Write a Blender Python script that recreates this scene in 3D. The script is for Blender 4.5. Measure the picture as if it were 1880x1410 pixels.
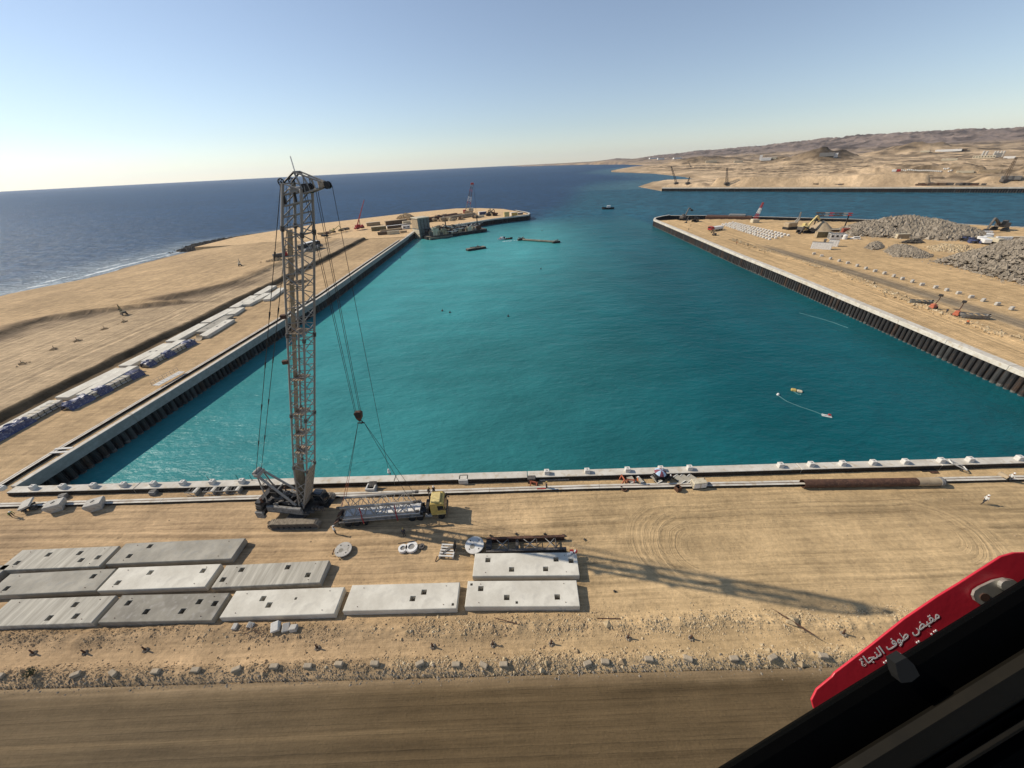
import bpy, bmesh, math, random
import numpy as np
from mathutils import Vector, Matrix, Euler

random.seed(7)
RNG = np.random.RandomState(7)
R = math.radians
for o in list(bpy.data.objects):
    bpy.data.objects.remove(o)
SC = bpy.context.scene
COL = SC.collection

# ------------------------------------------------------------------ camera
# ultra wide phone lens (13 mm equivalent) held inside the cab of a quay crane,
# 45 m above the quay surface (z = 0), pitched down and slightly rolled
W0, H0, FPX = 1880.0, 1410.0, 679.0
CAMH = 45.0
PITCH, ROLL = R(30.7225), R(2.7881)
cP, sP, cR, sR = math.cos(PITCH), math.sin(PITCH), math.cos(ROLL), math.sin(ROLL)
V_FWD = Vector((0, cP, -sP))
V_RIGHT = Vector((cR, -sR * sP, -sR * cP))
V_DOWN = Vector((-sR, -cR * sP, -cR * cP))
cam_d = bpy.data.cameras.new('camera')
cam = bpy.data.objects.new('camera', cam_d)
COL.objects.link(cam)
m3 = Matrix((V_RIGHT, -V_DOWN, -V_FWD)).transposed()
cam.matrix_world = Matrix.Translation((0, 0, CAMH)) @ m3.to_4x4()
cam_d.sensor_width = 36.0
cam_d.sensor_fit = 'HORIZONTAL'
cam_d.lens = FPX / W0 * 36.0
cam_d.clip_start = 0.05
cam_d.clip_end = 60000
SC.camera = cam

# ------------------------------------------------------------------ light
SUN_EL, SUN_AZ = 36.9, -15.2          # the light travels towards SUN_AZ (degrees from +X)
ld = Vector((math.cos(R(SUN_AZ)) * math.cos(R(SUN_EL)), math.sin(R(SUN_AZ)) * math.cos(R(SUN_EL)), -math.sin(R(SUN_EL))))
sun_d = bpy.data.lights.new('sun', 'SUN')
sun_d.energy = 5.0
sun_d.angle = R(0.53)
sun_d.color = (1.0, 0.90, 0.76)
sun = bpy.data.objects.new('sun', sun_d)
COL.objects.link(sun)
sun.rotation_euler = ld.to_track_quat('-Z', 'Y').to_euler()
sun.location = (-100, 30, 120)

world = bpy.data.worlds.new('World')
SC.world = world
world.use_nodes = True
wn = world.node_tree.nodes
wl = world.node_tree.links
wn.clear()
sky = wn.new('ShaderNodeTexSky')
sky.sky_type = 'NISHITA'
sky.sun_disc = False
sky.sun_elevation = R(SUN_EL)
sky.sun_rotation = math.atan2(-ld.x, -ld.y)
sky.altitude = 0
sky.air_density = 1.0
sky.dust_density = 0.1
sky.ozone_density = 2.0
bg = wn.new('ShaderNodeBackground')
bg.inputs['Strength'].default_value = 0.114
wo = wn.new('ShaderNodeOutputWorld')
wb = wn.new('ShaderNodeMix'); wb.data_type = 'RGBA'; wb.blend_type = 'MULTIPLY'
wb.inputs[0].default_value = 1.0; wb.inputs[7].default_value = (0.945, 0.985, 1.05, 1)      # the phone's white balance
hs = wn.new('ShaderNodeHueSaturation'); hs.inputs['Saturation'].default_value = 0.76
wl.new(sky.outputs[0], hs.inputs['Color']); wl.new(hs.outputs[0], wb.inputs[6]); wl.new(wb.outputs[2], bg.inputs[0])
wl.new(bg.outputs[0], wo.inputs[0])

SC.view_settings.view_transform = 'Standard'
SC.view_settings.look = 'None'
SC.view_settings.exposure = 0.0
SC.view_settings.gamma = 1.0
SC.view_settings.use_curve_mapping = False
SC.cycles.max_bounces = 6
SC.cycles.diffuse_bounces = 2
SC.cycles.glossy_bounces = 2
SC.cycles.volume_bounces = 0
SC.cycles.transparent_max_bounces = 6
SC.cycles.use_denoising = True

# ------------------------------------------------------------------ survey helpers
def G(px, py, z=0.0):
    """ground point seen at a pixel of the photograph, on the level z"""
    u, v = (px - W0 / 2) / FPX, (py - H0 / 2) / FPX
    d = V_FWD + V_RIGHT * u + V_DOWN * v
    t = (z - CAMH) / d.z
    return Vector((d.x * t, d.y * t, z))

def on_y(px, py, y):
    u, v = (px - W0 / 2) / FPX, (py - H0 / 2) / FPX
    d = V_FWD + V_RIGHT * u + V_DOWN * v
    t = y / d.y
    return Vector((d.x * t, y, CAMH + d.z * t))

# ------------------------------------------------------------------ mesh helpers
class MB:
    """collects simple shapes and links them as one mesh object"""
    def __init__(s):
        s.v = []; s.f = []; s.m = []
    def add(s, vs, fs, mi=0):
        o = len(s.v)
        s.v.extend([tuple(p) for p in vs])
        s.f.extend([tuple(i + o for i in f) for f in fs])
        s.m.extend([mi] * len(fs))
        return s
    def box(s, c, d, rz=0.0, mi=0, taper=1.0, rot=None):
        hx, hy, hz = d[0] / 2, d[1] / 2, d[2] / 2
        vs = []
        for z, k in ((-hz, 1.0), (hz, taper)):
            for x, y in ((-hx, -hy), (hx, -hy), (hx, hy), (-hx, hy)):
                vs.append(Vector((x * k, y * k, z)))
        M = rot if rot is not None else Matrix.Rotation(rz, 3, 'Z')
        c = Vector(c)
        s.add([M @ p + c for p in vs], [(0, 3, 2, 1), (4, 5, 6, 7), (0, 1, 5, 4), (1, 2, 6, 5), (2, 3, 7, 6), (3, 0, 4, 7)], mi)
        return s
    def cbox(s, c, d, ch=0.05, rz=0.0, mi=0):
        """box with a chamfered top and chamfered corners"""
        hx, hy, hz = d[0] / 2, d[1] / 2, d[2] / 2
        def ring(ix, iy, z, k):
            return [Vector(p) for p in ((-ix + k, -iy, z), (ix - k, -iy, z), (ix, -iy + k, z), (ix, iy - k, z), (ix - k, iy, z), (-ix + k, iy, z), (-ix, iy - k, z), (-ix, -iy + k, z))]
        rings = [ring(hx, hy, -hz, ch), ring(hx, hy, hz - ch, ch), ring(hx - ch, hy - ch, hz, ch)]
        M = Matrix.Rotation(rz, 3, 'Z'); c = Vector(c)
        vs = [M @ p + c for r in rings for p in r]
        fs = []
        for a in range(2):
            for i in range(8):
                j = (i + 1) % 8
                fs.append((a * 8 + i, a * 8 + j, a * 8 + 8 + j, a * 8 + 8 + i))
        fs.append(tuple(range(16, 24)))
        fs.append(tuple(range(7, -1, -1)))
        s.add(vs, fs, mi)
        return s
    def cyl(s, p0, p1, r0, r1=None, n=8, mi=0, caps=True):
        r1 = r0 if r1 is None else r1
        p0, p1 = Vector(p0), Vector(p1)
        d = p1 - p0
        if d.length < 1e-6:
            return s
        d.normalize()
        a = d.orthogonal().normalized(); b = d.cross(a)
        vs = []
        for p, r in ((p0, r0), (p1, r1)):
            for i in range(n):
                t = 2 * math.pi * i / n
                vs.append(p + a * math.cos(t) * r + b * math.sin(t) * r)
        fs = [(i, (i + 1) % n, n + (i + 1) % n, n + i) for i in range(n)]
        if caps:
            fs.append(tuple(range(n - 1, -1, -1))); fs.append(tuple(range(n, 2 * n)))
        s.add(vs, fs, mi)
        return s
    def tube(s, pts, r, n=6, mi=0):
        for a, b in zip(pts[:-1], pts[1:]):
            s.cyl(a, b, r, n=n, mi=mi)
        return s
    def prism(s, poly, z0, z1, mi=0, top=True, bottom=True):
        """vertical prism over a 2-D polygon (counter-clockwise)"""
        n = len(poly)
        vs = [(p[0], p[1], z0) for p in poly] + [(p[0], p[1], z1) for p in poly]
        fs = [(i, (i + 1) % n, n + (i + 1) % n, n + i) for i in range(n)]
        if top: fs.append(tuple(range(n, 2 * n)))
        if bottom: fs.append(tuple(range(n - 1, -1, -1)))
        s.add(vs, fs, mi)
        return s
    def extrude(s, poly, axis_a, axis_b, axis_n, org, t0, t1, mi=0):
        """polygon drawn on two axes and given thickness along a third"""
        n = len(poly); org = Vector(org)
        vs = []
        for t in (t0, t1):
            for a, b in poly:
                vs.append(org + axis_a * a + axis_b * b + axis_n * t)
        fs = [(i, (i + 1) % n, n + (i + 1) % n, n + i) for i in range(n)]
        fs.append(tuple(range(n, 2 * n))); fs.append(tuple(range(n - 1, -1, -1)))
        s.add(vs, fs, mi)
        return s
    def rock(s, c, r, mi=0, squash=0.75, rng=random):
        """small faceted stone: a jittered octahedron-like body with 6+8 corners"""
        c = Vector(c)
        a = rng.random() * 6.28
        ca, sa = math.cos(a), math.sin(a)
        vs = []
        for x, y, z in ROCKV:
            k = r * (0.72 + 0.5 * rng.random())
            X, Y = x * ca - y * sa, x * sa + y * ca
            vs.append((c.x + X * k, c.y + Y * k * 0.85, c.z + z * k * squash))
        s.add(vs, ROCKF, mi)
        return s
    def build(s, name, mats, parent=None, loc=None, smooth=False, rz=None):
        me = bpy.data.meshes.new(name)
        me.from_pydata(s.v, [], s.f)
        if not isinstance(mats, (list, tuple)):
            mats = [mats]
        for m in mats:
            me.materials.append(m)
        if len(mats) > 1:
            me.polygons.foreach_set('material_index', s.m)
        if smooth:
            me.polygons.foreach_set('use_smooth', [True] * len(me.polygons))
        me.update()
        return link(name, me, parent, loc, rz)

ROCKV = [(1, 0, 0), (-1, 0, 0), (0, 1, 0), (0, -1, 0), (0, 0, 1), (0, 0, -1)]
ROCKF = [(0, 2, 4), (2, 1, 4), (1, 3, 4), (3, 0, 4), (2, 0, 5), (1, 2, 5), (3, 1, 5), (0, 3, 5)]

def link(name, me, parent=None, loc=None, rz=None):
    o = bpy.data.objects.new(name, me)
    COL.objects.link(o)
    if parent is not None:
        o.parent = parent
    if loc is not None:
        o.location = loc
    if rz is not None:
        o.rotation_euler = (0, 0, rz)
    return o

def tag(o, label=None, cat=None, group=None, kind=None):
    if label: o['label'] = label
    if cat: o['category'] = cat
    if group: o['group'] = group
    if kind: o['kind'] = kind
    elif cat and 'kind' not in o: o['kind'] = 'thing'
    return o

def thing(name, label, cat, loc=(0, 0, 0), rz=0.0, group=None):
    o = bpy.data.objects.new(name, None)
    COL.objects.link(o)
    o.empty_display_size = 0.3
    o.location = loc
    o.rotation_euler = (0, 0, rz)
    return tag(o, label, cat, group)

def dup(root, loc, rz=0.0, label=None, group=None, scale=None):
    r = root.copy(); COL.objects.link(r)
    r.location = loc; r.rotation_euler = (0, 0, rz)
    if scale is not None: r.scale = (scale,) * 3
    if label: r['label'] = label
    if group: r['group'] = group
    for ch in list(root.children):
        c = ch.copy(); COL.objects.link(c); c.parent = r
        c.matrix_parent_inverse = ch.matrix_parent_inverse.copy()
        for g in list(ch.children):
            d = g.copy(); COL.objects.link(d); d.parent = c
    return r

ORD = ['first', 'second', 'third', 'fourth', 'fifth', 'sixth', 'seventh', 'eighth', 'ninth', 'tenth', 'eleventh', 'twelfth', 'thirteenth', 'fourteenth', 'fifteenth',
       'sixteenth', 'seventeenth', 'eighteenth', 'nineteenth', 'twentieth', 'twenty-first', 'twenty-second', 'twenty-third', 'twenty-fourth', 'twenty-fifth', 'twenty-sixth', 'twenty-seventh', 'twenty-eighth', 'twenty-ninth', 'thirtieth']

# ------------------------------------------------------------------ noise on arrays
def _hash(ix, iy, seed):
    n = (ix.astype(np.int64) * 374761393 + iy.astype(np.int64) * 668265263 + seed * 1442695041) & 0x7fffffff
    n = ((n ^ (n >> 13)) * 1274126177) & 0x7fffffff
    return ((n ^ (n >> 16)) & 0xffff) / 65535.0
def vnoise(x, y, seed=0):
    ix, iy = np.floor(x), np.floor(y)
    fx, fy = x - ix, y - iy
    fx = fx * fx * (3 - 2 * fx); fy = fy * fy * (3 - 2 * fy)
    a = _hash(ix, iy, seed); b = _hash(ix + 1, iy, seed); c = _hash(ix, iy + 1, seed); d = _hash(ix + 1, iy + 1, seed)
    return (a * (1 - fx) + b * fx) * (1 - fy) + (c * (1 - fx) + d * fx) * fy
def fbm(x, y, octv=4, seed=0):
    t = np.zeros_like(x, dtype=float); a = 0.5; n = 0
    for i in range(octv):
        t += a * vnoise(x, y, seed + i * 17); n += a; a *= 0.5
        x = x * 2.03 + 3.1; y = y * 2.03 + 1.7
    return t / n
def sstep(a, b, x):
    t = np.clip((x - a) / (b - a), 0, 1)
    return t * t * (3 - 2 * t)

def grid_mesh(name, X, Y, Z, colour, mat, smooth=True, alpha=None, trk=None):
    """structured sheet; colour is an (n, m, 3) albedo array kept in the attribute 'Col'"""
    n, m = X.shape
    co = np.stack([X, Y, Z], -1).reshape(-1, 3)
    idx = np.arange(n * m).reshape(n, m)
    q = np.stack([idx[:-1, :-1], idx[1:, :-1], idx[1:, 1:], idx[:-1, 1:]], -1).reshape(-1, 4)
    # keep faces looking up
    a, b, c = co[q[0, 0]], co[q[0, 1]], co[q[0, 2]]
    if np.cross(b - a, c - a)[2] < 0:
        q = q[:, ::-1]
    me = bpy.data.meshes.new(name)
    me.vertices.add(n * m)
    me.vertices.foreach_set('co', co.astype(np.float32).ravel())
    me.loops.add(q.size)
    me.loops.foreach_set('vertex_index', q.astype(np.int32).ravel())
    me.polygons.add(len(q))
    me.polygons.foreach_set('loop_start', np.arange(0, q.size, 4, dtype=np.int32))
    me.polygons.foreach_set('loop_total', np.full(len(q), 4, dtype=np.int32))
    if smooth:
        me.polygons.foreach_set('use_smooth', np.ones(len(q), dtype=bool))
    at = me.attributes.new('Col', 'FLOAT_COLOR', 'POINT')
    c4 = np.ones((n * m, 4), dtype=np.float32)
    c4[:, :3] = np.asarray(colour, dtype=np.float32).reshape(-1, 3)
    if alpha is not None: c4[:, 3] = np.asarray(alpha, dtype=np.float32).ravel()
    at.data.foreach_set('color', c4.ravel())
    if trk is not None:          # wheel-track coordinates: metres across two sets of tracks and how strong each set is
        a2 = me.attributes.new('Trk', 'FLOAT_COLOR', 'POINT')
        a2.data.foreach_set('color', np.stack(trk, -1).astype(np.float32).reshape(-1))
    me.materials.append(mat)
    me.update(calc_edges=True)
    me.validate()
    return link(name, me)

# ------------------------------------------------------------------ materials
def _nt(name):
    m = bpy.data.materials.new(name)
    m.use_nodes = True
    nt = m.node_tree
    return m, nt, nt.nodes['Principled BSDF']

def pm(name, c1, c2=None, scale=3.0, rough=0.8, metal=0.0, bump=0.0, bscale=None, spec=0.3, stretch=(1, 1, 1), coord='Object', dirt=None, emis=None):
    """painted / mineral surface: two tones broken up by noise, optional dirt and fine relief"""
    m, nt, p = _nt(name)
    N, L = nt.nodes, nt.links
    p.inputs['Roughness'].default_value = rough
    p.inputs['Metallic'].default_value = metal
    p.inputs['Specular IOR Level'].default_value = spec
    c1 = tuple(c1) + (1,)
    if c2 is None:
        c2 = tuple(x * 0.72 for x in c1[:3])
    c2 = tuple(c2) + (1,)
    tc = N.new('ShaderNodeTexCoord')
    mp = N.new('ShaderNodeMapping'); mp.inputs['Scale'].default_value = stretch
    L.new(tc.outputs[coord], mp.inputs[0])
    no = N.new('ShaderNodeTexNoise'); no.inputs['Scale'].default_value = scale; no.inputs['Detail'].default_value = 5; no.inputs['Roughness'].default_value = 0.65
    L.new(mp.outputs[0], no.inputs['Vector'])
    rp = N.new('ShaderNodeValToRGB')
    rp.color_ramp.elements[0].position = 0.36; rp.color_ramp.elements[0].color = c2
    rp.color_ramp.elements[1].position = 0.64; rp.color_ramp.elements[1].color = c1
    L.new(no.outputs['Fac'], rp.inputs[0])
    out = rp.outputs[0]
    if dirt is not None:
        n2 = N.new('ShaderNodeTexNoise'); n2.inputs['Scale'].default_value = scale * 3.3; n2.inputs['Detail'].default_value = 6
        L.new(mp.outputs[0], n2.inputs['Vector'])
        r2 = N.new('ShaderNodeValToRGB'); r2.color_ramp.elements[0].position = 0.52; r2.color_ramp.elements[1].position = 0.72
        L.new(n2.outputs['Fac'], r2.inputs[0])
        mx = N.new('ShaderNodeMix'); mx.data_type = 'RGBA'
        L.new(r2.outputs[0], mx.inputs[0]); L.new(out, mx.inputs[6]); mx.inputs[7].default_value = tuple(dirt) + (1,)
        out = mx.outputs[2]
    L.new(out, p.inputs['Base Color'])
    if bump > 0:
        nb = N.new('ShaderNodeTexNoise'); nb.inputs['Scale'].default_value = bscale or scale * 4; nb.inputs['Detail'].default_value = 4
        L.new(mp.outputs[0], nb.inputs['Vector'])
        bp = N.new('ShaderNodeBump'); bp.inputs['Strength'].default_value = 1.0; bp.inputs['Distance'].default_value = bump
        L.new(nb.outputs['Fac'], bp.inputs['Height']); L.new(bp.outputs[0], p.inputs['Normal'])
    return m

def earth_mat(name, var=0.35, fine=2.2, bump=0.05, streak=None, rough=0.95, tracks=0.0, tscale=1.5, twob=0.9):
    """bare earth: the sheet's own albedo (attribute Col) broken up by grain, pebbles and wheel streaks"""
    m, nt, p = _nt(name)
    N, L = nt.nodes, nt.links
    p.inputs['Roughness'].default_value = rough
    p.inputs['Specular IOR Level'].default_value = 0.12
    at = N.new('ShaderNodeAttribute'); at.attribute_name = 'Col'
    ge = N.new('ShaderNodeNewGeometry')
    def noise(scale, detail, st=(1, 1, 1), rz=0.0, ro=0.6):
        mp = N.new('ShaderNodeMapping'); mp.inputs['Scale'].default_value = st; mp.inputs['Rotation'].default_value = (0, 0, rz)
        L.new(ge.outputs['Position'], mp.inputs[0])
        no = N.new('ShaderNodeTexNoise'); no.inputs['Scale'].default_value = scale; no.inputs['Detail'].default_value = detail; no.inputs['Roughness'].default_value = ro
        L.new(mp.outputs[0], no.inputs['Vector'])
        return no.outputs['Fac']
    def math_(op, a, b):
        n = N.new('ShaderNodeMath'); n.operation = op
        for i, x in enumerate((a, b)):
            if isinstance(x, (int, float)): n.inputs[i].default_value = x
            else: L.new(x, n.inputs[i])
        return n.outputs[0]
    a = noise(0.22, 5, ro=0.7)
    b = noise(fine, 6, ro=0.75)
    v = math_('ADD', math_('MULTIPLY', a, 0.9), math_('MULTIPLY', b, 0.9))
    if streak:
        s1 = noise(1.0, 4, (0.06, 1.6, 1), streak, 0.7)
        v = math_('ADD', v, math_('MULTIPLY', s1, 0.9))
        v = math_('SUBTRACT', v, 0.45)
    v = math_('SUBTRACT', v, 0.9)
    v = math_('ADD', math_('MULTIPLY', v, var * 2.2), 1.0)
    vm = N.new('ShaderNodeVectorMath'); vm.operation = 'SCALE'
    L.new(at.outputs['Color'], vm.inputs[0]); L.new(v, vm.inputs['Scale'])
    L.new(vm.outputs[0], p.inputs['Base Color'])
    th = None
    if tracks > 0:
        ta = N.new('ShaderNodeAttribute'); ta.attribute_name = 'Trk'
        sp = N.new('ShaderNodeSeparateColor'); L.new(ta.outputs['Color'], sp.inputs[0])
        wob = noise(0.35, 3)
        brk = noise(0.5, 4)
        for ch, mk in ((sp.outputs[0], sp.outputs[1]), (sp.outputs[2], ta.outputs['Alpha'])):
            w = math_('ADD', ch, math_('MULTIPLY', wob, twob))
            n1 = N.new('ShaderNodeTexNoise'); n1.noise_dimensions = '1D'; n1.inputs['Scale'].default_value = tscale; n1.inputs['Detail'].default_value = 4; n1.inputs['Roughness'].default_value = .7
            L.new(w, n1.inputs['W'])
            q = math_('MULTIPLY', math_('MULTIPLY', math_('SUBTRACT', n1.outputs['Fac'], 0.5), mk), math_('ADD', brk, .35))
            v = math_('ADD', v, math_('MULTIPLY', q, tracks))
            th = q if th is None else math_('ADD', th, q)
        L.new(v, vm.inputs['Scale'])
    h = noise(fine * 1.3, 8, ro=0.75)
    if th is not None: h = math_('ADD', h, math_('MULTIPLY', th, 2.2))
    if streak:
        s2 = noise(1.0, 5, (0.09, 2.6, 1), streak, 0.7)
        h = math_('ADD', h, math_('MULTIPLY', s2, 0.8))
    bp = N.new('ShaderNodeBump'); bp.inputs['Strength'].default_value = 1.0; bp.inputs['Distance'].default_value = bump
    L.new(h, bp.inputs['Height']); L.new(bp.outputs[0], p.inputs['Normal'])
    return m

def stone_mat(name, cols, rough=0.9):
    """loose stones: each one has its own tone"""
    m, nt, p = _nt(name)
    N, L = nt.nodes, nt.links
    p.inputs['Roughness'].default_value = rough
    p.inputs['Specular IOR Level'].default_value = 0.2
    ge = N.new('ShaderNodeNewGeometry')
    rp = N.new('ShaderNodeValToRGB')
    e = rp.color_ramp.elements
    while len(e) < len(cols): e.new(0.5)
    for i, c in enumerate(cols):
        e[i].position = i / (len(cols) - 1); e[i].color = tuple(c) + (1,)
    L.new(ge.outputs['Random Per Island'], rp.inputs[0])
    no = N.new('ShaderNodeTexNoise'); no.inputs['Scale'].default_value = 5.0; no.inputs['Detail'].default_value = 4
    L.new(ge.outputs['Position'], no.inputs['Vector'])
    mr = N.new('ShaderNodeMapRange'); mr.inputs[1].default_value = 0.3; mr.inputs[2].default_value = 0.7; mr.inputs[3].default_value = 0.7; mr.inputs[4].default_value = 1.15
    L.new(no.outputs['Fac'], mr.inputs[0])
    vm = N.new('ShaderNodeVectorMath'); vm.operation = 'SCALE'
    L.new(rp.outputs[0], vm.inputs[0]); L.new(mr.outputs[0], vm.inputs['Scale'])
    L.new(vm.outputs[0], p.inputs['Base Color'])
    return m

SAND = np.array((0.545, 0.382, 0.212))
M = {}
M['earth'] = earth_mat('sandy_earth', 0.46, 1.6, 0.13, streak=R(-1.5), tracks=1.7, tscale=1.35, twob=.5)
M['earth_left'] = earth_mat('pier_earth', 0.46, 0.5, 0.25, streak=R(86), tracks=1.2, tscale=.55)
M['earth_right'] = earth_mat('pier_earth_right', 0.46, 0.5, 0.25, streak=R(92), tracks=1.2, tscale=.55)
M['far_earth'] = earth_mat('desert_earth', 0.55, 0.035, 3.0)
M['road'] = earth_mat('road_earth', 0.34, 3.4, 0.09, streak=R(-0.5), tracks=.8, tscale=1.5, twob=.15)
M['conc_dusty'] = pm('dusty_concrete', (0.43, 0.36, 0.26), (0.33, 0.265, 0.185), 2.0, 0.9, bump=0.02, bscale=8, dirt=(0.28, 0.22, 0.145))
M['conc'] = pm('concrete', (0.52, 0.49, 0.43), (0.40, 0.375, 0.33), 0.7, 0.85, bump=0.01, bscale=9, dirt=(0.30, 0.27, 0.22))
M['conc_cap'] = pm('cap_concrete', (0.60, 0.565, 0.49), (0.46, 0.42, 0.35), 0.35, 0.85, bump=0.012, bscale=6, dirt=(0.42, 0.35, 0.25))
M['conc_white'] = pm('pale_concrete', (0.66, 0.64, 0.58), (0.53, 0.50, 0.45), 0.9, 0.85, bump=0.01, bscale=8)
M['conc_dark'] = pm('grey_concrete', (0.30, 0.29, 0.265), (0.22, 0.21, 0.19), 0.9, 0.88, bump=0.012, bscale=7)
M['steel_pile'] = pm('pile_steel', (0.045, 0.042, 0.040), (0.022, 0.021, 0.022), 0.8, 0.55, 0.3, dirt=(0.08, 0.055, 0.04), stretch=(1, 1, 0.3))
M['steel_pile_b'] = pm('rusty_pile_steel', (0.065, 0.045, 0.034), (0.030, 0.024, 0.021), 0.9, 0.65, 0.2, dirt=(0.11, 0.06, 0.035), stretch=(1, 1, 0.3))
M['steel_pile_c'] = pm('grey_pile_steel', (0.075, 0.072, 0.068), (0.035, 0.034, 0.033), 0.7, 0.5, 0.3, dirt=(0.05, 0.04, 0.033), stretch=(1, 1, 0.25))
M['wet_stone'] = pm('wet_pile_foot', (0.16, 0.15, 0.13), (0.05, 0.05, 0.045), 1.3, 0.6)
M['rust'] = pm('rusty_steel', (0.115, 0.058, 0.036), (0.060, 0.032, 0.022), 1.2, 0.75, 0.1, dirt=(0.16, 0.09, 0.055))
M['boom'] = pm('boom_paint', (0.335, 0.32, 0.285), (0.235, 0.217, 0.19), 0.9, 0.6, dirt=(0.20, 0.15, 0.11))
M['boom_walk'] = pm('walkway_grating', (0.42, 0.335, 0.24), (0.27, 0.205, 0.14), 1.6, 0.7, dirt=(0.16, 0.10, 0.06))
M['cable'] = pm('wire_rope', (0.035, 0.035, 0.04), (0.02, 0.02, 0.022), 4, 0.5, 0.4)
M['iron'] = pm('dark_iron', (0.035, 0.034, 0.034), (0.018, 0.018, 0.019), 2.5, 0.55, 0.2, dirt=(0.075, 0.06, 0.045))
M['machine'] = pm('dusty_machine_paint', (0.25, 0.245, 0.23), (0.15, 0.145, 0.135), 1.4, 0.6, dirt=(0.10, 0.075, 0.05))
M['machine_dk'] = pm('greasy_machinery', (0.11, 0.10, 0.09), (0.045, 0.042, 0.04), 2.2, 0.6, dirt=(0.22, 0.17, 0.12))
M['track'] = pm('track_steel', (0.40, 0.335, 0.25), (0.20, 0.165, 0.125), 2.4, 0.6, 0.15)
M['glass'] = pm('cab_glass', (0.02, 0.025, 0.03), (0.015, 0.018, 0.02), 1, 0.08, spec=0.6)
M['white'] = pm('white_paint', (0.78, 0.77, 0.73), (0.66, 0.64, 0.60), 1.2, 0.55, dirt=(0.5, 0.45, 0.38))
M['white_boat'] = pm('white_gelcoat', (0.78, 0.78, 0.76), (0.68, 0.68, 0.66), 2, 0.35)
M['cream'] = pm('cream_paint', (0.62, 0.55, 0.40), (0.48, 0.42, 0.30), 1.2, 0.6, dirt=(0.33, 0.25, 0.16))
M['yellow'] = pm('yellow_paint', (0.52, 0.385, 0.11), (0.42, 0.31, 0.095), 1.5, 0.45, dirt=(0.33, 0.23, 0.10))
M['pale_yellow'] = pm('faded_yellow_paint', (0.66, 0.53, 0.22), (0.55, 0.43, 0.18), 1.5, 0.5, dirt=(0.4, 0.3, 0.15))
M['red'] = pm('red_paint', (0.40, 0.03, 0.03), (0.28, 0.025, 0.025), 1.5, 0.5, dirt=(0.22, 0.05, 0.04))
M['redcont'] = pm('red_container_paint', (0.30, 0.075, 0.05), (0.22, 0.055, 0.04), 1.0, 0.6, dirt=(0.3, 0.18, 0.12))
M['orange'] = pm('orange_plastic', (0.50, 0.155, 0.085), (0.40, 0.12, 0.065), 2.5, 0.55)
M['strap'] = pm('red_webbing', (0.36, 0.035, 0.045), (0.25, 0.03, 0.035), 5, 0.7)
M['blue'] = pm('blue_tarp', (0.095, 0.105, 0.19), (0.05, 0.056, 0.115), 0.9, 0.45, bump=0.10, bscale=1.6, dirt=(0.30, 0.30, 0.34))
M['bluebox'] = pm('blue_container_paint', (0.05, 0.07, 0.17), (0.035, 0.05, 0.12), 1.2, 0.6, dirt=(0.16, 0.15, 0.17))
M['olive'] = pm('olive_container_paint', (0.20, 0.165, 0.085), (0.14, 0.115, 0.06), 1.0, 0.65, dirt=(0.28, 0.22, 0.13))
M['brown'] = pm('brown_container_paint', (0.125, 0.085, 0.055), (0.085, 0.058, 0.038), 0.9, 0.7, dirt=(0.22, 0.16, 0.10))
M['tan'] = pm('tan_paint', (0.42, 0.33, 0.21), (0.33, 0.25, 0.16), 0.6, 0.75, dirt=(0.27, 0.2, 0.13))
M['greyhull'] = pm('grey_green_cladding', (0.20, 0.205, 0.19), (0.14, 0.145, 0.135), 0.4, 0.6, dirt=(0.10, 0.09, 0.075))
M['pontoon'] = pm('pontoon_steel', (0.20, 0.185, 0.14), (0.10, 0.095, 0.075), 0.5, 0.7, dirt=(0.30, 0.27, 0.20))
M['timber'] = pm('raw_timber', (0.50, 0.36, 0.20), (0.36, 0.25, 0.13), 3, 0.8)
M['rope'] = pm('floating_hose', (0.13, 0.27, 0.28), (0.09, 0.21, 0.22), 3, 0.6)
M['foam'] = pm('white_foam', (0.80, 0.83, 0.84), (0.62, 0.70, 0.72), 1.2, 0.8)
M['tyre'] = pm('tyre_rubber', (0.022, 0.022, 0.022), (0.014, 0.014, 0.014), 4, 0.85)
M['skin'] = pm('skin', (0.26, 0.14, 0.085), (0.22, 0.115, 0.07), 6, 0.55)
M['shirt_w'] = pm('pale_shirt', (0.62, 0.62, 0.58), (0.5, 0.5, 0.47), 6, 0.85)
M['shirt_d'] = pm('dark_shirt', (0.035, 0.038, 0.05), (0.025, 0.027, 0.035), 6, 0.85)
M['shirt_o'] = pm('orange_vest', (0.60, 0.15, 0.04), (0.5, 0.12, 0.03), 6, 0.8)
M['shirt_g'] = pm('green_vest', (0.30, 0.38, 0.10), (0.22, 0.3, 0.08), 6, 0.8)
M['trouser'] = pm('dark_trousers', (0.05, 0.05, 0.055), (0.03, 0.03, 0.033), 6, 0.85)
M['boot'] = pm('work_boot', (0.05, 0.035, 0.025), None, 6, 0.8)
M['umb_a'] = pm('umbrella_blue', (0.42, 0.56, 0.68), (0.36, 0.48, 0.6), 6, 0.7)
M['umb_b'] = pm('umbrella_maroon', (0.22, 0.07, 0.09), (0.17, 0.05, 0.07), 6, 0.7)
M['shrub'] = pm('dry_shrub_leaf', (0.09, 0.11, 0.06), (0.06, 0.075, 0.04), 3, 0.8)
M['stone_yellow'] = stone_mat('pale_stones', [(0.34, 0.25, 0.15), (0.50, 0.385, 0.23), (0.42, 0.32, 0.19), (0.58, 0.47, 0.31)])
M['stone_sand'] = stone_mat('sandy_clods', [(0.31, 0.225, 0.135), (0.42, 0.305, 0.18), (0.37, 0.265, 0.155), (0.46, 0.345, 0.21)])
M['stone_grey'] = stone_mat('grey_rock', [(0.18, 0.15, 0.112), (0.29, 0.245, 0.185), (0.235, 0.195, 0.145), (0.36, 0.305, 0.235)])
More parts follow.
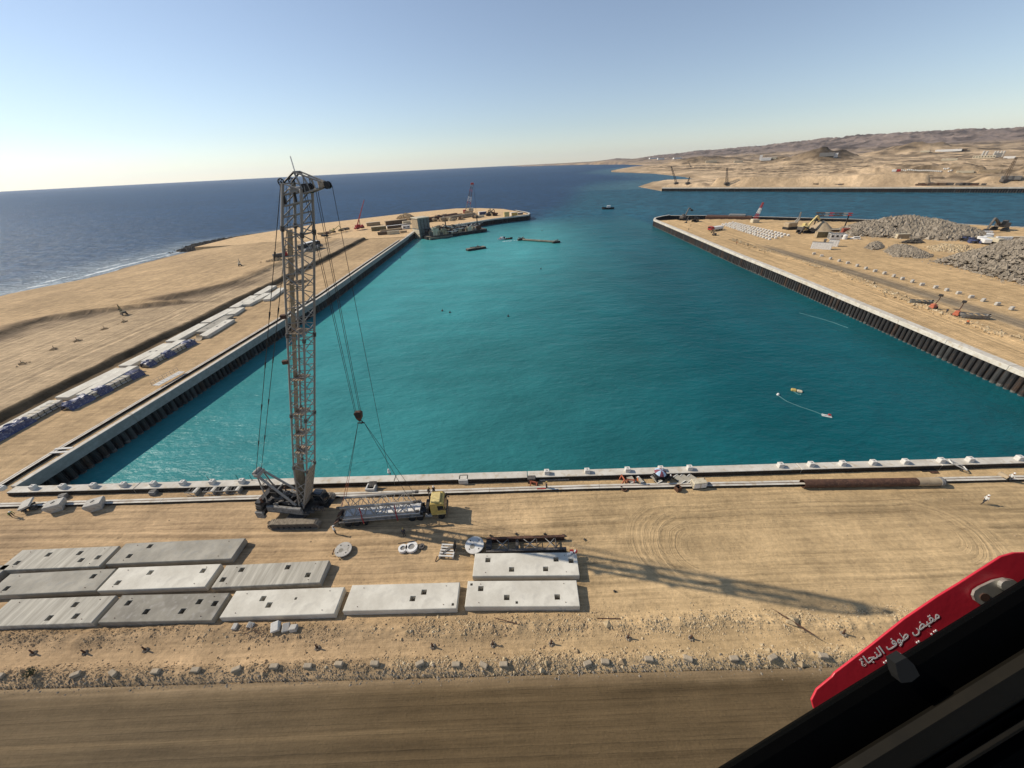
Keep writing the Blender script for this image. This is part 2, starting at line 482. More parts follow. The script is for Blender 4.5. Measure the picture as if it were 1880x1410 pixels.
M['stone_dark'] = stone_mat('dark_shore_rock', [(0.05, 0.045, 0.04), (0.11, 0.095, 0.075), (0.075, 0.065, 0.055), (0.15, 0.13, 0.10)])
# ================================================================== SETTING
SEA_Z = -4.2
CAP_Z = 0.9
_xl = np.array([(-80, -91.0), (48, -86.3), (94, -82.0), (156, -77.2), (215, -75.9), (305, -73.9)])
_xr = np.array([(30, 111.8), (43, 112.2), (69, 112.9), (104, 114.5), (158, 116.7), (192, 117.2), (250, 119.7), (328, 122.9)])
def XL(y): return np.interp(y, _xl[:, 0], _xl[:, 1])
def XR(y): return np.interp(y, _xr[:, 0], _xr[:, 1])
def YN(x): return 45.65 - 0.0265 * np.asarray(x)
def curve_of(pts, z):
    w = [G(a, b, z) for a, b in pts]
    w.sort(key=lambda p: p.y)
    return np.array([p.y for p in w]), np.array([p.x for p in w])

# ---- near ground: working surface between the basin and the haul road
def near_height(X, Y):
    h = 0.10 * (fbm(X * 0.5, Y * 0.5, 3, 3) - 0.5)
    h += 0.07 * (fbm(X * 1.8, Y * 1.8, 3, 9) - 0.5)
    # wheel ruts running along the quay
    w = YN(X) - Y
    rut = np.zeros_like(X)
    for k, (w0, wid, dep, ph) in enumerate(((7.6, .35, .07, 0), (9.3, .35, .07, 1), (10.1, .3, .05, 2), (11.9, .3, .06, 3), (13.2, .35, .05, 4), (14.2, .3, .05, 5), (15.9, .3, .05, 6))):
        c = w0 + 0.7 * np.sin(X * 0.045 + ph * 1.3) + 0.25 * np.sin(X * 0.15 + ph)
        rut -= dep * np.exp(-((w - c) / wid) ** 2)
    h += rut
    sw = np.zeros_like(X)
    # two low ridges of loose spoil in front of the road
    yc1 = 21.9 - 0.026 * X + 0.35 * np.sin(X * .13) + .25 * np.sin(X * .31 + 1)
    rough = fbm(X * 1.3, Y * 1.3, 4, 41)
    rough2 = fbm(X * 4.1, Y * 4.1, 2, 47)
    lo = fbm(X * .12, Y * .12, 2, 53)
    b1 = np.exp(-((Y - yc1) / 0.95) ** 2) * (0.18 + 0.75 * lo) * (0.35 + 0.9 * rough + 0.35 * rough2)
    yc2 = 18.35 - 0.018 * X + .12 * np.sin(X * .2)
    b2 = np.exp(-((Y - yc2) / 0.75) ** 2) * (0.45 + .25 * lo) * (0.55 + 0.6 * rough + 0.3 * rough2)
    h = h + b1 + b2
    road = sstep(17.6, 17.0, Y - (-0.018 * X) * 1.0)
    h = h * (1 - road) - 0.35 * road
    # lower strip between the cap beam and the rail beam
    return h, sw, b1, b2, rut

u = np.concatenate([np.arange(-300, -60, 6.0), np.arange(-60, 2, 1.0), np.arange(2, 165, 0.22), np.arange(165, 230, 1.0), np.arange(230, 420, 8.0)])
wy = np.concatenate([np.array([-120, -80, -50, -30, -15, -5, 4, 8, 11, 13.5, 15]), np.arange(16, 24.2, 0.16), np.arange(24.2, 44.6, 0.24)])
U, Yb = np.meshgrid(u, wy, indexing='ij')
Xg = -86.5 + U
frac = np.clip((Yb - 20) / (44.55 - 20), 0, 1)
Yg = Yb + frac * (YN(Xg) - 0.6 - 44.36)
hh, sw, b1, b2, rut = near_height(Xg, Yg)
def capsule(X, Y, x0, y0, x1, y1):
    ex, ey = x1 - x0, y1 - y0; tt_ = np.clip(((X - x0) * ex + (Y - y0) * ey) / (ex * ex + ey * ey), 0, 1)
    return np.sqrt((X - x0 - tt_ * ex) ** 2 + (Y - y0 - tt_ * ey) ** 2)
rA = capsule(Xg, Yg, 21.5, 31.6, 56.0, 31.2)          # lorries turn round in a long loop on the right
rA = rA + 1.1 * (fbm(Xg * .09, Yg * .14, 3, 78) - .5)
mA = sstep(8.2, 6.6, rA) * sstep(1.2, 3.2, rA) * (.45 + .55 * fbm(Xg * .11, Yg * .2, 2, 79))
lanes = YN(Xg) - Yg + .5 * np.sin(Xg * .06)
mB = (1 - sstep(8.4, 7.0, rA)) * sstep(22.3, 21.0, lanes) * sstep(4.0, 5.2, lanes) * (0.5 + .6 * fbm(Xg * .06, Yg * .3, 3, 77))
rC = capsule(Xg, Yg, 24.0, 30.5, 27.0, 30.5)
mB = np.maximum(mB, 0); tB = lanes
useC = (rC < 8) & (rC > .8) & (Xg < 25)
rC = rC + .9 * (fbm(Xg * .12, Yg * .12, 2, 80) - .5)
kC = sstep(8.0, 6.6, rC) * sstep(.9, 1.8, rC) * sstep(25, 22.5, Xg)
edge_ = np.clip(np.maximum(sstep(9.4, 8.1, rC) * sstep(27, 25.2, Xg), 0), 0, 1)
tB = np.where(useC, rC * .95 + 40, tB); mB = np.where(useC, .85 * kC, mB * (1 - edge_))
t = fbm(Xg * .16, Yg * .16, 4, 5)
t2 = fbm(Xg * .05 + 7, Yg * .35, 4, 15)
c = SAND[None, None, :] * (0.86 + 0.34 * (t[..., None] - .5) + 0.30 * (t2[..., None] - .5))
# compacted darker wheel lanes, paler loose spoil on the right half of the ridges, browner dust on the left
lane = np.exp(-((YN(Xg) - Yg - 9.5) / 1.6) ** 2) * (Xg > 5) * 0.16
c = c * (1 - lane[..., None] - 0.10 * sw[..., None] * (0.4 + 0.6 * fbm(Xg * .7, Yg * .7, 2, 71))[..., None])
c = c * (1 + 0.9 * rut[..., None])
pale = np.clip(b1 + b2, 0, .6) / .6
right = sstep(-25, 25, Xg)
c = c * (1 + pale[..., None] * (0.28 * right - 0.14 * (1 - right))[..., None])
c = c * np.stack([1 + .02 * right, 1 + .03 * right, 1 - .02 * right], -1)
left = sstep(10, -50, Xg)
c = c * (1 - 0.10 * left[..., None]) + left[..., None] * np.array((.004, 0.0, 0.004))
near_ground = tag(grid_mesh('ground', Xg, Yg, hh, c, M['earth'], trk=(rA, mA, tB, mB)), kind='structure')

# ---- haul road along the bottom of the view
xr_ = np.concatenate([np.arange(-300, -70, 12.0), np.arange(-70, 75, 0.5), np.arange(75, 330, 12.0)])
yr_ = np.concatenate([np.array([-60, -30, -10, 0, 4, 7]), np.arange(8, 17.35, 0.22)])
Xr, Yr = np.meshgrid(xr_, yr_, indexing='ij')
Yr = Yr - 0.018 * Xr * np.clip((Yr - 8) / 9, 0, 1)
hz = 0.03 + 0.05 * (fbm(Xr * .12, Yr * 2.2, 3, 8) - .5) + 0.03 * (fbm(Xr * 1.0, Yr * 1.0, 2, 12) - .5)
for w0 in (13.1, 13.9, 11.2, 15.4, 9.9):
    hz -= 0.05 * np.exp(-((Yr - w0 - .2 * np.sin(Xr * .05 + w0)) / .25) ** 2)
tt = fbm(Xr * .06, Yr * .9, 4, 21)
cr = np.array((0.110, 0.076, 0.039))[None, None] * (0.80 + 0.5 * tt[..., None])
edge = sstep(15.9, 17.2, Yr + .018 * Xr + .5 * (fbm(Xr * .5, Yr * .5, 3, 23) - .5))
cr = cr * (1 - edge[..., None]) + np.array((0.25, 0.178, 0.10)) * edge[..., None]
band = np.exp(-((Yr - 13.5 - .15 * np.sin(Xr * .06)) / .16) ** 2) * sstep(0, -20, Xr)
cr = cr * (1 + .55 * band[..., None])
left = sstep(-5, -35, Xr)[..., None]
cr = cr * (1 + 0.20 * left) + left * np.array((0.004, .008, .010))
road = tag(grid_mesh('road', Xr, Yr, hz, cr, M['road'], trk=(Yr + .25 * np.sin(Xr * .04), np.ones_like(Xr), Yr * 1.0 + 30 - .03 * Xr, .4 * np.ones_like(Xr))), kind='structure')

# ---- left pier: apron, two low banks stepping up to the beach, then the sea
cy_, cx_ = curve_of([(0, 545), (150, 515), (250, 487), (330, 467), (430, 440), (520, 428), (600, 416), (650, 410)], SEA_Z)
k1y, k1x = curve_of([(0, 757), (120, 698), (238, 641), (365, 583), (416, 557), (501, 517), (593, 474), (683, 428)], 1.35)
k2y, k2x = curve_of([(0, 606), (60, 588), (167, 569), (277, 551), (330, 551), (420, 520), (521, 478)], 2.4)
yl = np.concatenate([np.array([-140, -90, -50, -20, 0]), np.arange(10, 130, 0.8), np.arange(130, 306, 1.6)])
tl = np.concatenate([np.array([0.6]), np.arange(1.5, 14, 1.0), np.arange(14, 52, 0.5), np.arange(52, 110, 1.0), np.arange(110, 260, 2.2)])
Tl, Yl = np.meshgrid(tl, yl, indexing='ij')
Xl = XL(Yl) - Tl
def t_of(cyv, cxv, y):
    s0 = (cxv[1] - cxv[0]) / (cyv[1] - cyv[0])
    x = np.interp(y, cyv, cxv)
    return XL(y) - x
wob = fbm(Xl * .1, Yl * .1, 3, 61) - .5 + .35 * (fbm(Xl * .55, Yl * .55, 3, 62) - .5)
tb1 = t_of(k1y, k1x, Yl) + 1.2 * wob
tb2 = t_of(k2y, k2x, Yl) + 5.0 * wob
tc_ = t_of(cy_, cx_, np.clip(Yl, cy_[0], cy_[-1])) + np.where(Yl < cy_[0], (cy_[0] - Yl) * 0.25, 0) + 4 * wob
hl = 0.12 * (fbm(Xl * .4, Yl * .4, 3, 2) - .5)
bk1 = sstep(-1.9, 0.1, Tl - tb1)
hl += 1.35 * bk1 + bk1 * 0.35 * np.exp(-((Tl - tb1 - 1.0) / 1.0) ** 2) * fbm(Xl * .6, Yl * .6, 3, 67)
hl += 0.35 * bk1 * (fbm(Xl * .09, Yl * .16, 4, 6) - .5)
b2h = 1.1 * sstep(330, 215, Yl) + 0.2
bk2 = sstep(-4.0, 0.5, Tl - tb2)
hl += b2h * bk2 * (1.0 - .9 * sstep(0, 24, Tl - tb2)) + 0.5 * bk2 * (fbm(Xl * .08, Yl * .08, 4, 16) - .5)
sea_d = tc_ - Tl
bs_ = np.clip(sea_d / 62.0, 0, 1) ** .62
hl = np.where(sea_d < 62, hl * bs_ + (SEA_Z - 0.1) * (1 - bs_), hl)
hl = np.where(sea_d < 0, SEA_Z - 0.1 + 0.05 * sea_d, hl)
tt = fbm(Xl * .05, Yl * .05, 4, 25)
ts = fbm(Xl * .5, Yl * .06, 4, 26)
cl = SAND[None, None] * (0.86 + .36 * (tt[..., None] - .5) + .30 * (ts[..., None] - .5))
cl = cl * .93
road_l = bk1 * (1 - bk2)
cl = cl * (1 - road_l[..., None]) + cl * road_l[..., None] * np.array((0.95, 1.0, 1.10))
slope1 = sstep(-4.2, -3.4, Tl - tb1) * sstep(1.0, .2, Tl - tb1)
cl = cl * (1 - (0.58 + .28 * fbm(Xl * .4, Yl * .25, 4, 68))[..., None] * slope1[..., None])  # soil darkened along the bank to paint in its shade
# dark spoil left along the second bank
spoil = np.exp(-((Tl - tb2 + 4.0) / 7.5) ** 2) * (0.35 + 1.9 * np.clip(fbm(Xl * .22, Yl * .09, 5, 27) - .22, 0, 1)) * sstep(230, 150, Yl)
spoil = np.clip(spoil * 1.5, 0, 1)
cl = cl * (1 - .62 * spoil[..., None]) + np.array((.02, .014, .012)) * spoil[..., None]
wet = sstep(16, 1, sea_d)
cl = cl * (1 - .58 * wet[..., None] * np.array((1, 1.0, .92)))
ground_left = tag(grid_mesh('ground', Xl, Yl, hl, cl, M['earth_left'], trk=(Tl - .6 * tb1 + 1.5 * wob, .35 + .65 * road_l, Tl * 1.0 + 20 + .10 * Yl, .6 * sstep(40, 62, sea_d) * bk2)), kind='structure')

# ---- outer arm of the left pier (the quay turns to the right behind the dredging plant)
def pier_block(name, top_poly, z, mat, colour, step):
    """flat-topped made ground with vertical sides: an outline filled with a fine sheet"""
    poly = np.array(top_poly, dtype=float)
    mn, mx = poly.min(0), poly.max(0)
    bm = bmesh.new()
    vs = [bm.verts.new((p[0], p[1], z)) for p in top_poly]
    lo = [bm.verts.new((p[0], p[1], -9)) for p in top_poly]
    n = len(vs)
    f = bm.faces.new(vs)
    for i in range(n):
        bm.faces.new((vs[i], lo[i], lo[(i + 1) % n], vs[(i + 1) % n]))
    bmesh.ops.recalc_face_normals(bm, faces=bm.faces)
    me = bpy.data.meshes.new(name); bm.to_mesh(me); bm.free()
    at = me.attributes.new('Col', 'FLOAT_COLOR', 'POINT')
    at.data.foreach_set('color', np.tile(np.array(list(colour) + [1.0], dtype=np.float32), len(me.vertices)))
    me.materials.append(mat)
    return tag(link(name, me), kind='structure')

arm = [(-76.0, 305.6), (-75.6, 339.4), (-58.9, 345), (-23.2, 375.6), (-11, 387), (23.4, 405.6), (26, 420), (12, 452), (0, 478), (-30, 503), (-60, 512), (-109, 488), (-160, 447), (-190, 425), (-236, 352), (-240, 306)]
arm_w = [(p[0], p[1]) for p in arm]
pier_block('ground', arm_w, 0.05, M['earth_left'], SAND * .98, 4)

# ---- right pier
yq = np.concatenate([np.arange(43.6, 140, 1.2), np.arange(140, 329, 2.4)])
tq = np.concatenate([np.array([0.6]), np.arange(1.5, 30, 1.0), np.arange(30, 330, 2.5)])
Tq, Yq = np.meshgrid(tq, yq, indexing='ij')
Xq = XR(Yq) + Tq
bd = np.array([(-40, 520), (105, 450), (229, 312), (255, 283.4), (270, 254), (296, 214.5), (318, 175), (330, 135)])
xb = np.interp(Yq, bd[:, 0], bd[:, 1])
inside = xb - Xq
hq = 0.10 * (fbm(Xq * .3, Yq * .3, 3, 33) - .5) + 0.5 * sstep(24, 40, Tq) * (fbm(Xq * .05, Yq * .05, 3, 35))
ridge = np.exp(-((Tq - 20 - 2 * np.sin(Yq * .05)) / 1.6) ** 2) * .55 * (.4 + fbm(Xq * .5, Yq * .5, 3, 37)) * sstep(215, 190, Yq)
hq += ridge
hq = np.where(inside < 1.5, -7.0, hq)
tt = fbm(Xq * .05, Yq * .05, 4, 38); ts = fbm(Xq * .6, Yq * .05, 4, 39)
cq = SAND[None, None] * (0.90 + .34 * (tt[..., None] - .5) + .34 * (ts[..., None] - .5)) * np.array((1.03, 1.01, .94))
cq = cq * (1 + .16 * np.clip(ridge, 0, .5)[..., None])
hr = np.exp(-((Tq - 28 - 3 * np.sin(Yq * .02)) / 3.2) ** 2) * sstep(225, 190, Yq)
hr = np.clip(hr * 1.5, 0, 1)
cq = cq * (1 - hr[..., None]) + np.array((0.225, 0.175, 0.115)) * (0.85 + .4 * ts[..., None]) * hr[..., None]
tag(grid_mesh('ground', Xq, Yq, hq, cq, M['earth_right'], trk=(Tq + 1.2 * np.sin(Yq * .035), np.clip(1.1 - Tq / 90, .2, 1), Tq + .25 * Yq + 30, .4 * sstep(30, 60, Tq))), kind='structure')

# ---- far shore, desert plain and hills: one polar sheet around the camera's foot point
def pix_poly(pts, z):
    return [tuple(G(a, b, z)[:2]) for a, b in pts]
shore = pix_poly([(1215, 346)], 0) + pix_poly([(1170, 343), (1200, 333), (1280, 331), (1255, 325), (1200, 319), (1122, 316), (1122, 313), (1150, 308), (1190, 304.5), (1148, 302), (1080, 302.4), (1000, 304.3), (960, 305.6)], SEA_Z)
q0, q1 = G(1215, 346, 0), G(1880, 346, 0)
qd = (q1 - q0).normalized()
qend = q1 + qd * 900
land_poly = [tuple(q1[:2] + (0,))[:2], (q0.x, q0.y)] + shore[1:] + [(shore[-1][0] - 200, 13500), (13000, 13500), (13000, -6000), (qend.x, qend.y)]
land_poly = np.array([(p[0], p[1]) for p in land_poly])
def signed_inside(px, py, poly):
    """distance to the outline, positive inside"""
    d2 = np.full(px.shape, 1e18); ins = np.zeros(px.shape, dtype=bool)
    n = len(poly)
    for i in range(n):
        x0, y0 = poly[i]; x1, y1 = poly[(i + 1) % n]
        ex, ey = x1 - x0, y1 - y0
        L2 = ex * ex + ey * ey + 1e-9
        tt = np.clip(((px - x0) * ex + (py - y0) * ey) / L2, 0, 1)
        d2 = np.minimum(d2, (px - x0 - tt * ex) ** 2 + (py - y0 - tt * ey) ** 2)
        cond = ((y0 > py) != (y1 > py)) & (px < (x1 - x0) * (py - y0) / (y1 - y0 + 1e-12) + x0)
        ins ^= cond
    d = np.sqrt(d2)
    return np.where(ins, d, -d)
az = np.radians(np.linspace(-1.0, 66, 620))
rad = np.geomspace(560, 13300, 330)
AZ, RD = np.meshgrid(az, rad, indexing='ij')
Xf, Yf = np.sin(AZ) * RD, np.cos(AZ) * RD
sd = signed_inside(Xf, Yf, land_poly)
rel = fbm(Xf * .004, Yf * .004, 5, 81)
hf = np.where(sd > 0, SEA_Z + 4.5 * sstep(0, 40, sd), -9 - 0 * sd)
hf = hf + np.where(sd > 0, sstep(60, 500, sd) * 5 * (rel - .35), 0)
hf = hf + np.where(sd > 0, sstep(250, 2600, sd) * 12 * fbm(Xf * .0016 + 3, Yf * .0016, 4, 83), 0)
# spoil banks and cut faces on the works area behind the far quay
azd = np.degrees(AZ)
qn = Vector((-qd.y, qd.x, 0))
if qn.y < 0: qn = -qn
sq = (Xf - q0.x) * qd.x + (Yf - q0.y) * qd.y
nq = (Xf - q0.x) * qn.x + (Yf - q0.y) * qn.y
def bank(s0, s1, n0, n1, hgt, soft=12):
    return hgt * sstep(s0, s0 + soft * 2, sq) * sstep(s1, s1 - soft * 2, sq) * sstep(n0, n0 + soft, nq) * sstep(n1, n1 - soft * 1.5, nq) * (0.55 + .8 * fbm(Xf * .03, Yf * .03, 3, 85))
hf += np.where(sd > 0, bank(60, 320, 45, 110, 12, 5) + bank(352, 450, 60, 130, 9, 8) + bank(190, 420, 300, 420, 12, 22) + bank(420, 900, 280, 420, 11, 24) + bank(-20, 60, 40, 75, 4, 7), 0)
# hills
hd = RD * 1.0
ang = np.interp(azd, [-1, 3, 6, 9, 12, 15, 17, 20, 23, 26, 30, 34, 40, 46, 52, 58, 66], [0, .03, .06, .10, .16, .34, .24, .40, .46, .55, .72, 1.0, 1.38, 1.36, 1.16, 1.0, 1.0])
ridge1 = fbm(Xf * .0011, Yf * .0011, 6, 91)
rid = 1 - np.abs(2 * ridge1 - 1)
hfall = sstep(3300, 5600, RD) * sstep(13000, 7000, RD)
Dist = 6000.0
crag = fbm(Xf * .006, Yf * .006, 5, 92)
hill = hfall * (CAMH * .8 + np.tan(np.radians(ang)) * Dist * 0.46) * (0.35 + 0.75 * rid + .95 * (1 - np.abs(2 * crag - 1)) - .25) * np.clip(ang / .5, 0, 1) * .82
hf = hf + np.where(sd > 0, np.maximum(hill, 0), 0)
# small dark hillocks on the plain
for (a0, r0, wd, hg) in ((36.5, 1900, 110, 34), (38.2, 2000, 90, 22), (24.0, 2500, 140, 30), (27.0, 2700, 160, 26), (33.5, 2300, 80, 18), (44.5, 2600, 200, 40)):
    hx, hy = math.sin(R(a0)) * r0, math.cos(R(a0)) * r0
    dd = np.sqrt((Xf - hx) ** 2 + (Yf - hy) ** 2)
    hf += np.where(sd > 0, hg * np.exp(-(dd / wd) ** 2) * (.6 + .8 * fbm(Xf * .02, Yf * .02, 3, 93)), 0)
tt = .5 * fbm(Xf * .008, Yf * .008, 5, 95) + .5 * fbm(Xf * .03, Yf * .03, 4, 97); t3 = fbm(Xf * .0015, Yf * .006, 4, 96)
cf = np.array((0.50, 0.365, 0.225))[None, None] * (0.84 + 1.3 * (tt[..., None] - .5) + .5 * (t3[..., None] - .5))
gy, gx = np.gradient(hf)
rocky = np.clip(np.maximum(sstep(14, 45, hill), sstep(2600, 4200, RD) * .75 * sstep(.42, .62, t3)), 0, 1)
cf = cf * (1 - rocky[..., None]) + np.array((0.165, 0.128, 0.105)) * (0.5 + .7 * rid[..., None] + .6 * crag[..., None]) * rocky[..., None]
for (a0, r0, wd) in ((36.5, 1900, 120), (38.2, 2000, 100), (24.0, 2500, 150), (27.0, 2700, 170), (44.5, 2600, 160)):
    hx, hy = math.sin(R(a0)) * r0, math.cos(R(a0)) * r0
    k = np.exp(-(((Xf - hx) ** 2 + (Yf - hy) ** 2) / wd ** 2))[..., None]
    cf = cf * (1 - .62 * k)
patch = fbm(AZ * 34, np.log(RD) * 34, 5, 121); patch2 = fbm(AZ * 70, np.log(RD) * 110, 4, 123)
cf = cf * (1 - .50 * (sstep(.54, .64, patch) * sstep(60, 160, sd) * (nq > 90))[..., None]) * (1 + .28 * (sstep(.46, .36, patch) * (1 - rocky))[..., None])
cf = cf * (1 - .45 * (sstep(.60, .70, patch2) * sstep(40, 90, sd))[..., None])
hf = hf + np.where(sd > 60, 2.2 * sstep(.56, .68, patch2) * sstep(60, 200, sd), 0)
cf = np.where((sd < 22)[..., None] & (nq > 30)[..., None], cf * .72, cf)
tag(grid_mesh('terrain', Xf, Yf, hf, np.clip(cf, .01, .9), M['far_earth']), kind='structure')

# ---- the sea and the basin: one sheet out to the horizon
az = np.radians(np.concatenate([np.linspace(-75, 75, 420), np.linspace(76, 284, 60)]))
az = np.append(az, az[0] + 2 * math.pi)
rad = np.concatenate([np.array([2.0, 20, 32]), np.geomspace(40, 700, 190), np.geomspace(720, 14000, 110)])
AZ, RD = np.meshgrid(az, rad, indexing='ij')
Xs, Ys = np.sin(AZ) * RD, np.cos(AZ) * RD
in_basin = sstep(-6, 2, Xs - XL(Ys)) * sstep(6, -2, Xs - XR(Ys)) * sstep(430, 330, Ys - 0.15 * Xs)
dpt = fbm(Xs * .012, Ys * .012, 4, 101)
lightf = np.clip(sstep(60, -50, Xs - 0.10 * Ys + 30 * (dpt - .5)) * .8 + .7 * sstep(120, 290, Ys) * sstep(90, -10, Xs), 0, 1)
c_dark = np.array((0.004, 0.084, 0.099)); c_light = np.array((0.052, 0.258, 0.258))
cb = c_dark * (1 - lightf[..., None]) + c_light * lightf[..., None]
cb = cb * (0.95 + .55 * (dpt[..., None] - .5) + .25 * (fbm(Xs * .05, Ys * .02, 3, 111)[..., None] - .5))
sea_c = np.array((0.016, 0.050, 0.108)) * (0.9 + .3 * (fbm(Xs * .004, Ys * .004, 4, 103)[..., None] - .5))
teal = np.array((0.018, 0.105, 0.125))
chan = sstep(140, 260, Xs + .8 * (Ys - 330)) * sstep(900, 600, Ys)
chan = np.clip(sstep(-60, 120, (Xs - 130) * .55 + (Ys - 330) * .83 + 40 * (dpt - .5)) * sstep(0, 60, Xs - 20 - (Ys - 400) * .25), 0, 1) * sstep(1400, 600, RD)
cs = sea_c * (1 - .6 * chan[..., None]) + teal * .6 * chan[..., None]
# tongue of pale water leaving through the mouth
mouth = sstep(540, 380, Ys - .1 * Xs) * sstep(20, 60, Xs + .0 * Ys) * sstep(190, 120, Xs)
cs = cs * (1 - .55 * mouth[..., None]) + np.array((0.012, 0.11, 0.15)) * .55 * mouth[..., None]
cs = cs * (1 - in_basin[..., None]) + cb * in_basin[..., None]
# shallows along the beach and round the far spit
tcs = np.interp(np.clip(Ys, cy_[0] - 150, cy_[-1]), np.concatenate([[cy_[0] - 150], cy_]), np.concatenate([[cx_[0] - 35], cx_]))
offs = tcs - Xs            # metres seaward of the shoreline (towards -x)
foam = sstep(85, 4, offs) * (Ys < 470) * (Xs < -90) * (offs > -25) * .66
foam = foam * (.72 + .28 * np.sin(offs * .55 + 5 * fbm(Xs * .02, Ys * .02, 3, 109))) + .06 * np.exp(-((offs - 4) / 3.0) ** 2) * (Ys < 470) * (Xs < -90)
sh = sstep(75, 6, offs + 16 * (fbm(Xs * .03, Ys * .03, 3, 105) - .5)) * (Ys < 460) * (Xs < -95)
cs = cs * (1 - .85 * sh[..., None]) + np.array((0.20, 0.235, 0.25)) * .85 * sh[..., None]
far_in = np.full(Xs.shape, -1e6)
mk = (RD > 500) & (np.abs(np.degrees(AZ)) < 70) & (Ys > 0)
far_in[mk] = signed_inside(Xs[mk], Ys[mk], land_poly)
shf = sstep(-190, 0, far_in + 80 * (fbm(Xs * .01, Ys * .01, 3, 107) - .5)) * (RD > 800) * (RD < 3000)
cs = cs * (1 - .55 * shf[..., None]) + np.array((0.07, 0.15, 0.17)) * .55 * shf[..., None]

def water_mat():
    m, nt, p = _nt('sea_water')
    N, L = nt.nodes, nt.links
    at = N.new('ShaderNodeAttribute'); at.attribute_name = 'Col'
    ge = N.new('ShaderNodeNewGeometry')
    def noise(scale, detail, st=(1, 1, 1), rz=0.0, ro=.6):
        mp = N.new('ShaderNodeMapping'); mp.inputs['Scale'].default_value = st; mp.inputs['Rotation'].default_value = (0, 0, rz)
        L.new(ge.outputs['Position'], mp.inputs[0])
        no = N.new('ShaderNodeTexNoise'); no.inputs['Scale'].default_value = scale; no.inputs['Detail'].default_value = detail; no.inputs['Roughness'].default_value = ro
        L.new(mp.outputs[0], no.inputs['Vector'])
        return no.outputs['Fac']
    a = noise(0.045, 5, (1, 2.2, 1), R(12)); b = noise(0.32, 6, (1, 2.4, 1), R(-8), .62)
    mr = N.new('ShaderNodeMapRange'); mr.inputs[1].default_value = .3; mr.inputs[2].default_value = .7; mr.inputs[3].default_value = .88; mr.inputs[4].default_value = 1.12
    L.new(a, mr.inputs[0])
    vm = N.new('ShaderNodeVectorMath'); vm.operation = 'SCALE'
    L.new(at.outputs['Color'], vm.inputs[0]); L.new(mr.outputs[0], vm.inputs['Scale'])
    # broken foam near the beach (the amount is kept in the alpha of Col)
    f1 = noise(0.16, 6, (1.6, .35, 1), R(14), .7)
    fa = N.new('ShaderNodeMath'); fa.operation = 'ADD'; L.new(f1, fa.inputs[0]); L.new(at.outputs['Alpha'], fa.inputs[1])
    fm = N.new('ShaderNodeMapRange'); fm.inputs[1].default_value = 1.02; fm.inputs[2].default_value = 1.14; L.new(fa.outputs[0], fm.inputs[0])
    mx = N.new('ShaderNodeMix'); mx.data_type = 'RGBA'; L.new(fm.outputs[0], mx.inputs[0]); L.new(vm.outputs[0], mx.inputs[6]); mx.inputs[7].default_value = (.62, .64, .62, 1)
    c = noise(0.11, 4, (1, 1.8, 1), R(25), .6)
    def madd(x, k, y):
        q = N.new('ShaderNodeMath'); q.operation = 'MULTIPLY_ADD'; L.new(x, q.inputs[0]); q.inputs[1].default_value = k
        if isinstance(y, (int, float)): q.inputs[2].default_value = y
        else: L.new(y, q.inputs[2])
        return q.outputs[0]
    cc = N.new('ShaderNodeMapRange'); cc.inputs[1].default_value = .33; cc.inputs[2].default_value = .67; cc.inputs[3].default_value = .62; cc.inputs[4].default_value = 1.38; L.new(c, cc.inputs[0])
    ta0 = N.new('ShaderNodeAttribute'); ta0.attribute_name = 'Trk'; sp0 = N.new('ShaderNodeSeparateColor'); L.new(ta0.outputs['Color'], sp0.inputs[0])
    cm = N.new('ShaderNodeMix'); cm.data_type = 'FLOAT'; L.new(sp0.outputs[0], cm.inputs[0]); L.new(cc.outputs[0], cm.inputs[2]); cm.inputs[3].default_value = 1.0
    vm2 = N.new('ShaderNodeVectorMath'); vm2.operation = 'SCALE'; L.new(vm.outputs[0], vm2.inputs[0]); L.new(cm.outputs[0], vm2.inputs['Scale']); L.new(vm2.outputs[0], mx.inputs[6])
    hgt = madd(a, 2.2, madd(c, 1.6, b))
    bp = N.new('ShaderNodeBump'); bp.inputs['Strength'].default_value = 1.0; bp.inputs['Distance'].default_value = 0.40
    ta = N.new('ShaderNodeAttribute'); ta.attribute_name = 'Trk'
    sp = N.new('ShaderNodeSeparateColor'); L.new(ta.outputs['Color'], sp.inputs[0])
    dm = N.new('ShaderNodeMapRange'); dm.inputs[3].default_value = 1.0; dm.inputs[4].default_value = .34; L.new(sp.outputs[0], dm.inputs[0]); L.new(dm.outputs[0], bp.inputs['Distance'])
    L.new(hgt, bp.inputs['Height'])
    df = N.new('ShaderNodeBsdfDiffuse'); L.new(mx.outputs[2], df.inputs['Color']); L.new(bp.outputs[0], df.inputs['Normal'])
    gl = N.new('ShaderNodeBsdfGlossy'); gl.inputs['Roughness'].default_value = .27; gl.inputs['Color'].default_value = (.9, .95, 1, 1); L.new(bp.outputs[0], gl.inputs['Normal'])
    fr = N.new('ShaderNodeFresnel'); fr.inputs['IOR'].default_value = 1.333; L.new(bp.outputs[0], fr.inputs['Normal'])
    # wave slopes keep a real sea from mirroring the horizon: damp the grazing reflection
    k = N.new('ShaderNodeMath'); k.operation = 'MULTIPLY'; k.inputs[1].default_value = .42; L.new(fr.outputs[0], k.inputs[0])
    k2 = N.new('ShaderNodeMath'); k2.operation = 'MINIMUM'; k2.inputs[1].default_value = .20; L.new(k.outputs[0], k2.inputs[0])
    ms = N.new('ShaderNodeMixShader'); L.new(k2.outputs[0], ms.inputs[0]); L.new(df.outputs[0], ms.inputs[1]); L.new(gl.outputs[0], ms.inputs[2])
    L.new(ms.outputs[0], nt.nodes['Material Output'].inputs['Surface'])
    nt.nodes.remove(p)
    return m
M['water'] = water_mat()
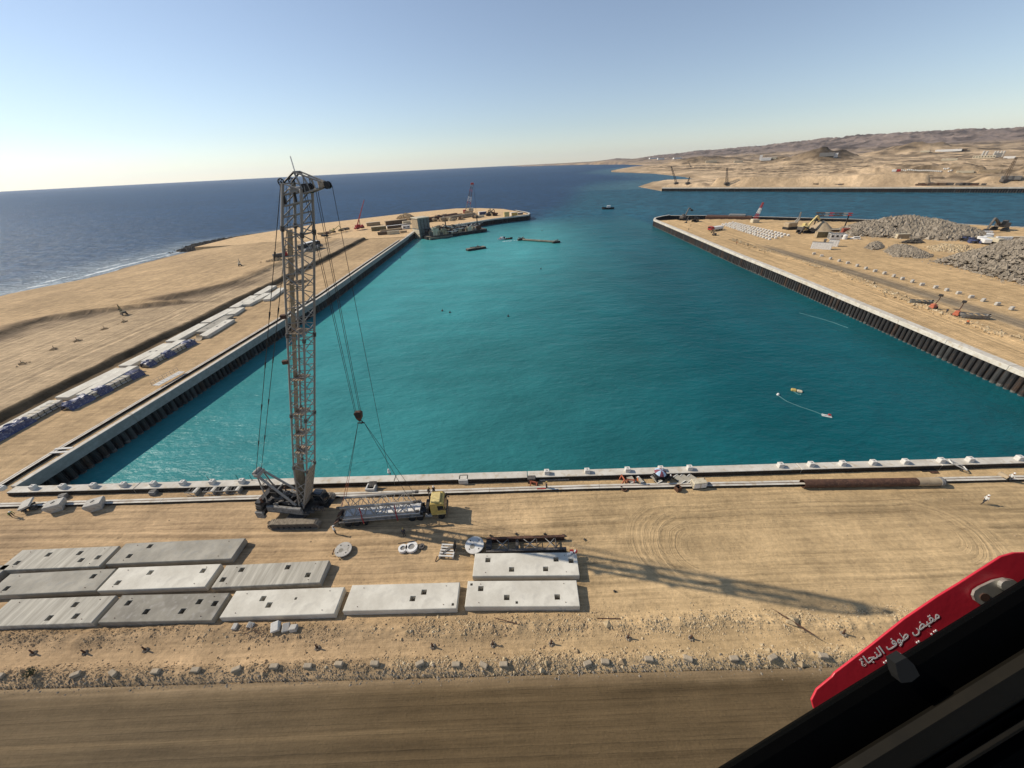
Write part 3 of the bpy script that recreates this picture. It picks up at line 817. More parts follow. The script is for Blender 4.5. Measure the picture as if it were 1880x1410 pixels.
water = tag(grid_mesh('sea', Xs, Ys, np.full(Xs.shape, SEA_Z), np.clip(cs, 0, 1), M['water'], alpha=np.clip(foam, 0, 1), trk=(in_basin, chan, in_basin, in_basin)), kind='structure')

# ---- air: a pale desert haze
hb = MB().box((0, 0, 120), (28600, 28600, 270))
mh = bpy.data.materials.new('haze_air'); mh.use_nodes = True
nt = mh.node_tree; nt.nodes.clear()
pv = nt.nodes.new('ShaderNodeVolumePrincipled'); pv.inputs['Density'].default_value = 2.5e-5; pv.inputs['Color'].default_value = (0.80, 0.88, 1.0, 1)
pv.inputs['Anisotropy'].default_value = 0.35
ou = nt.nodes.new('ShaderNodeOutputMaterial'); nt.links.new(pv.outputs[0], ou.inputs['Volume'])
haze = tag(hb.build('haze', mh), 'pale dusty haze over sea and desert', kind='stuff')
# ================================================================== QUAY WALLS
M['face_shade'] = pm('face_shade_black', (0.030, 0.024, 0.019), (0.018, 0.015, 0.012), 1.5, 0.8, dirt=(0.09, 0.065, 0.04))  # near-black tone paints shade on landward cap faces and rail beam sides
def wall_from_pts(name, label, pts, land_side, capw, caph, seg, pitch, cat='quay wall', pile_to=-6.2, capz=CAP_Z, piles=True, panel_mat=None, pile_r=0.55, cap_mat=None, face_mat=None):
    """quay wall along a polyline (waterside edge of the cap): cap beam in cast segments, tube piles, sheet between them"""
    root = thing(name, label, cat, (pts[0][0], pts[0][1], 0))
    org = Vector((pts[0][0], pts[0][1], 0))
    P = [Vector((p[0], p[1], 0)) for p in pts]
    L = [0.0]
    for a, b in zip(P[:-1], P[1:]): L.append(L[-1] + (b - a).length)
    def at(s):
        for i in range(len(P) - 1):
            if s <= L[i + 1] or i == len(P) - 2:
                d = (P[i + 1] - P[i]).normalized()
                return P[i] + d * (s - L[i]), d
    cap_mat = cap_mat or M['conc_cap']
    n = max(1, int(round(L[-1] / seg)))
    sl = L[-1] / n
    for i in range(n):
        a, d = at(i * sl); b, _ = at((i + 1) * sl)
        d = (b - a).normalized()
        nrm = Vector((-d.y, d.x, 0)) * land_side
        mb = MB()
        a2, b2 = a + d * 0.05, b - d * 0.05
        q = [a2, b2, b2 + nrm * capw, a2 + nrm * capw]
        ch = 0.06
        qi = [a2 + nrm * ch + d * ch, b2 + nrm * ch - d * ch, b2 + nrm * (capw - ch) - d * ch, a2 + nrm * (capw - ch) + d * ch]
        vs = [p - org + Vector((0, 0, capz - caph)) for p in q] + [p - org + Vector((0, 0, capz - ch)) for p in q] + [p - org + Vector((0, 0, capz)) for p in qi]
        fs = [(0, 1, 5, 4), (1, 2, 6, 5), (2, 3, 7, 6), (3, 0, 4, 7), (4, 5, 9, 8), (5, 6, 10, 9), (6, 7, 11, 10), (7, 4, 8, 11), (8, 9, 10, 11), (3, 2, 1, 0)]
        if land_side < 0: fs = [f[::-1] for f in fs]
        mb.add(vs, fs)
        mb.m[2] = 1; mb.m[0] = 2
        mb.build('cap_segment', [cap_mat, M['face_shade'], face_mat or cap_mat], root)
    # continuous sheet behind the piles
    mb = MB()
    for a, b in zip(P[:-1], P[1:]):
        d = (b - a).normalized(); nrm = Vector((-d.y, d.x, 0)) * land_side
        z1 = capz - caph + .02; z0 = -9.5
        o = nrm * 0.75 - org
        o2 = nrm * 1.0 - org
        mb.add([a + o + Vector((0, 0, z0)), b + o + Vector((0, 0, z0)), b + o + Vector((0, 0, z1)), a + o + Vector((0, 0, z1)), a + o2 + Vector((0, 0, z0)), b + o2 + Vector((0, 0, z0)), b + o2 + Vector((0, 0, z1)), a + o2 + Vector((0, 0, z1))],
               [(0, 1, 2, 3), (7, 6, 5, 4), (0, 3, 7, 4), (1, 5, 6, 2), (3, 2, 6, 7), (0, 4, 5, 1)])
    mb.build('sheet_wall', panel_mat or M['steel_pile'], root)
    if piles:
        zt = capz - caph + .02
        pms = []
        for mk_ in ('steel_pile', 'steel_pile_b', 'steel_pile_c'):
            pb = MB(); pb.cyl((0, 0, pile_to), (0, 0, zt), pile_r, n=10, mi=0); pb.cyl((0, 0, SEA_Z - .4), (0, 0, SEA_Z + 0.25 + .2 * len(pms)), pile_r + .012, n=10, mi=1)
            o = pb.build('pile', [M[mk_], M['wet_stone']], root); pms.append(o.data); bpy.data.objects.remove(o)
        cnt = int(L[-1] / pitch)
        extra = MB()
        for i in range(cnt):
            p, d = at((i + .5) * pitch)
            nrm = Vector((-d.y, d.x, 0)) * land_side
            q = p + nrm * 0.62 - org
            if i < 290:
                link('pile', pms[random.choice((0, 0, 0, 1, 2))], root, q, random.uniform(0, 6))
            else:
                extra.cyl(q + Vector((0, 0, pile_to)), q + Vector((0, 0, zt)), pile_r, n=8)
        if extra.v:
            tag(extra.build('pile_row', M['steel_pile'], root), kind='stuff')
    return root

yl_ = [47.9, 70, 94, 125, 156, 185, 215, 250, 280, 304]
wall_left = wall_from_pts('quay_wall', 'long grey quay wall in shade along the left side of the turquoise basin', [(float(XL(y)), y) for y in yl_], +1, 1.1, 2.1, 21.0, 1.55, face_mat=M['conc_dark'])  # darker concrete paints the shade on the water-side cap face
yr2 = [43.0, 69, 104, 130, 158, 192, 220, 250, 290, 328]
wall_right = wall_from_pts('quay_wall', 'sunlit white capped quay wall on dark piles along the right side of the basin', [(float(XR(y)), y) for y in yr2], -1, 2.3, 1.1, 14.5, 1.45)
wall_near = wall_from_pts('quay_wall', 'pale quay wall across the near end of the basin with bollard blocks on top', [(-86.3 + .05, float(YN(-86.3))), (112.0, float(YN(112.0)))], -1, 1.5, 1.7, 22.0, 1.5, piles=False)
arm_face = [(-73.85, 304.3), (-73.6, 338), (-58, 343), (-22, 374), (-10, 385), (25, 404)]
wall_arm = wall_from_pts('quay_wall', 'dark quay wall of the outer pier behind the moored dredging barge', arm_face, +1, 2.0, 1.2, 14.0, 1.6)
wall_tip = wall_from_pts('quay_wall', 'short dark end wall of the outer pier at the basin mouth', [(25, 404.1), (28, 420), (14, 452)], +1, 2.0, 1.2, 14.0, 1.6)
wall_back = wall_from_pts('quay_wall', 'low dark quay wall on the far side of the right hand pier', [(float(a), float(b)) for a, b in [(122.9, 328.3), (129, 342), (145, 352)]] , -1, 1.6, 1.2, 10.0, 1.6)
back_pts = [(145.3, 351.6), (174, 340), (214, 313), (254, 284.5), (283, 256), (314, 215), (345, 175)]
wall_back2 = wall_from_pts('quay_wall', 'dark outer face of the right hand pier along the blue channel', back_pts, -1, 1.4, 1.0, 16.0, 1.8, capz=0.5)
far_pts = [(q0.x, q0.y), tuple((q0 + qd * 130)[:2]), tuple((q0 + qd * 260)[:2]), tuple((q0 + qd * 385)[:2]), tuple((q0 + qd * 520)[:2])]
wall_far = wall_from_pts('quay_wall', 'long dark quay wall of the far desert shore across the channel', far_pts, -1 if qn.dot(Vector((qd.y, -qd.x, 0))) > 0 else 1, 2.0, 1.3, 26.0, 2.0, capz=1.2)

# ---- bollard blocks on the near cap
def bollard_mesh():
    mb = MB()
    mb.cbox((0, 0, 0.36), (.82, .72, .72), .05)
    return mb
def bollard_top():
    mb = MB()
    mb.cyl((0, 0, .72), (0, 0, .77), .14, .11, 10)
    return mb
bx = [6, 63, 117, 173, 228, 283, 337, 391, 445, 1004, 1078, 1152, 1213, 1266, 1433, 1489, 1547, 1603, 1662, 1728, 1781, 1872]
proto = None
for i, px in enumerate(bx):
    p = G(px, 896 - (px - 60) * .0288 + 1.5, CAP_Z)
    y = float(YN(p.x)) - .72
    lab = '%s bollard block %s on the near quay wall' % (ORD[i] if i < 9 else ORD[i - 9], 'from the left pier corner' if i < 9 else 'right of the crane')
    if proto is None:
        proto = thing('bollard', lab, 'bollard', (p.x, y, CAP_Z), R(-1.5), 'bollards along the near quay wall')
        bollard_mesh().build('plinth', M['conc_white'], proto); bollard_top().build('bollard_head', M['conc_dark'], proto)
    else:
        dup(proto, (p.x, y, CAP_Z), R(-1.5), lab)

# ---- rail beams for the quay cranes
def rail_beam(label, pts, w, h, seg):
    root = thing('crane_rail_beam', label, 'rail beam', (pts[0][0], pts[0][1], 0))
    org = Vector((pts[0][0], pts[0][1], 0))
    P = [Vector((p[0], p[1], 0)) for p in pts]
    rail = MB(); groove = MB()
    for a, b in zip(P[:-1], P[1:]):
        L = (b - a).length; d = (b - a) / L; n = Vector((-d.y, d.x, 0))
        k = max(1, int(round(L / seg)))
        for i in range(k):
            c = a + d * (L * (i + .5) / k) - org
            ang = math.atan2(d.y, d.x)
            mb = MB()
            mb.box(c + n * (w * .29) + Vector((0, 0, h / 2 - .3)), (L / k - .04, w * .42, h + .6), ang)
            mb.box(c - n * (w * .29) + Vector((0, 0, h / 2 - .3)), (L / k - .04, w * .42, h + .6), ang)
            mb.box(c + Vector((0, 0, h / 2 - .36)), (L / k - .02, w * .17, h + .44), ang)
            mb.m = [0 if f[0] % 8 == 4 else 1 for f in mb.f]
            mb.build('beam_segment', [M['conc_cap'], M['face_shade']], root)
        rail.box((a + b) / 2 - org + Vector((0, 0, h - .06)), (L, .10, .14), math.atan2(d.y, d.x))
    rail.build('rail', M['rust'], root)
    return root
rb = [(x, y - .28) for x, y in [(-130, 45.75), (-85.3, 44.5), (-57.8, 43.8), (-21.9, 43.0), (13.1, 42.2), (47, 40.9), (78.1, 39.8), (150, 37.4)]]
rail_near = rail_beam('long concrete crane rail beam running along the sand behind the near quay wall', rb, .86, .42, 18)
rl = [(float(XL(y)) - 3.9 - .8 * float(sstep(160, 60, y)), y) for y in (34.0, 58, 83, 107, 132, 158, 185, 215, 250, 290)]
rail_left = rail_beam('concrete crane rail beam along the left pier beside the quay wall', rl, 1.0, .5, 20)

# ---- loose stones of the two spoil ridges: nobody could count them
def scatter(name, n, fx, mat, seed, label):
    rng = random.Random(seed)
    mb = MB()
    for _ in range(n):
        x, y, z, r = fx(rng)
        mb.rock((x, y, z), r, rng=rng, squash=.8)
    return tag(mb.build(name, mat), label, kind='stuff')
def ground_z(x, y):
    X = np.array([[float(x)]]); Y = np.array([[float(y)]])
    return float(near_height(X, Y)[0][0, 0])
def batch_z(xs, ys):
    return near_height(np.array([xs]), np.array([ys]))[0][0]
def ridge_stones(n, seed, which):
    rng = np.random.RandomState(seed)
    if which == 'right':
        x = rng.uniform(-14, 47, n); x = np.where(rng.rand(n) < .75, x, rng.uniform(-45, 60, n))
    else:
        x = rng.uniform(-78, 12, n)
    one = rng.rand(n) < .55
    y = np.where(one, 21.9 - .026 * x + rng.normal(0, .75, n), 18.4 - .018 * x + rng.normal(0, .55, n))
    dens = fbm(x * .35, y * .5, 4, 200 + seed)
    keep = rng.rand(n) < np.clip((dens - .34) * 3.6, .06, 1)
    x, y = x[keep], y[keep]; n = len(x)
    z = batch_z(x, y)
    r = np.clip(rng.lognormal(-2.95, .55, n), .025, .24)
    r = np.where(rng.rand(n) < .015, r * 2.6, r)
    return x, y, z - r * .25, r
for nm, n, seed, which, mat, lab in (('rubble', 26000, 3, 'right', M['stone_yellow'], 'pale broken stones on the spoil ridges right of the slabs'), ('rubble', 24000, 4, 'left', M['stone_sand'], 'brown clods and stones on the spoil ridges below the slabs')):
    x, y, z, r = ridge_stones(n, seed, which)
    rng = random.Random(seed); mb = MB()
    for a, b, c_, d in zip(x, y, z, r):
        mb.rock((a, b, c_ + d * .25), d, rng=rng)
    tag(mb.build(nm, mat), lab, kind='stuff')
# grey stones caught under the road-edge blocks
rng = random.Random(12); mb = MB()
xs = [rng.uniform(-78, 48) for _ in range(6500)]
ys = [17.55 - .018 * x + rng.gauss(0, .38) for x in xs]
zs = batch_z(np.array(xs), np.array(ys))
for a, b, c_ in zip(xs, ys, zs):
    d = min(.2, rng.lognormvariate(-2.85, .45)); mb.rock((a, b, max(c_, -.02) + d * .3), d, rng=rng)
tag(mb.build('rubble', M['stone_grey']), 'grey stones strewn at the foot of the lower spoil ridge by the road', kind='stuff')

# ---- concrete edge blocks along the haul road and marker stakes on the ridge
blk = [(5, 1240, 0), (143, 1237, 1), (212, 1236, 2), (290, 1232, 0), (363, 1229, 0), (437, 1228, 1), (507, 1224, 0), (568, 1222, 0), (625, 1220, 0), (690, 1219, 0), (772, 1219, 1), (838, 1219, 0), (888, 1220, 2), (925, 1219, 0), (1078, 1216, 1), (1110, 1213, 0), (1190, 1209, 0), (1262, 1208, 2), (1345, 1208, 0), (1415, 1207, 1), (1508, 1204, 0)]
bp_ = None
for i, (px, py, k) in enumerate(blk):
    p = G(px, py + 4, .25)
    z = ground_z(p.x, p.y)
    lab = 'small weathered concrete block, %s from the left on the ridge beside the dirt road' % ORD[i]
    rz = (-.05, .35, -.4)[k] + random.uniform(-.08, .08)
    if bp_ is None:
        bp_ = MB().cbox((0, 0, .15), (.86, .44, .38), .05).build('edge_block', M['conc_dusty'], None, (p.x, p.y, z + .02), rz=rz)
        tag(bp_, lab, 'concrete block', 'concrete blocks along the haul road')
        o = bp_
    else:
        o = link('edge_block', bp_.data, None, (p.x, p.y, z + .02), rz); tag(o, lab, 'concrete block', 'concrete blocks along the haul road')
    o.rotation_euler = (random.uniform(-.12, .12), random.uniform(-.1, .1), rz)

stk = [(62, 1198), (157, 1197), (268, 1192), (583, 1188), (795, 1186), (905, 1182), (1012, 1180), (1153, 1170), (1268, 1170), (1546, 1164)]
sp_ = None
for i, (px, py) in enumerate(stk):
    p = G(px, py + 2); z = ground_z(p.x, p.y)
    lab = 'short dark marker stake in a stone heap, %s from the left below the slabs' % ORD[i]
    if sp_ is None:
        sp_ = thing('marker_stake', lab, 'marker stake', (p.x, p.y, z - .05), 0, 'marker stakes on the spoil ridge')
        MB().cyl((0, 0, 0), (.05, 0, .85), .09, .07, 7).build('post', M['rust'], sp_)
        b = MB(); rg = random.Random(3)
        for k in range(7):
            a = k * .9; b.rock((math.cos(a) * .22, math.sin(a) * .2, .12), .16, rng=rg)
        b.build('stone_foot', M['stone_grey'], sp_)
    else:
        dup(sp_, (p.x, p.y, z - .05), random.uniform(0, 6), lab)

# a tuft of dry shrub by the road edge
p = G(66, 1243); sh = thing('shrub', 'small grey green shrub on the ridge near the left end of the road', 'shrub', (p.x, p.y, ground_z(p.x, p.y)))
mb = MB(); rg = random.Random(5)
for k in range(170):
    a = rg.random() * 6.28; e = rg.uniform(.15, 1.5); l = rg.uniform(.25, .85)
    d = Vector((math.cos(a) * math.cos(e), math.sin(a) * math.cos(e), math.sin(e)))
    q = d * l; s = d.orthogonal().normalized() * .05
    mb.add([q - s, q + s, q + d * .14 + s * .3, q + d * .14 - s * .3], [(0, 1, 2, 3)])
mb.build('leaves', M['shrub'], sh)
mb = MB()
for k in range(9):
    a = k * .7; mb.cyl((0, 0, 0), (math.cos(a) * .35, math.sin(a) * .35, .5), .02, .01, 5)
mb.build('stems', M['rust'], sh)

# rubble left of the white slab: broken blocks and a tangle of bars
for i, (px, py, s, lab) in enumerate(((433, 1152, .55, 'broken pale concrete lump lying left of the other lumps below the white slab'), (462, 1150, .6, 'flat pale concrete lump beside the tangle of bars below the slabs'), (509, 1155, .85, 'largest tilted white concrete lump in front of the slab row'),
                                    (527, 1155, .75, 'white square concrete lump between two others in front of the slab row'), (541, 1156, .65, 'white concrete lump at the right end of the heap in front of the slabs'))):
    p = G(px, py, .3); z = ground_z(p.x, p.y)
    o = MB().cbox((0, 0, .0), (s * 1.2, s, s * .8), .06).build('concrete_lump', M['conc' if i != 2 else 'conc_white'], None, (p.x, p.y, z + s * .3))
    o.rotation_euler = (random.uniform(-.4, .4), random.uniform(-.4, .4), random.uniform(0, 3)); tag(o, lab, 'concrete lump', 'concrete lumps below the slabs')
p = G(468, 1164); mb = MB(); rg = random.Random(9)
for k in range(14):
    a = rg.uniform(0, 6.28); l = rg.uniform(.6, 1.7)
    c0 = Vector((rg.uniform(-.9, .9), rg.uniform(-.5, .5), .12)); c1 = c0 + Vector((math.cos(a) * l, math.sin(a) * l * .6, rg.uniform(.1, .7)))
    mb.cyl(c0, c1, .025, .015, 5)
tag(mb.build('bar_tangle', M['rust'], None, (p.x, p.y, ground_z(p.x, p.y))), 'tangle of thin bent bars on the ridge below the white slab', 'scrap bars')
p = G(1452, 1150); mb = MB(); rg = random.Random(10)
for k in range(12):
    c0 = Vector((-1.0 + k * .16, .9 - k * .16, .15)); mb.cyl(c0 + Vector((-.5, .7, rg.uniform(0, .3))), c0 + Vector((.8, -.8, rg.uniform(.05, .4))), .022, n=5)
tag(mb.build('bar_tangle', M['rust'], None, (p.x, p.y, ground_z(p.x, p.y))), 'bundle of long rusty bars dumped on the ridge near the red lever', 'scrap bars')
for px0, py0, px1, py1, lab in ((1096, 1137, 1139, 1138, 'thin steel bar lying across the sand right of the slabs'), (908, 1139, 950, 1150, 'long thin pole lying in the stones below the right slab')):
    a, b = G(px0, py0, .2), G(px1, py1, .2)
    mb = MB().cyl((0, 0, 0), b - a, .05, n=6); o = mb.build('loose_bar', M['rust'], None, (a.x, a.y, max(ground_z(a.x, a.y), ground_z(b.x, b.y)) + .08)); tag(o, lab, 'steel bar')
p = G(1452, 1143, .3); o = MB().rock((0, 0, .2), .75, squash=.6).build('boulder', M['stone_yellow'], None, (p.x, p.y, ground_z(p.x, p.y))); tag(o, 'pale boulder alone on the spoil ridge beside the bar bundle', 'boulder')
p = G(1115, 1148, .2); o = MB().rock((0, 0, .15), .5, squash=.7).build('boulder', M['stone_yellow'], None, (p.x, p.y, ground_z(p.x, p.y))); tag(o, 'smaller pale boulder on the ridge below the loose bar', 'boulder')
p = G(1128, 1086); o = MB().rock((0, 0, .1), .28, squash=.7).build('boulder', M['stone_dark'], None, (p.x, p.y, ground_z(p.x, p.y))); tag(o, 'single dark stone on the sand right of the slabs', 'boulder')

# litter of pebbles and clods over the working surface
rng_ = np.random.RandomState(88); n = 2600
x = rng_.uniform(-75, 75, n); y = rng_.uniform(22.5, 41.5, n); y = y - .0265 * x
k = rng_.rand(n) < np.clip((fbm(x * .12, y * .12, 3, 210) - .35) * 3, .04, 1); x, y = x[k], y[k]
z = batch_z(x, y); r = np.clip(rng_.lognormal(-3.3, .6, len(x)), .02, .16); rg = random.Random(6); mb = MB()
for a, b, c_, d in zip(x, y, z, r): mb.rock((a, b, c_), d, rng=rg)
tag(mb.build('pebbles', M['stone_sand']), 'small pebbles and clods littered over the sandy working surface', kind='stuff')
# ================================================================== CRAWLER CRANE
CC = Vector((-33.0, 39.75, 0)); CA = R(-9.5)
crane = thing('crawler_crane', 'tall grey lattice boom crawler crane standing on the sand by the near quay wall', 'crawler crane', CC, CA)
TUBE = MB().cyl((0, 0, 0), (0, 0, 1), 1.0, n=6, caps=False)
_tm = bpy.data.meshes.new('bar')
_tm.from_pydata(TUBE.v, [], TUBE.f)
def bar_mesh(mat):
    me = _tm.copy(); me.name = 'bar'; me.materials.append(mat); return me
BAR = {k: bar_mesh(M[k]) for k in ('boom', 'boom_walk', 'iron', 'machine', 'rust', 'white', 'red', 'machine_dk', 'orange', 'yellow', 'brown')}
def bar(name, a, b, r, matk, parent):
    """one straight member as an object of its own (shares its mesh with all its kind)"""
    a, b = Vector(a), Vector(b); d = b - a
    o = link(name, BAR[matk], parent)
    q = d.to_track_quat('Z', 'Y')
    o.matrix_local = Matrix.LocRotScale(a, q, Vector((r, r, d.length)))
    return o

# -- undercarriage
def crawler_track(lat):
    root = MB().cbox((0, lat, .62), (6.3, .62, .72), .1).build('track_frame', M['machine_dk'], crane)
    root.rotation_euler = (0, 0, R(7.5))
    sh = MB(); Lh, rr = 3.15, .60
    per = 2 * 2 * Lh + 2 * math.pi * rr; n = 52
    for i in range(n):
        s = per * i / n
        if s < 2 * Lh: p = (-Lh + s, rr * 2 + .02); a = 0
        elif s < 2 * Lh + math.pi * rr:
            t = (s - 2 * Lh) / rr; p = (Lh + math.sin(t) * rr, rr + math.cos(t) * rr + .02); a = -t
        elif s < 4 * Lh + math.pi * rr: p = (Lh - (s - 2 * Lh - math.pi * rr), .02); a = math.pi
        else:
            t = (s - 4 * Lh - math.pi * rr) / rr; p = (-Lh - math.sin(t) * rr, rr - math.cos(t) * rr + .02); a = math.pi - t
        rot = Matrix.Rotation(-a, 3, 'Y')
        c = Vector((p[0], lat, p[1]))
        sh.box(c, (.27, 1.0, .07), rot=rot); sh.box(c + rot @ Vector((0.05, 0, .05)), (.07, .98, .06), rot=rot)
    tag(sh.build('track_shoes', M['track'], root), kind='stuff')
    for x in (-3.1, 3.1):
        MB().cyl((x, lat - .36, .62), (x, lat + .36, .62), .47, n=14).build('sprocket', M['machine_dk'], root)
    for k in range(7):
        MB().cyl((-2.4 + k * .8, lat - .34, .28), (-2.4 + k * .8, lat + .34, .28), .17, n=10).build('road_roller', M['iron'], root)
    return root
crawler_track(-2.55); crawler_track(2.55)
MB().cbox((0, 0, .85), (2.6, 4.6, .6), .08).build('car_body', M['machine_dk'], crane)
MB().cyl((0, 0, 1.1), (0, 0, 1.5), 1.25, n=24).build('slewing_ring', M['iron'], crane)

# -- upper structure
deck = MB(); deck.box((-1.2, 0, 1.66), (6.9, 2.9, .34)); deck.box((2.4, 0, 1.72), (1.0, 2.2, .3))
deck.build('deck', M['machine_dk'], crane)
for side in (-1, 1):
    h = MB(); h.cbox((-1.35, side * 1.48, 2.36), (5.6, .42, 1.15), .05)
    sp = h.build('side_housing', M['machine'], crane)
    for k in range(4):
        b = MB(); b.box((-3.5 + k * 1.42, side * 1.70, 2.38), (1.22, .03, .86)); b.build('door_panel', M['machine'], sp)
        b = MB(); b.box((-3.05 + k * 1.42, side * 1.722, 2.42), (.05, .03, .22)); b.build('handle', M['iron'], sp)
    b = MB(); b.box((-2.0, side * 1.70, 1.84), (4.2, .04, .12)); b.build('step_rail', M['machine_dk'], sp)
en = MB(); en.cbox((-3.1, .35, 2.75), (2.2, 1.7, 1.5), .10)
eo = en.build('engine_house', M['machine_dk'], crane)
for k in range(5):
    MB().box((-3.9 + k * .38, .35, 3.53), (.2, 1.3, .05)).build('louvre', M['machine'], eo)
MB().cyl((-2.5, 1.0, 3.4), (-2.5, 1.0, 4.3), .10, n=8).build('exhaust', M['rust'], eo)
rd = MB().cbox((-4.0, -1.0, 2.7), (.9, .8, 1.3), .06).build('radiator', M['iron'], crane)
MB().cyl((-4.47, -1.0, 2.75), (-4.52, -1.0, 2.75), .32, n=14).build('fan_guard', M['machine_dk'], rd)
for x, r_, z in ((-1.15, .46, 2.6), (-.05, .50, 2.65), (1.0, .40, 2.5)):
    w_ = MB().cyl((x, -.85, z), (x, .85, z), r_, n=18).build('winch_drum', M['cable'], crane)
    for s in (-.88, .88):
        MB().cyl((x, s - .03, z), (x, s + .03, z), r_ * 1.32, n=18).build('flange', M['machine_dk'], w_)
rg = random.Random(21)
cl = MB()
for k in range(46):
    x, y = rg.uniform(-4.3, 1.5), rg.uniform(-1.2, 1.3)
    cl.box((x, y, rg.uniform(2.9, 3.45)), (rg.uniform(.15, .6), rg.uniform(.1, .5), rg.uniform(.12, .4)), rg.uniform(0, 3), mi=rg.choice((0, 1, 2)))
for k in range(26):
    a = Vector((rg.uniform(-4, 1.4), rg.uniform(-1.2, 1.2), rg.uniform(2.9, 3.5))); b = a + Vector((rg.uniform(-1.3, 1.3), rg.uniform(-.7, .7), rg.uniform(-.3, .3)))
    cl.cyl(a, b, rg.uniform(.03, .07), n=6, mi=rg.choice((0, 1, 2)))
cl.build('pipework', [M['machine'], M['machine_dk'], M['iron']], crane)
# counterweight: stacked plates behind the engine
for k in range(5):
    c = MB().cbox((-5.15, 0, 1.62 + k * .46), (1.15 - .05 * k, 4.5 - .22 * k, .44), .06)
    c.build('counterweight_plate', M['machine_dk'] if k % 2 else M['iron'], crane)
for s in (-1, 1):
    MB().cbox((-5.25, s * 2.05, 1.55), (1.35, .5, 1.2), .08).build('counterweight_wing', M['machine'], crane)
for s in (-1, 1):
    MB().cyl((-4.7, s * 1.4, 3.4), (-4.7, s * 1.4, 4.2), .16, n=10).build('lifting_lug', M['rust'], crane)
wr = MB().cyl((-4.45, .8, 4.0), (-4.45, 1.15, 4.0), .55, n=16).build('hose_reel', M['rust'], crane)
# cab on the far front corner
cabp = MB().extrude([(2.0, 1.8), (3.75, 1.8), (3.95, 2.5), (3.6, 3.75), (2.05, 3.75)], Vector((1, 0, 0)), Vector((0, 0, 1)), Vector((0, 1, 0)), (0, 0, 0), .45, 1.75)
ca = cabp.build('operator_cab', M['machine_dk'], crane)
MB().extrude([(3.80, 2.05), (3.99, 2.5), (3.66, 3.62), (3.58, 3.62), (3.88, 2.5)], Vector((1, 0, 0)), Vector((0, 0, 1)), Vector((0, 1, 0)), (0, 0, 0), .52, 1.68).build('windscreen', M['glass'], ca)
MB().extrude([(2.3, 2.55), (3.72, 2.5), (3.5, 3.6), (2.3, 3.6)], Vector((1, 0, 0)), Vector((0, 0, 1)), Vector((0, 1, 0)), (0, 0, 0), .425, .452).build('side_window', M['glass'], ca)
MB().box((2.8, 1.1, 3.80), (1.3, .9, .06)).build('roof_hatch', M['glass'], ca)
for k in range(5):
    bar('guard_rail', (3.0 + k * .35, .3, 1.85), (3.0 + k * .35, .3, 2.85), .03, 'iron', crane)
bar('guard_rail', (3.0, .3, 2.85), (4.45, .3, 2.85), .03, 'iron', crane); bar('guard_rail', (3.0, .3, 2.4), (4.45, .3, 2.4), .03, 'iron', crane)
wk = MB().box((3.6, .9, 1.72), (2.0, 1.7, .07)).build('walkway', M['iron'], crane)
for k in range(4):
    MB().box((2.6 + .5 * k, -.5, 2.1), (.34, .5, .5 + .1 * (k % 2)), .2 * k).build('tool_box', M['machine_dk'], crane)

# -- gantry (A-frame) that holds the pendants
for s in (-1, 1):
    t = Vector((-4.25, s * .55, 8.1))
    bar('gantry_leg', (.45, s * 1.05, 3.0), t, .17, 'boom', crane)
    bar('gantry_strut', (-4.15, s * 1.15, 2.7), t, .10, 'boom', crane)
bar('gantry_cross', (-1.9, -.85, 5.55), (-1.9, .85, 5.55), .09, 'boom', crane)
gh = MB(); gh.cbox((-4.3, 0, 8.1), (.8, 1.5, .5), .1); gh.cyl((-4.55, -.6, 8.3), (-4.55, .6, 8.3), .36, n=14)
gh.build('gantry_head', M['boom'], crane)
wn_ = MB()
wn_.cyl((-3.3, -.3, 4.6), (-3.3, .5, 4.6), .55, n=14); wn_.box((-3.2, .1, 4.1), (1.0, 1.1, .9))
wn_.build('luffing_winch', M['iron'], crane)
for s in (-.5, -.3, -.1, .1, .3, .5):
    bar('luffing_rope', (-3.3, s, 5.0), (-4.4, s, 7.9), .022, 'iron', crane)

# -- boom
INC = R(71.15); BL = 44.4
HX, HZ = .9, 2.1
bu = Vector((math.cos(INC), 0, math.sin(INC))); bn = Vector((math.sin(INC), 0, -math.cos(INC)))
def BP(s, n, w): return Vector((HX, 0, HZ)) + bu * s + bn * n + Vector((0, w, 0))
HALF = .93
boom = MB()
heel_root = bpy.data.objects.new('boom', None); COL.objects.link(heel_root); heel_root.parent = crane
S0, S1, S2 = 8.6, 40.6, BL
top_h = .80
for sn in (-1, 1):
    for sw in (-1, 1):
        bar('chord', BP(.3, sn * .30, sw * .95), BP(S0, sn * HALF, sw * HALF), .125, 'boom', heel_root)
        for a, b in ((S0, 18.0), (18.0, 29.4), (29.4, S1)):
            bar('chord', BP(a, sn * HALF, sw * HALF), BP(b, sn * HALF, sw * HALF), .115, 'boom', heel_root)
        bar('chord', BP(S1, sn * HALF, sw * HALF), BP(S2, sn * top_h * (1.0 if sn < 0 else 1.05), sw * top_h), .13, 'boom', heel_root)
NB = 18
for i in range(NB):
    a = S0 + (S1 - S0) * i / NB; b = S0 + (S1 - S0) * (i + 1) / NB; mid = (a + b) / 2
    for sn in (-1, 1):
        bar('brace', BP(a, sn * HALF, -HALF), BP(mid, sn * HALF, HALF), .05, 'boom', heel_root)
        bar('brace', BP(mid, sn * HALF, HALF), BP(b, sn * HALF, -HALF), .05, 'boom', heel_root)
    for sw in (-1, 1):
        bar('brace', BP(a, HALF, sw * HALF), BP(mid, -HALF, sw * HALF), .05, 'boom', heel_root)
        bar('brace', BP(mid, -HALF, sw * HALF), BP(b, HALF, sw * HALF), .05, 'boom', heel_root)
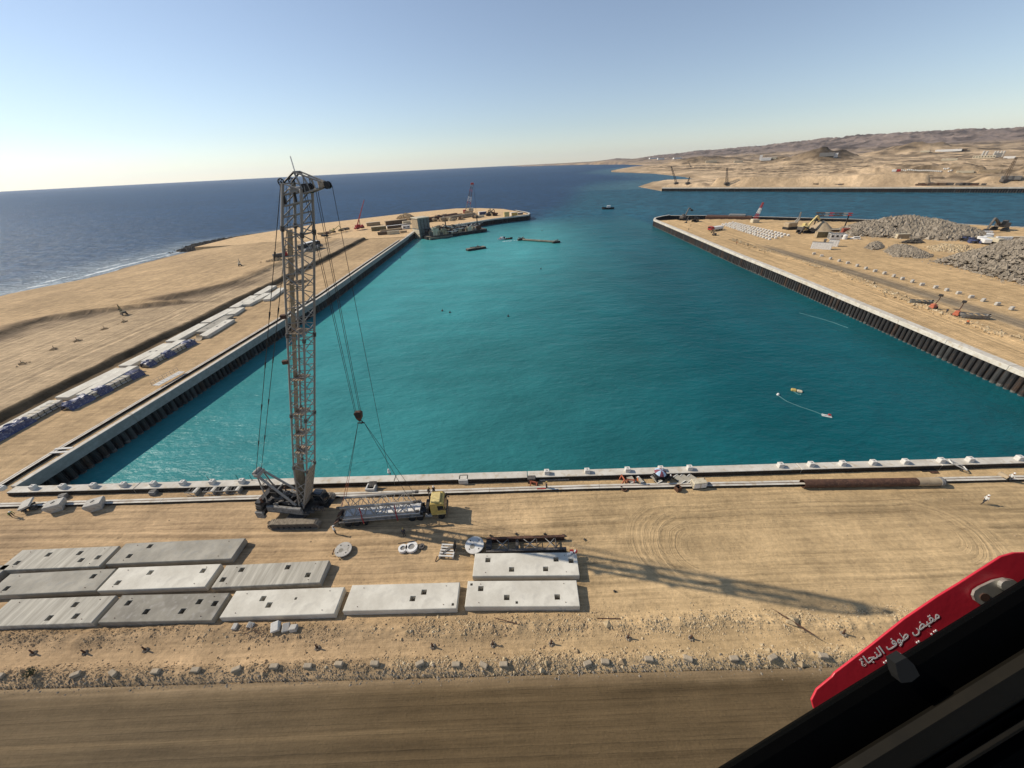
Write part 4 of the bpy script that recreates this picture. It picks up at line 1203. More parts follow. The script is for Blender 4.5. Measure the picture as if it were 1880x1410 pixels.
for s in (S0, 18.0, 29.4, S1):
    for sn in (-1, 1):
        bar('brace', BP(s, sn * HALF, -HALF), BP(s, sn * HALF, HALF), .06, 'boom', heel_root)
        bar('brace', BP(s, -HALF, sn * HALF), BP(s, HALF, sn * HALF), .06, 'boom', heel_root)
    for sn in (-1, 1):
        for sw in (-1, 1):
            p = BP(s, sn * HALF, sw * HALF)
            mb = MB().cyl(p - bu * .22, p + bu * .22, .19, n=8); mb.build('pin_joint', M['machine_dk'], heel_root)
for i in range(5):
    s = S1 + (S2 - S1) * i / 4.0; s2 = min(S2, s + (S2 - S1) / 4.0)
    hA = HALF + (top_h - HALF) * i / 4; hB = HALF + (top_h - HALF) * (i + 1) / 4
    for sg in (-1, 1):
        bar('brace', BP(s, sg * hA, -hA), BP(s2, sg * hB, hB), .06, 'boom', heel_root)
        bar('brace', BP(s, -hA, sg * hA), BP(s2, hB, sg * hB), .06, 'boom', heel_root)
        bar('brace', BP(s, sg * hA, -hA), BP(s, sg * hA, hA), .05, 'boom', heel_root)
# heel plates: front and rear faces are plated
for sn in (-1, 1):
    def q(s, w, t): 
        k = s / S0; return BP(s, sn * (.30 + (HALF - .30) * k) + t, w)
    mb = MB()
    o = sn * .02
    for (sa, sb, wa, wb) in ((3.4, S0, .88, .90), (.6, 3.4, .80, .88)):
        A = [q(sa, -wa, -o), q(sa, wa, -o), q(sb, wb, -o), q(sb, -wb, -o)]
        Bq = [p + bn * (sn * .04) for p in A]
        mb.add(A + Bq, [(0, 1, 2, 3), (7, 6, 5, 4), (0, 4, 5, 1), (1, 5, 6, 2), (2, 6, 7, 3), (3, 7, 4, 0)])
    mb.build('heel_plate', M['boom_walk'], heel_root)
    for k in range(8):
        a = 1.0 + k * .9
        bar('heel_stiffener', q(a, -.8, sn * .05), q(a + .8, .8, sn * .05), .05, 'boom', heel_root)
for sw in (-1, 1):
    MB().cyl(BP(0, 0, sw * .95 - .14), BP(0, 0, sw * .95 + .14), .26, n=12).build('heel_pin', M['iron'], heel_root)
    for k in range(3):
        a = 1.4 + k * 1.6
        w = sw * (.94)
        bar('brace', BP(a, -.30 - .1 * k, w), BP(a + 1.5, .38 + .14 * k, w), .06, 'boom', heel_root)
        bar('brace', BP(a, .30 + .1 * k, w), BP(a + 1.5, -.38 - .14 * k, w), .06, 'boom', heel_root)
# catwalk with rails on the rear face
wkp = None
nseg = 12
for i in range(nseg):
    a = S0 + .2 + (S1 - S0 - .3) * i / nseg; b = a + (S1 - S0) / nseg - .12
    mb = MB()
    A = [BP(a, -HALF + .12, -.42), BP(a, -HALF + .12, .26), BP(b, -HALF + .12, .26), BP(b, -HALF + .12, -.42)]
    Bq = [p + bn * .05 for p in A]
    mb.add(A + Bq, [(0, 1, 2, 3), (7, 6, 5, 4), (0, 4, 5, 1), (1, 5, 6, 2), (2, 6, 7, 3), (3, 7, 4, 0)])
    mb.build('catwalk', M['boom_walk'], heel_root)
for s in (11.6, 14.8, 18.4, 23.6, 29.8, 35.4):
    mb = MB()
    c = BP(s, -.15, 0)
    mb.box(c, (1.5, 1.6, .06)); 
    for k in range(5): mb.cyl(c + Vector((-.7 + .35 * k, -.8, .05)), c + Vector((-.7 + .35 * k, .8, .05)), .05, n=5)
    mb.cyl(c + Vector((.2, -.5, .15)), c + Vector((.2, .5, .15)), .12, n=8)
    mb.build('rest_platform', M['boom_walk'], heel_root)
for s, n_, w in ((26.0, -1.2, -1.1), (31.6, -1.2, -1.0)):
    p = BP(s, n_, w)
    MB().box(p, (.55, .45, .4), .4).build('lamp_bracket', M['rust'], heel_root)
# head: sheave nest, rear pulleys, strut frame to the jib tip
hd = MB(); hd.cbox(BP(BL - .2, .15, 0), (1.3, 1.2, .38), .1)
head = hd.build('boom_head', M['boom'], crane)
for w in (-.45, -.15, .15, .45):
    p = BP(BL + .1, .95, w)
    MB().cyl(p + Vector((0, -.06, 0)), p + Vector((0, .06, 0)), .40, n=16).build('sheave', M['iron'], head)
for w in (-.7, .7):
    p = BP(BL + .05, -1.0, w)
    mb = MB()
    for k in range(14):
        a0, a1 = k * math.pi / 7, (k + 1) * math.pi / 7
        mb.cyl(p + Vector((math.cos(a0) * .27, 0, math.sin(a0) * .27)), p + Vector((math.cos(a1) * .27, 0, math.sin(a1) * .27)), .055, n=5)
    for k in range(3):
        a0 = k * math.pi / 3; mb.cyl(p - Vector((math.cos(a0) * .27, 0, math.sin(a0) * .27)), p + Vector((math.cos(a0) * .27, 0, math.sin(a0) * .27)), .03, n=5)
    mb.build('rear_pulley', M['iron'], head)
tipL = Vector((17.75, 0, 44.25)); apex = Vector((15.6, 0, 45.2))
for w in (-.55, .55):
    aw = apex + Vector((0, w * .8, 0)); tw = tipL + Vector((0, w * .55, .12))
    bar('strut', BP(BL, .8, w), aw, .085, 'boom', head)
    bar('strut', BP(BL, -.9, w), aw, .075, 'iron', head)
    bar('strut', BP(BL - .3, .9, w), tipL + Vector((-.25, w * .55, -.35)), .085, 'boom', head)
    bar('strut', aw, tw, .075, 'boom', head)
    for k in (.33, .66):
        bar('strut', aw.lerp(tw, k), BP(BL - .3, .9, w).lerp(tipL + Vector((-.25, w * .55, -.35)), k + .1), .05, 'boom', head)
    bar('strut', aw.lerp(tw, .33), BP(BL - .3, .9, w).lerp(tipL + Vector((-.25, w * .55, -.35)), .12), .05, 'boom', head)
bar('strut', apex + Vector((0, -.45, 0)), apex + Vector((0, .45, 0)), .07, 'boom', head)
mb = MB(); mb.cbox(tipL + Vector((-.1, 0, -.05)), (.55, .6, .5), .08); mb.build('jib_tip', M['boom_walk'], head)
for w in (-.16, .16):
    p = tipL + Vector((.35, w, -.15)); MB().cyl(p + Vector((0, -.06, 0)), p + Vector((0, .06, 0)), .30, n=14).build('sheave', M['iron'], head)
bar('mast_pole', BP(BL, -.5, .9), BP(BL, -.5, .9) + Vector((0, 0, 2.1)), .045, 'white', head)
# pendants from the head down to the gantry, with link plates
for s in (-1, 1):
    a = BP(BL - .1, -1.0, s * .75); b = Vector((-4.3, s * .55, 8.3))
    for i in range(6):
        bar('pendant', a.lerp(b, i / 6), a.lerp(b, (i + 1) / 6), .034, 'iron', crane)
        if i:
            p = a.lerp(b, i / 6); d = (b - a).normalized()
            MB().cyl(p - d * .45, p + d * .45, .085, .05, 8).build('link_plate', M['iron'], crane)
    bar('pendant_link', a, a - Vector((0, 0, 1.3)) + (b - a).normalized() * .3, .12, 'iron', crane)
# hoist ropes running down the boom
for w in (-.2, .2):
    bar('hoist_rope', Vector((-.4, w, 3.0)), BP(BL - .3, -.9, w), .02, 'iron', crane)

# -- hook block, falls and slings
def to_local(p): 
    v = Vector(p) - CC; return Matrix.Rotation(-CA, 3, 'Z') @ v
def to_world(p): return Matrix.Rotation(CA, 3, 'Z') @ Vector(p) + CC
hk = on_y(659.5, 765, 39.5)
hook = thing('hook_block', 'orange brown hook block hanging on the crane ropes above the truck', 'hook block', hk)
mb = MB()
prof = [(-.50, .62), (-.36, .80), (.36, .80), (.50, .62), (.36, -.15), (.10, -.55), (-.10, -.55), (-.36, -.15)]
mb.extrude(prof[::-1], Vector((1, 0, 0)), Vector((0, 0, 1)), Vector((0, 1, 0)), (0, 0, 0), -.26, .26)
mb.build('side_plates', M['rust'], hook)
MB().cyl((0, -.30, .35), (0, .30, .35), .40, n=16).build('sheave', M['iron'], hook)
mb = MB(); pts = [Vector((math.sin(t) * .22, 0, -.85 - math.cos(t) * .22)) for t in np.linspace(-.3, 4.2, 10)]
mb.tube(pts, .07); mb.cyl((0, 0, -.5), (0, 0, -.7), .09)
mb.build('hook', M['iron'], hook)
MB().box((0, 0, -.98), (.9, .12, .14)).build('shackle_bar', M['iron'], hook)
falls_top = [to_world(BP(BL + .1, 1.15, w) + Vector((.42, 0, 0))) for w in (-.45, -.15, .15, .45)]
for i, (p, dx) in enumerate(zip(falls_top, (-.34, -.20, .22, .36))):
    q_ = to_local(hk + Vector((dx, -.1 + .06 * i, .7)))
    bar('fall_rope', to_local(p) + Vector((-.75 if i < 2 else 0, 0, 0)), q_, .026, 'iron', crane)
whip = on_y(714, 866, 39.2)
bh = thing('hook_ball', 'small pale ball hook hanging on the single whip rope over the quay edge', 'hook ball', whip)
MB().cyl((0, 0, .5), (0, 0, -.1), .10, .22, 10).build('ball_weight', M['white'], bh)
mb = MB(); mb.tube([Vector((math.sin(t) * .16, 0, -.42 - math.cos(t) * .16)) for t in np.linspace(-.3, 4.2, 9)], .05); mb.cyl((0, 0, -.08), (0, 0, -.3), .06)
mb.build('hook', M['rust'], bh)
bar('whip_rope', to_local(whip + Vector((0, 0, .5))), tipL + Vector((.78, 0, -.2)), .024, 'iron', crane)

# ================================================================== BOOM SECTION BEING LIFTED, ON ITS TRAILER
TA = R(2.6)
sec = thing('lattice_section', 'grey lattice boom section slung over the white flatbed trailer', 'boom section', (-20.3, 38.22, 1.66), TA)
SL, SWd, SH = 10.9, .95, 2.1
for y in (-SWd, SWd):
    for z in (.12, SH):
        bar('chord', (-SL / 2, y, z), (SL / 2, y, z), .14 if z < 1 else .18, 'boom', sec)
        for x in (-SL / 2, SL / 2):
            MB().cyl((x - .22, y, z), (x + .22, y, z), .23, n=10).build('pin_joint', M['machine_dk'], sec)
nb = 7
for i in range(nb):
    a, b = -SL / 2 + .3 + (SL - .6) * i / nb, -SL / 2 + .3 + (SL - .6) * (i + 1) / nb; m_ = (a + b) / 2
    for z in (.12, SH):
        bar('brace', (a, -SWd, z), (b, SWd, z), .055, 'boom', sec) if i % 2 else bar('brace', (a, SWd, z), (b, -SWd, z), .055, 'boom', sec)
        bar('brace', (a, -SWd, z), (a, SWd, z), .045, 'boom', sec)
    for y in (-SWd, SWd):
        bar('brace', (a, y, .12), (m_, y, SH), .05, 'boom', sec); bar('brace', (m_, y, SH), (b, y, .12), .05, 'boom', sec)
sec_w = lambda p: Matrix.Rotation(TA, 3, 'Z') @ Vector(p) + Vector((-20.3, 38.22, 1.66))
slings = thing('lifting_sling', 'four dark wire slings spread from the hook block to the boom section', 'sling', hk)
hb_ = hk + Vector((0, 0, -1.0))
for x, y in ((-4.9, -.95), (-4.9, .95), (4.9, -.95), (4.9, .95)):
    e = sec_w((x, y, SH + .1)) - hk
    s0 = Vector((-.4 if x < 0 else .4, .0, -1.0))
    mid = s0.lerp(e, .62)
    bar('sling_leg', s0, e, .028, 'iron', slings)
    if x < 0:
        bar('sling_strap', mid, e, .035, 'orange', slings)
# trailer
trl = thing('flatbed_trailer', 'white decked flatbed trailer parked under the crane with red lashing straps', 'trailer', (-20.2, 38.22, 0), TA)
d = MB(); d.box((.1, 0, 1.56), (11.1, 2.3, .10)); d.build('white_deck', M['white'], trl)
for k in range(8):
    for y in (-1.1, 1.1): MB().box((-5.45 + (k + .5) * 11.1 / 8, y, 1.22), (11.1 / 8 - .05, .06, .60)).build('side_board', M['machine'], trl)
MB().box((5.66, 0, 1.22), (.06, 2.2, .60)).build('head_board', M['machine'], trl); MB().box((-5.48, 0, 1.22), (.06, 2.2, .60)).build('tail_board', M['machine'], trl)
d = MB(); d.box((0, -1.21, 1.02), (12.2, .10, .26)); d.box((0, 1.21, 1.02), (12.2, .10, .26)); d.box((0, -.45, .85), (12.0, .14, .5)); d.box((0, .45, .85), (12.0, .14, .5))
d.build('chassis', M['machine'], trl)
for k in range(8):
    MB().box((-5.4 + k * 1.5, 0, 1.0), (.1, 2.3, .16)).build('cross_member', M['machine_dk'], trl)
wm = None
for x in (-4.9, -3.7, -2.5):
    for y in (-1.05, 1.05):
        if wm is None:
            w = MB(); w.cyl((0, -.17, 0), (0, .17, 0), .48, n=18); w.cyl((0, -.18, 0), (0, .18, 0), .24, n=12)
            o = w.build('wheel', M['tyre'], trl, (x, y, .48)); wm = o.data
        else: link('wheel', wm, trl, (x, y, .48))
for x in (-2.6, 2.35):
    st = MB(); st.box((x, -1.285, 1.3), (.15, .03, 1.35)); st.box((x, -1.12, 2.7), (.14, .05, 1.7), rot=Matrix.Rotation(R(-8), 3, 'X')); st.cyl((x, -1.29, .58), (x, -1.29, .66), .10, n=8)
    st.build('lashing_strap', M['strap'], trl)
    MB().box((x, -1.30, .52), (.16, .06, .2)).build('ratchet', M['pale_yellow'], trl)
rp_ = MB(); rp_.box((-6.55, -.65, .95), (1.0, .8, .12), rot=Matrix.Rotation(R(-38), 3, 'Y')); rp_.box((-6.55, .65, .95), (1.0, .8, .12), rot=Matrix.Rotation(R(-38), 3, 'Y'))
rp_.build('loading_ramp', M['rust'], trl)
tb = MB(); tb.box((-6.2, 0, .75), (.2, 2.4, .35)); tb.build('tail_bar', M['iron'], trl)
# tractor unit
tr = thing('truck_tractor', 'yellow cabbed lorry tractor coupled to the white flatbed trailer', 'truck', (-11.9, 38.6, 0), TA)
c_ = MB().extrude([(-.95, .95), (1.15, .95), (1.22, 1.7), (1.02, 3.0), (.75, 3.18), (-.85, 3.22), (-.95, 3.0)], Vector((1, 0, 0)), Vector((0, 0, 1)), Vector((0, 1, 0)), (0, 0, 0), -1.2, 1.2)
cabo = c_.build('cab', M['yellow'], tr)
MB().cbox((-.15, 0, 3.30), (1.4, 1.9, .22), .08).build('roof_fairing', M['pale_yellow'], cabo)
MB().extrude([(1.235, 1.75), (1.06, 2.85), (1.04, 2.85), (1.2, 1.75)], Vector((1, 0, 0)), Vector((0, 0, 1)), Vector((0, 1, 0)), (0.02, 0, 0), -1.08, 1.08).build('windscreen', M['glass'], cabo)
for s in (-1, 1):
    MB().extrude([(.1, 1.85), (1.02, 1.85), (.9, 2.75), (.1, 2.75)], Vector((1, 0, 0)), Vector((0, 0, 1)), Vector((0, 1, 0)), (0, 0, 0), s * 1.21 - .012, s * 1.21 + .012).build('side_window', M['glass'], cabo)
    MB().box((1.2, s * 1.38, 2.3), (.12, .22, .5)).build('mirror', M['iron'], cabo)
MB().box((1.27, 0, 1.15), (.16, 2.4, .5)).build('bumper', M['machine_dk'], tr)
MB().box((-2.3, 0, .85), (4.6, .9, .25)).build('chassis', M['iron'], tr)
ex = MB(); ex.cyl((-1.25, .8, 1.1), (-1.25, .8, 3.1), .12, n=8); ex.box((-1.45, .1, 1.7), (.5, 1.3, 1.2)); ex.box((-1.4, -.85, 1.5), (.35, .5, 1.7))
ex.build('exhaust_stack', M['iron'], tr)
MB().cyl((-1.9, -.95, .75), (-.9, -.95, .75), .33, n=14).build('fuel_tank', M['machine'], tr)
for x in (.45, -2.7, -3.9):
    for y in (-1.05, 1.05): link('wheel', wm, tr, (x, y, .48))
mg = MB()
for x in (.45,): 
    for s in (-1, 1): mg.box((x, s * 1.05, 1.05), (1.2, .4, .12))
mg.build('mudguard', M['pale_yellow'], tr)

# ================================================================== PEOPLE
def person_mesh(pose):
    """one continuous figure grown on a skeleton"""
    J = {'pel': (0, 0, .95, .135), 'wst': (0, 0, 1.10, .125), 'chs': (.01, 0, 1.32, .145), 'nek': (.015, 0, 1.47, .055), 'hd0': (.025, 0, 1.56, .085), 'hd1': (.03, 0, 1.68, .095), 'hd2': (.02, 0, 1.75, .06),
         'shl': (0, .19, 1.40, .07), 'ell': (-.02, .26, 1.14, .048), 'wrl': (.09, .25, .92, .034), 'hnl': (.13, .245, .84, .038), 'shr': (0, -.19, 1.40, .07), 'elr': (-.02, -.26, 1.14, .048), 'wrr': (.09, -.25, .92, .034), 'hnr': (.13, -.245, .84, .038),
         'hpl': (0, .10, .88, .10), 'knl': (.03, .115, .50, .065), 'anl': (-.01, .12, .09, .045), 'tol': (.15, .13, .04, .042), 'hpr': (0, -.10, .88, .10), 'knr': (.03, -.115, .50, .065), 'anr': (-.01, -.12, .09, .045), 'tor': (.15, -.13, .04, .042)}
    J = {k: list(v) for k, v in J.items()}
    up = ['wst', 'chs', 'nek', 'hd0', 'hd1', 'hd2', 'shl', 'ell', 'wrl', 'hnl', 'shr', 'elr', 'wrr', 'hnr']
    if pose == 'bend':
        a = R(55); ox, oz = J['pel'][0], J['pel'][2]
        for k in up:
            x, z = J[k][0] - ox, J[k][2] - oz
            J[k][0] = ox + x * math.cos(a) + z * math.sin(a); J[k][2] = oz - x * math.sin(a) + z * math.cos(a)
        for s in 'lr':
            J['el' + s][0] = J['sh' + s][0] + .06; J['el' + s][2] = J['sh' + s][2] - .28
            J['wr' + s][0] = J['el' + s][0] + .08; J['wr' + s][2] = J['el' + s][2] - .24
            J['hn' + s][0] = J['wr' + s][0] + .04; J['hn' + s][2] = J['wr' + s][2] - .08
    if pose == 'walk':
        J['knl'][0] += .14; J['anl'][0] += .22; J['tol'][0] += .22; J['anl'][2] += .02
        J['knr'][0] -= .04; J['anr'][0] -= .24; J['tor'][0] -= .2; J['anr'][2] += .06
        J['wrl'][0] -= .18; J['hnl'][0] -= .2; J['wrr'][0] += .12; J['hnr'][0] += .14
    if pose == 'reach':
        for s in 'lr':
            J['el' + s][0] += .16; J['wr' + s][0] += .26; J['wr' + s][2] += .18; J['hn' + s][0] += .3; J['hn' + s][2] += .24
    if pose == 'crouch':
        d = -.38
        for k in up + ['pel', 'hpl', 'hpr']: J[k][2] += d
        for k in up: J[k][0] += .10 + .25 * (J[k][2] - .6)
        for s in 'lr': J['kn' + s][0] += .32; J['kn' + s][2] += .0; 
    names = list(J)
    edges = [('pel', 'wst'), ('wst', 'chs'), ('chs', 'nek'), ('nek', 'hd0'), ('hd0', 'hd1'), ('hd1', 'hd2'), ('chs', 'shl'), ('shl', 'ell'), ('ell', 'wrl'), ('wrl', 'hnl'), ('chs', 'shr'), ('shr', 'elr'), ('elr', 'wrr'), ('wrr', 'hnr'),
             ('pel', 'hpl'), ('hpl', 'knl'), ('knl', 'anl'), ('anl', 'tol'), ('pel', 'hpr'), ('hpr', 'knr'), ('knr', 'anr'), ('anr', 'tor')]
    me = bpy.data.meshes.new('skel')
    me.from_pydata([J[k][:3] for k in names], [(names.index(a), names.index(b)) for a, b in edges], [])
    o = bpy.data.objects.new('skel', me); COL.objects.link(o)
    sk = o.modifiers.new('s', 'SKIN')
    for i, k in enumerate(names):
        r_ = J[k][3]; me.skin_vertices[0].data[i].radius = (r_, r_ * (1.15 if k in ('pel', 'wst', 'chs') else 1))
    me.skin_vertices[0].data[0].use_root = True
    ss = o.modifiers.new('b', 'SUBSURF'); ss.levels = 1; ss.render_levels = 1
    dg = bpy.context.evaluated_depsgraph_get(); dg.update()
    out = bpy.data.meshes.new_from_object(o.evaluated_get(dg))
    bpy.data.objects.remove(o); bpy.data.meshes.remove(me)
    # which cloth covers which face: by the nearest skeleton joint
    seg = [(Vector(J[a][:3]), Vector(J[b][:3]), a, b) for a, b in edges]
    def zone(c):
        best = None
        for a, b, na, nb in seg:
            d = b - a; t = max(0, min(1, (c - a).dot(d) / d.length_squared)); l = (c - a - d * t).length
            if best is None or l < best[0]: best = (l, na, nb, t)
        _, na, nb, t = best
        if nb[:2] in ('hd',) or nb == 'nek' and t > .6: return 0
        if nb[:2] == 'hn' or (nb[:2] == 'wr' and t > .5): return 0
        if nb[:2] in ('to',) or (nb[:2] == 'an' and t > .85): return 3
        if nb[:2] in ('hp', 'kn', 'an'): return 2
        return 1
    z = [zone(p.center) for p in out.polygons]
    head = (J['hd1'][0], J['hd1'][1], J['hd1'][2])
    return out, z, head
_pm = {}
def person(px, py, pose, shirt, rz, label, hat='yellow', z=0.0, at=None):
    p = at if at is not None else G(px, py, z)
    key = (pose, shirt)
    if key not in _pm:
        me, zn, head = person_mesh(pose)
        for m_ in (M['skin'], M[shirt], M['trouser'], M['boot']): me.materials.append(m_)
        me.polygons.foreach_set('material_index', zn)
        me.polygons.foreach_set('use_smooth', [True] * len(me.polygons))
        _pm[key] = (me, head)
    me, head = _pm[key]
    o = link('person', me, None, p, rz); tag(o, label, 'person', 'workers on the quay')
    mb = MB(); c = Vector(head) + Vector((-.005, 0, .03))
    n = 12
    rings = [(.125, .0), (.118, .055), (.085, .105), (.035, .13)]
    vs = [c + Vector((math.cos(2 * math.pi * i / n) * r_ * 1.1, math.sin(2 * math.pi * i / n) * r_, h)) for r_, h in rings for i in range(n)]
    fs = [(k * n + i, k * n + (i + 1) % n, (k + 1) * n + (i + 1) % n, (k + 1) * n + i) for k in range(3) for i in range(n)] + [tuple(range(3 * n, 4 * n)), tuple(range(n - 1, -1, -1))]
    mb.add(vs, fs); mb.box(c + Vector((.15, 0, .01)), (.09, .16, .02))
    mb.build('helmet', M[hat], o)
    return o
person(617, 981, 'stand', 'shirt_w', R(60), 'worker in a pale shirt and dark trousers standing near the crane tracks', 'white')
person(743, 985, 'stand', 'shirt_d', R(100), 'worker in dark clothes standing in the shade of the trailer', 'yellow')
person(789, 909, 'stand', 'shirt_d', R(-40), 'left worker of the pair in dark clothes behind the yellow lorry cab', 'yellow')
person(798, 907, 'walk', 'trouser', R(-60), 'right worker of the pair in dark clothes behind the yellow lorry cab', 'white')
person(25, 949, 'bend', 'shirt_g', R(-20), 'worker in a green vest bending over beside the left concrete block', 'white')
person(1803, 925, 'walk', 'shirt_w', R(170), 'lone worker in white walking on the sand at the right', 'white')
person(1003, 899, 'stand', 'shirt_d', R(20), 'worker in dark clothes at the end of the orange barrier bar', 'yellow')
person(1850, 884, 'stand', 'shirt_w', R(200), 'worker in white beside the rail beam at the far right', 'white')
person(1169, 890, 'stand', 'shirt_o', R(-10), 'worker in an orange vest standing by the form panels near the umbrella', 'white', )
person(1213, 880, 'crouch', 'shirt_w', R(60), 'worker in a pale shirt crouching under the umbrella', 'white')
person(1228, 881, 'crouch', 'shirt_d', R(-100), 'worker in dark clothes crouching right of the umbrella pole', 'white')
# ================================================================== PRECAST SLABS
M['slab_white'] = pm('slab_white', (0.66, 0.625, 0.53), (0.50, 0.465, 0.385), 0.28, 0.85, bump=0.008, bscale=7, dirt=(0.50, 0.47, 0.40))
M['slab_grey'] = pm('slab_grey', (0.385, 0.355, 0.29), (0.26, 0.24, 0.195), 0.35, 0.85, bump=0.008, bscale=7, dirt=(0.28, 0.27, 0.235))
M['slab_dark'] = pm('slab_dark', (0.285, 0.262, 0.212), (0.195, 0.178, 0.145), 0.4, 0.88, bump=0.01, bscale=6, dirt=(0.33, 0.31, 0.27))
M['slab_streak'] = pm('slab_streaked', (0.52, 0.485, 0.40), (0.29, 0.265, 0.215), 1.1, 0.85, bump=0.008, bscale=7, stretch=(1.0, .10, 1), dirt=(0.33, 0.31, 0.26))
def slab_fit(quad, z):
    TL, TR, BR, BL_ = [G(a, b, z) for a, b in quad]
    c = (TL + TR + BR + BL_) / 4
    d = ((TR - TL) + (BR - BL_)).normalized()
    n = Vector((-d.y, d.x, 0))
    Lx = ((TR - TL).dot(d) + (BR - BL_).dot(d)) / 2
    Ly = ((TL - BL_).dot(n) + (TR - BR).dot(n)) / 2
    return c, d, n, Lx, Ly
def slab(quad, holes, mat, label, z=1.0, th=.92, hs=.66, small=(), group='precast slabs laid out on the sand', dims=None, name='precast_slab'):
    c, d, n, Lx, Ly = slab_fit(quad, z)
    if dims: Lx, Ly = dims
    hl = []
    for (hx, hy) in holes:
        p = G(hx, hy, z) - c
        hl.append((p.dot(d), p.dot(n), hs, hs * .95))
    for (hx, hy) in small:
        p = G(hx, hy, z) - c
        hl.append((p.dot(d), p.dot(n), .30, .30))
    hl = [(max(-Lx / 2 + .5, min(Lx / 2 - .5, a)), max(-Ly / 2 + .45, min(Ly / 2 - .45, b)), e, f) for a, b, e, f in hl]
    ch = .05
    xs = sorted({-Lx / 2 + ch, Lx / 2 - ch} | {round(v, 4) for a, b, e, f in hl for v in (a - e / 2, a + e / 2)})
    ys = sorted({-Ly / 2 + ch, Ly / 2 - ch} | {round(v, 4) for a, b, e, f in hl for v in (b - f / 2, b + f / 2)})
    mb = MB(); idx = {}
    def V(i, j, k):
        if (i, j, k) not in idx:
            idx[(i, j, k)] = len(mb.v); mb.v.append((xs[i], ys[j], (0.0 if k else -th)))
        return idx[(i, j, k)]
    nx, ny = len(xs) - 1, len(ys) - 1
    solid = [[not any(abs((xs[i] + xs[i + 1]) / 2 - a) < e / 2 and abs((ys[j] + ys[j + 1]) / 2 - b) < f / 2 for a, b, e, f in hl) for j in range(ny)] for i in range(nx)]
    def F(*q): mb.f.append(tuple(q)); mb.m.append(0)
    for i in range(nx):
        for j in range(ny):
            if not solid[i][j]: continue
            F(V(i, j, 1), V(i + 1, j, 1), V(i + 1, j + 1, 1), V(i, j + 1, 1))
            if i and not solid[i - 1][j]: F(V(i, j, 0), V(i, j, 1), V(i, j + 1, 1), V(i, j + 1, 0))
            if i < nx - 1 and not solid[i + 1][j]: F(V(i + 1, j, 1), V(i + 1, j, 0), V(i + 1, j + 1, 0), V(i + 1, j + 1, 1))
            if j and not solid[i][j - 1]: F(V(i, j, 1), V(i, j, 0), V(i + 1, j, 0), V(i + 1, j, 1))
            if j < ny - 1 and not solid[i][j + 1]: F(V(i, j + 1, 0), V(i, j + 1, 1), V(i + 1, j + 1, 1), V(i + 1, j + 1, 0))
    # chamfered rim and sides
    top = [(-Lx / 2 + ch, -Ly / 2 + ch), (Lx / 2 - ch, -Ly / 2 + ch), (Lx / 2 - ch, Ly / 2 - ch), (-Lx / 2 + ch, Ly / 2 - ch)]
    out = [(-Lx / 2, -Ly / 2), (Lx / 2, -Ly / 2), (Lx / 2, Ly / 2), (-Lx / 2, Ly / 2)]
    o = len(mb.v)
    mb.v += [(x, y, 0) for x, y in top] + [(x, y, -ch) for x, y in out] + [(x, y, -th) for x, y in out]
    for i in range(4):
        j = (i + 1) % 4
        F(o + 4 + i, o + 4 + j, o + j, o + i); F(o + 8 + i, o + 8 + j, o + 4 + j, o + 4 + i)
    root = mb.build(name, mat, None, (c.x, c.y, z), rz=math.atan2(d.y, d.x))
    tag(root, label, 'precast slab', group)
    for sx in (-.38, .38):
        for sy in (-.36, .36):
            b = MB().cyl((sx * Lx, sy * Ly, -.01), (sx * Lx, sy * Ly, .07), .045, n=6); b.build('lifting_loop', M['rust'], root)
    for sx in (-.36, 0, .36):
        MB().box((sx * Lx, 0, -th - .02), (.25, Ly * .92, .18)).build('bearer', M['timber'], root)
    return root
Z3 = lambda x, y: (x / 2.9375, 950 + y / 2.9375)
Z4 = lambda x, y: (560 + x / 3.357, 950 + y / 3.357)
def q3(*p): return [Z3(*a) for a in p]
def q4(*p): return [Z4(*a) for a in p]
slab(q3((115, 175), (632, 153), (545, 262), (-10, 285)), q3((262, 200), (430, 192), (437, 230), (528, 215), (92, 245)), M['slab_streak'], 'grey streaked slab with five square holes, back row beside the left picture edge')
slab(q3((680, 140), (1322, 110), (1248, 222), (568, 250)), q3((697, 208), (808, 155)), M['slab_grey'], 'plain grey slab with two square holes, back row just below the crane tracks')
slab(q3((35, 303), (620, 277), (520, 390), (-65, 425)), q3((503, 317), (35, 383)), M['slab_grey'], 'mottled grey slab with a hole near each end, middle row at the left edge')
slab(q3((640, 270), (1188, 250), (1110, 372), (522, 396)), q3((635, 352), (810, 297), (1095, 287)), M['slab_white'], 'cream white slab with three square holes, middle of the middle row')
slab(q3((1218, 258), (1770, 230), (1730, 350), (1142, 378)), q3((1202, 335), (1303, 282), (1552, 268), (1660, 310)), M['slab_streak'], 'pale grey slab with four square holes, right end of the middle row')
slab(q3((60, 442), (620, 420), (500, 568), (-110, 590)), q3((265, 542), (408, 532), (405, 470)), M['slab_streak'], 'boldly streaked slab with three holes, front row at the left picture edge')
slab(q3((660, 420), (1236, 405), (1145, 555), (525, 565)), q3((692, 461), (788, 508), (982, 505), (1075, 454), (1158, 464)), M['slab_dark'], 'darkest grey slab with five square holes in the front row')
slab(q3((1270, 395), (1853, 375), (1808, 518), (1187, 540)), q3((1418, 437), (1450, 472)), M['slab_white'], 'white slab with two holes side by side, third from the left in the front row', small=q3((1595, 437)))
slab(q4((290, 415), (950, 400), (938, 558), (232, 578)), q4((733, 460), (663, 500)), M['slab_white'], 'white slab with two holes right of its middle, fourth in the front row', small=q4((928, 535)))
slab(q4((1003, 392), (1675, 385), (1693, 548), (985, 548)), q4((1083, 438), (1243, 493), (1555, 490)), M['slab_white'], 'white slab with three holes at the right end of the front row', small=q4((1305, 530), (1012, 402)))
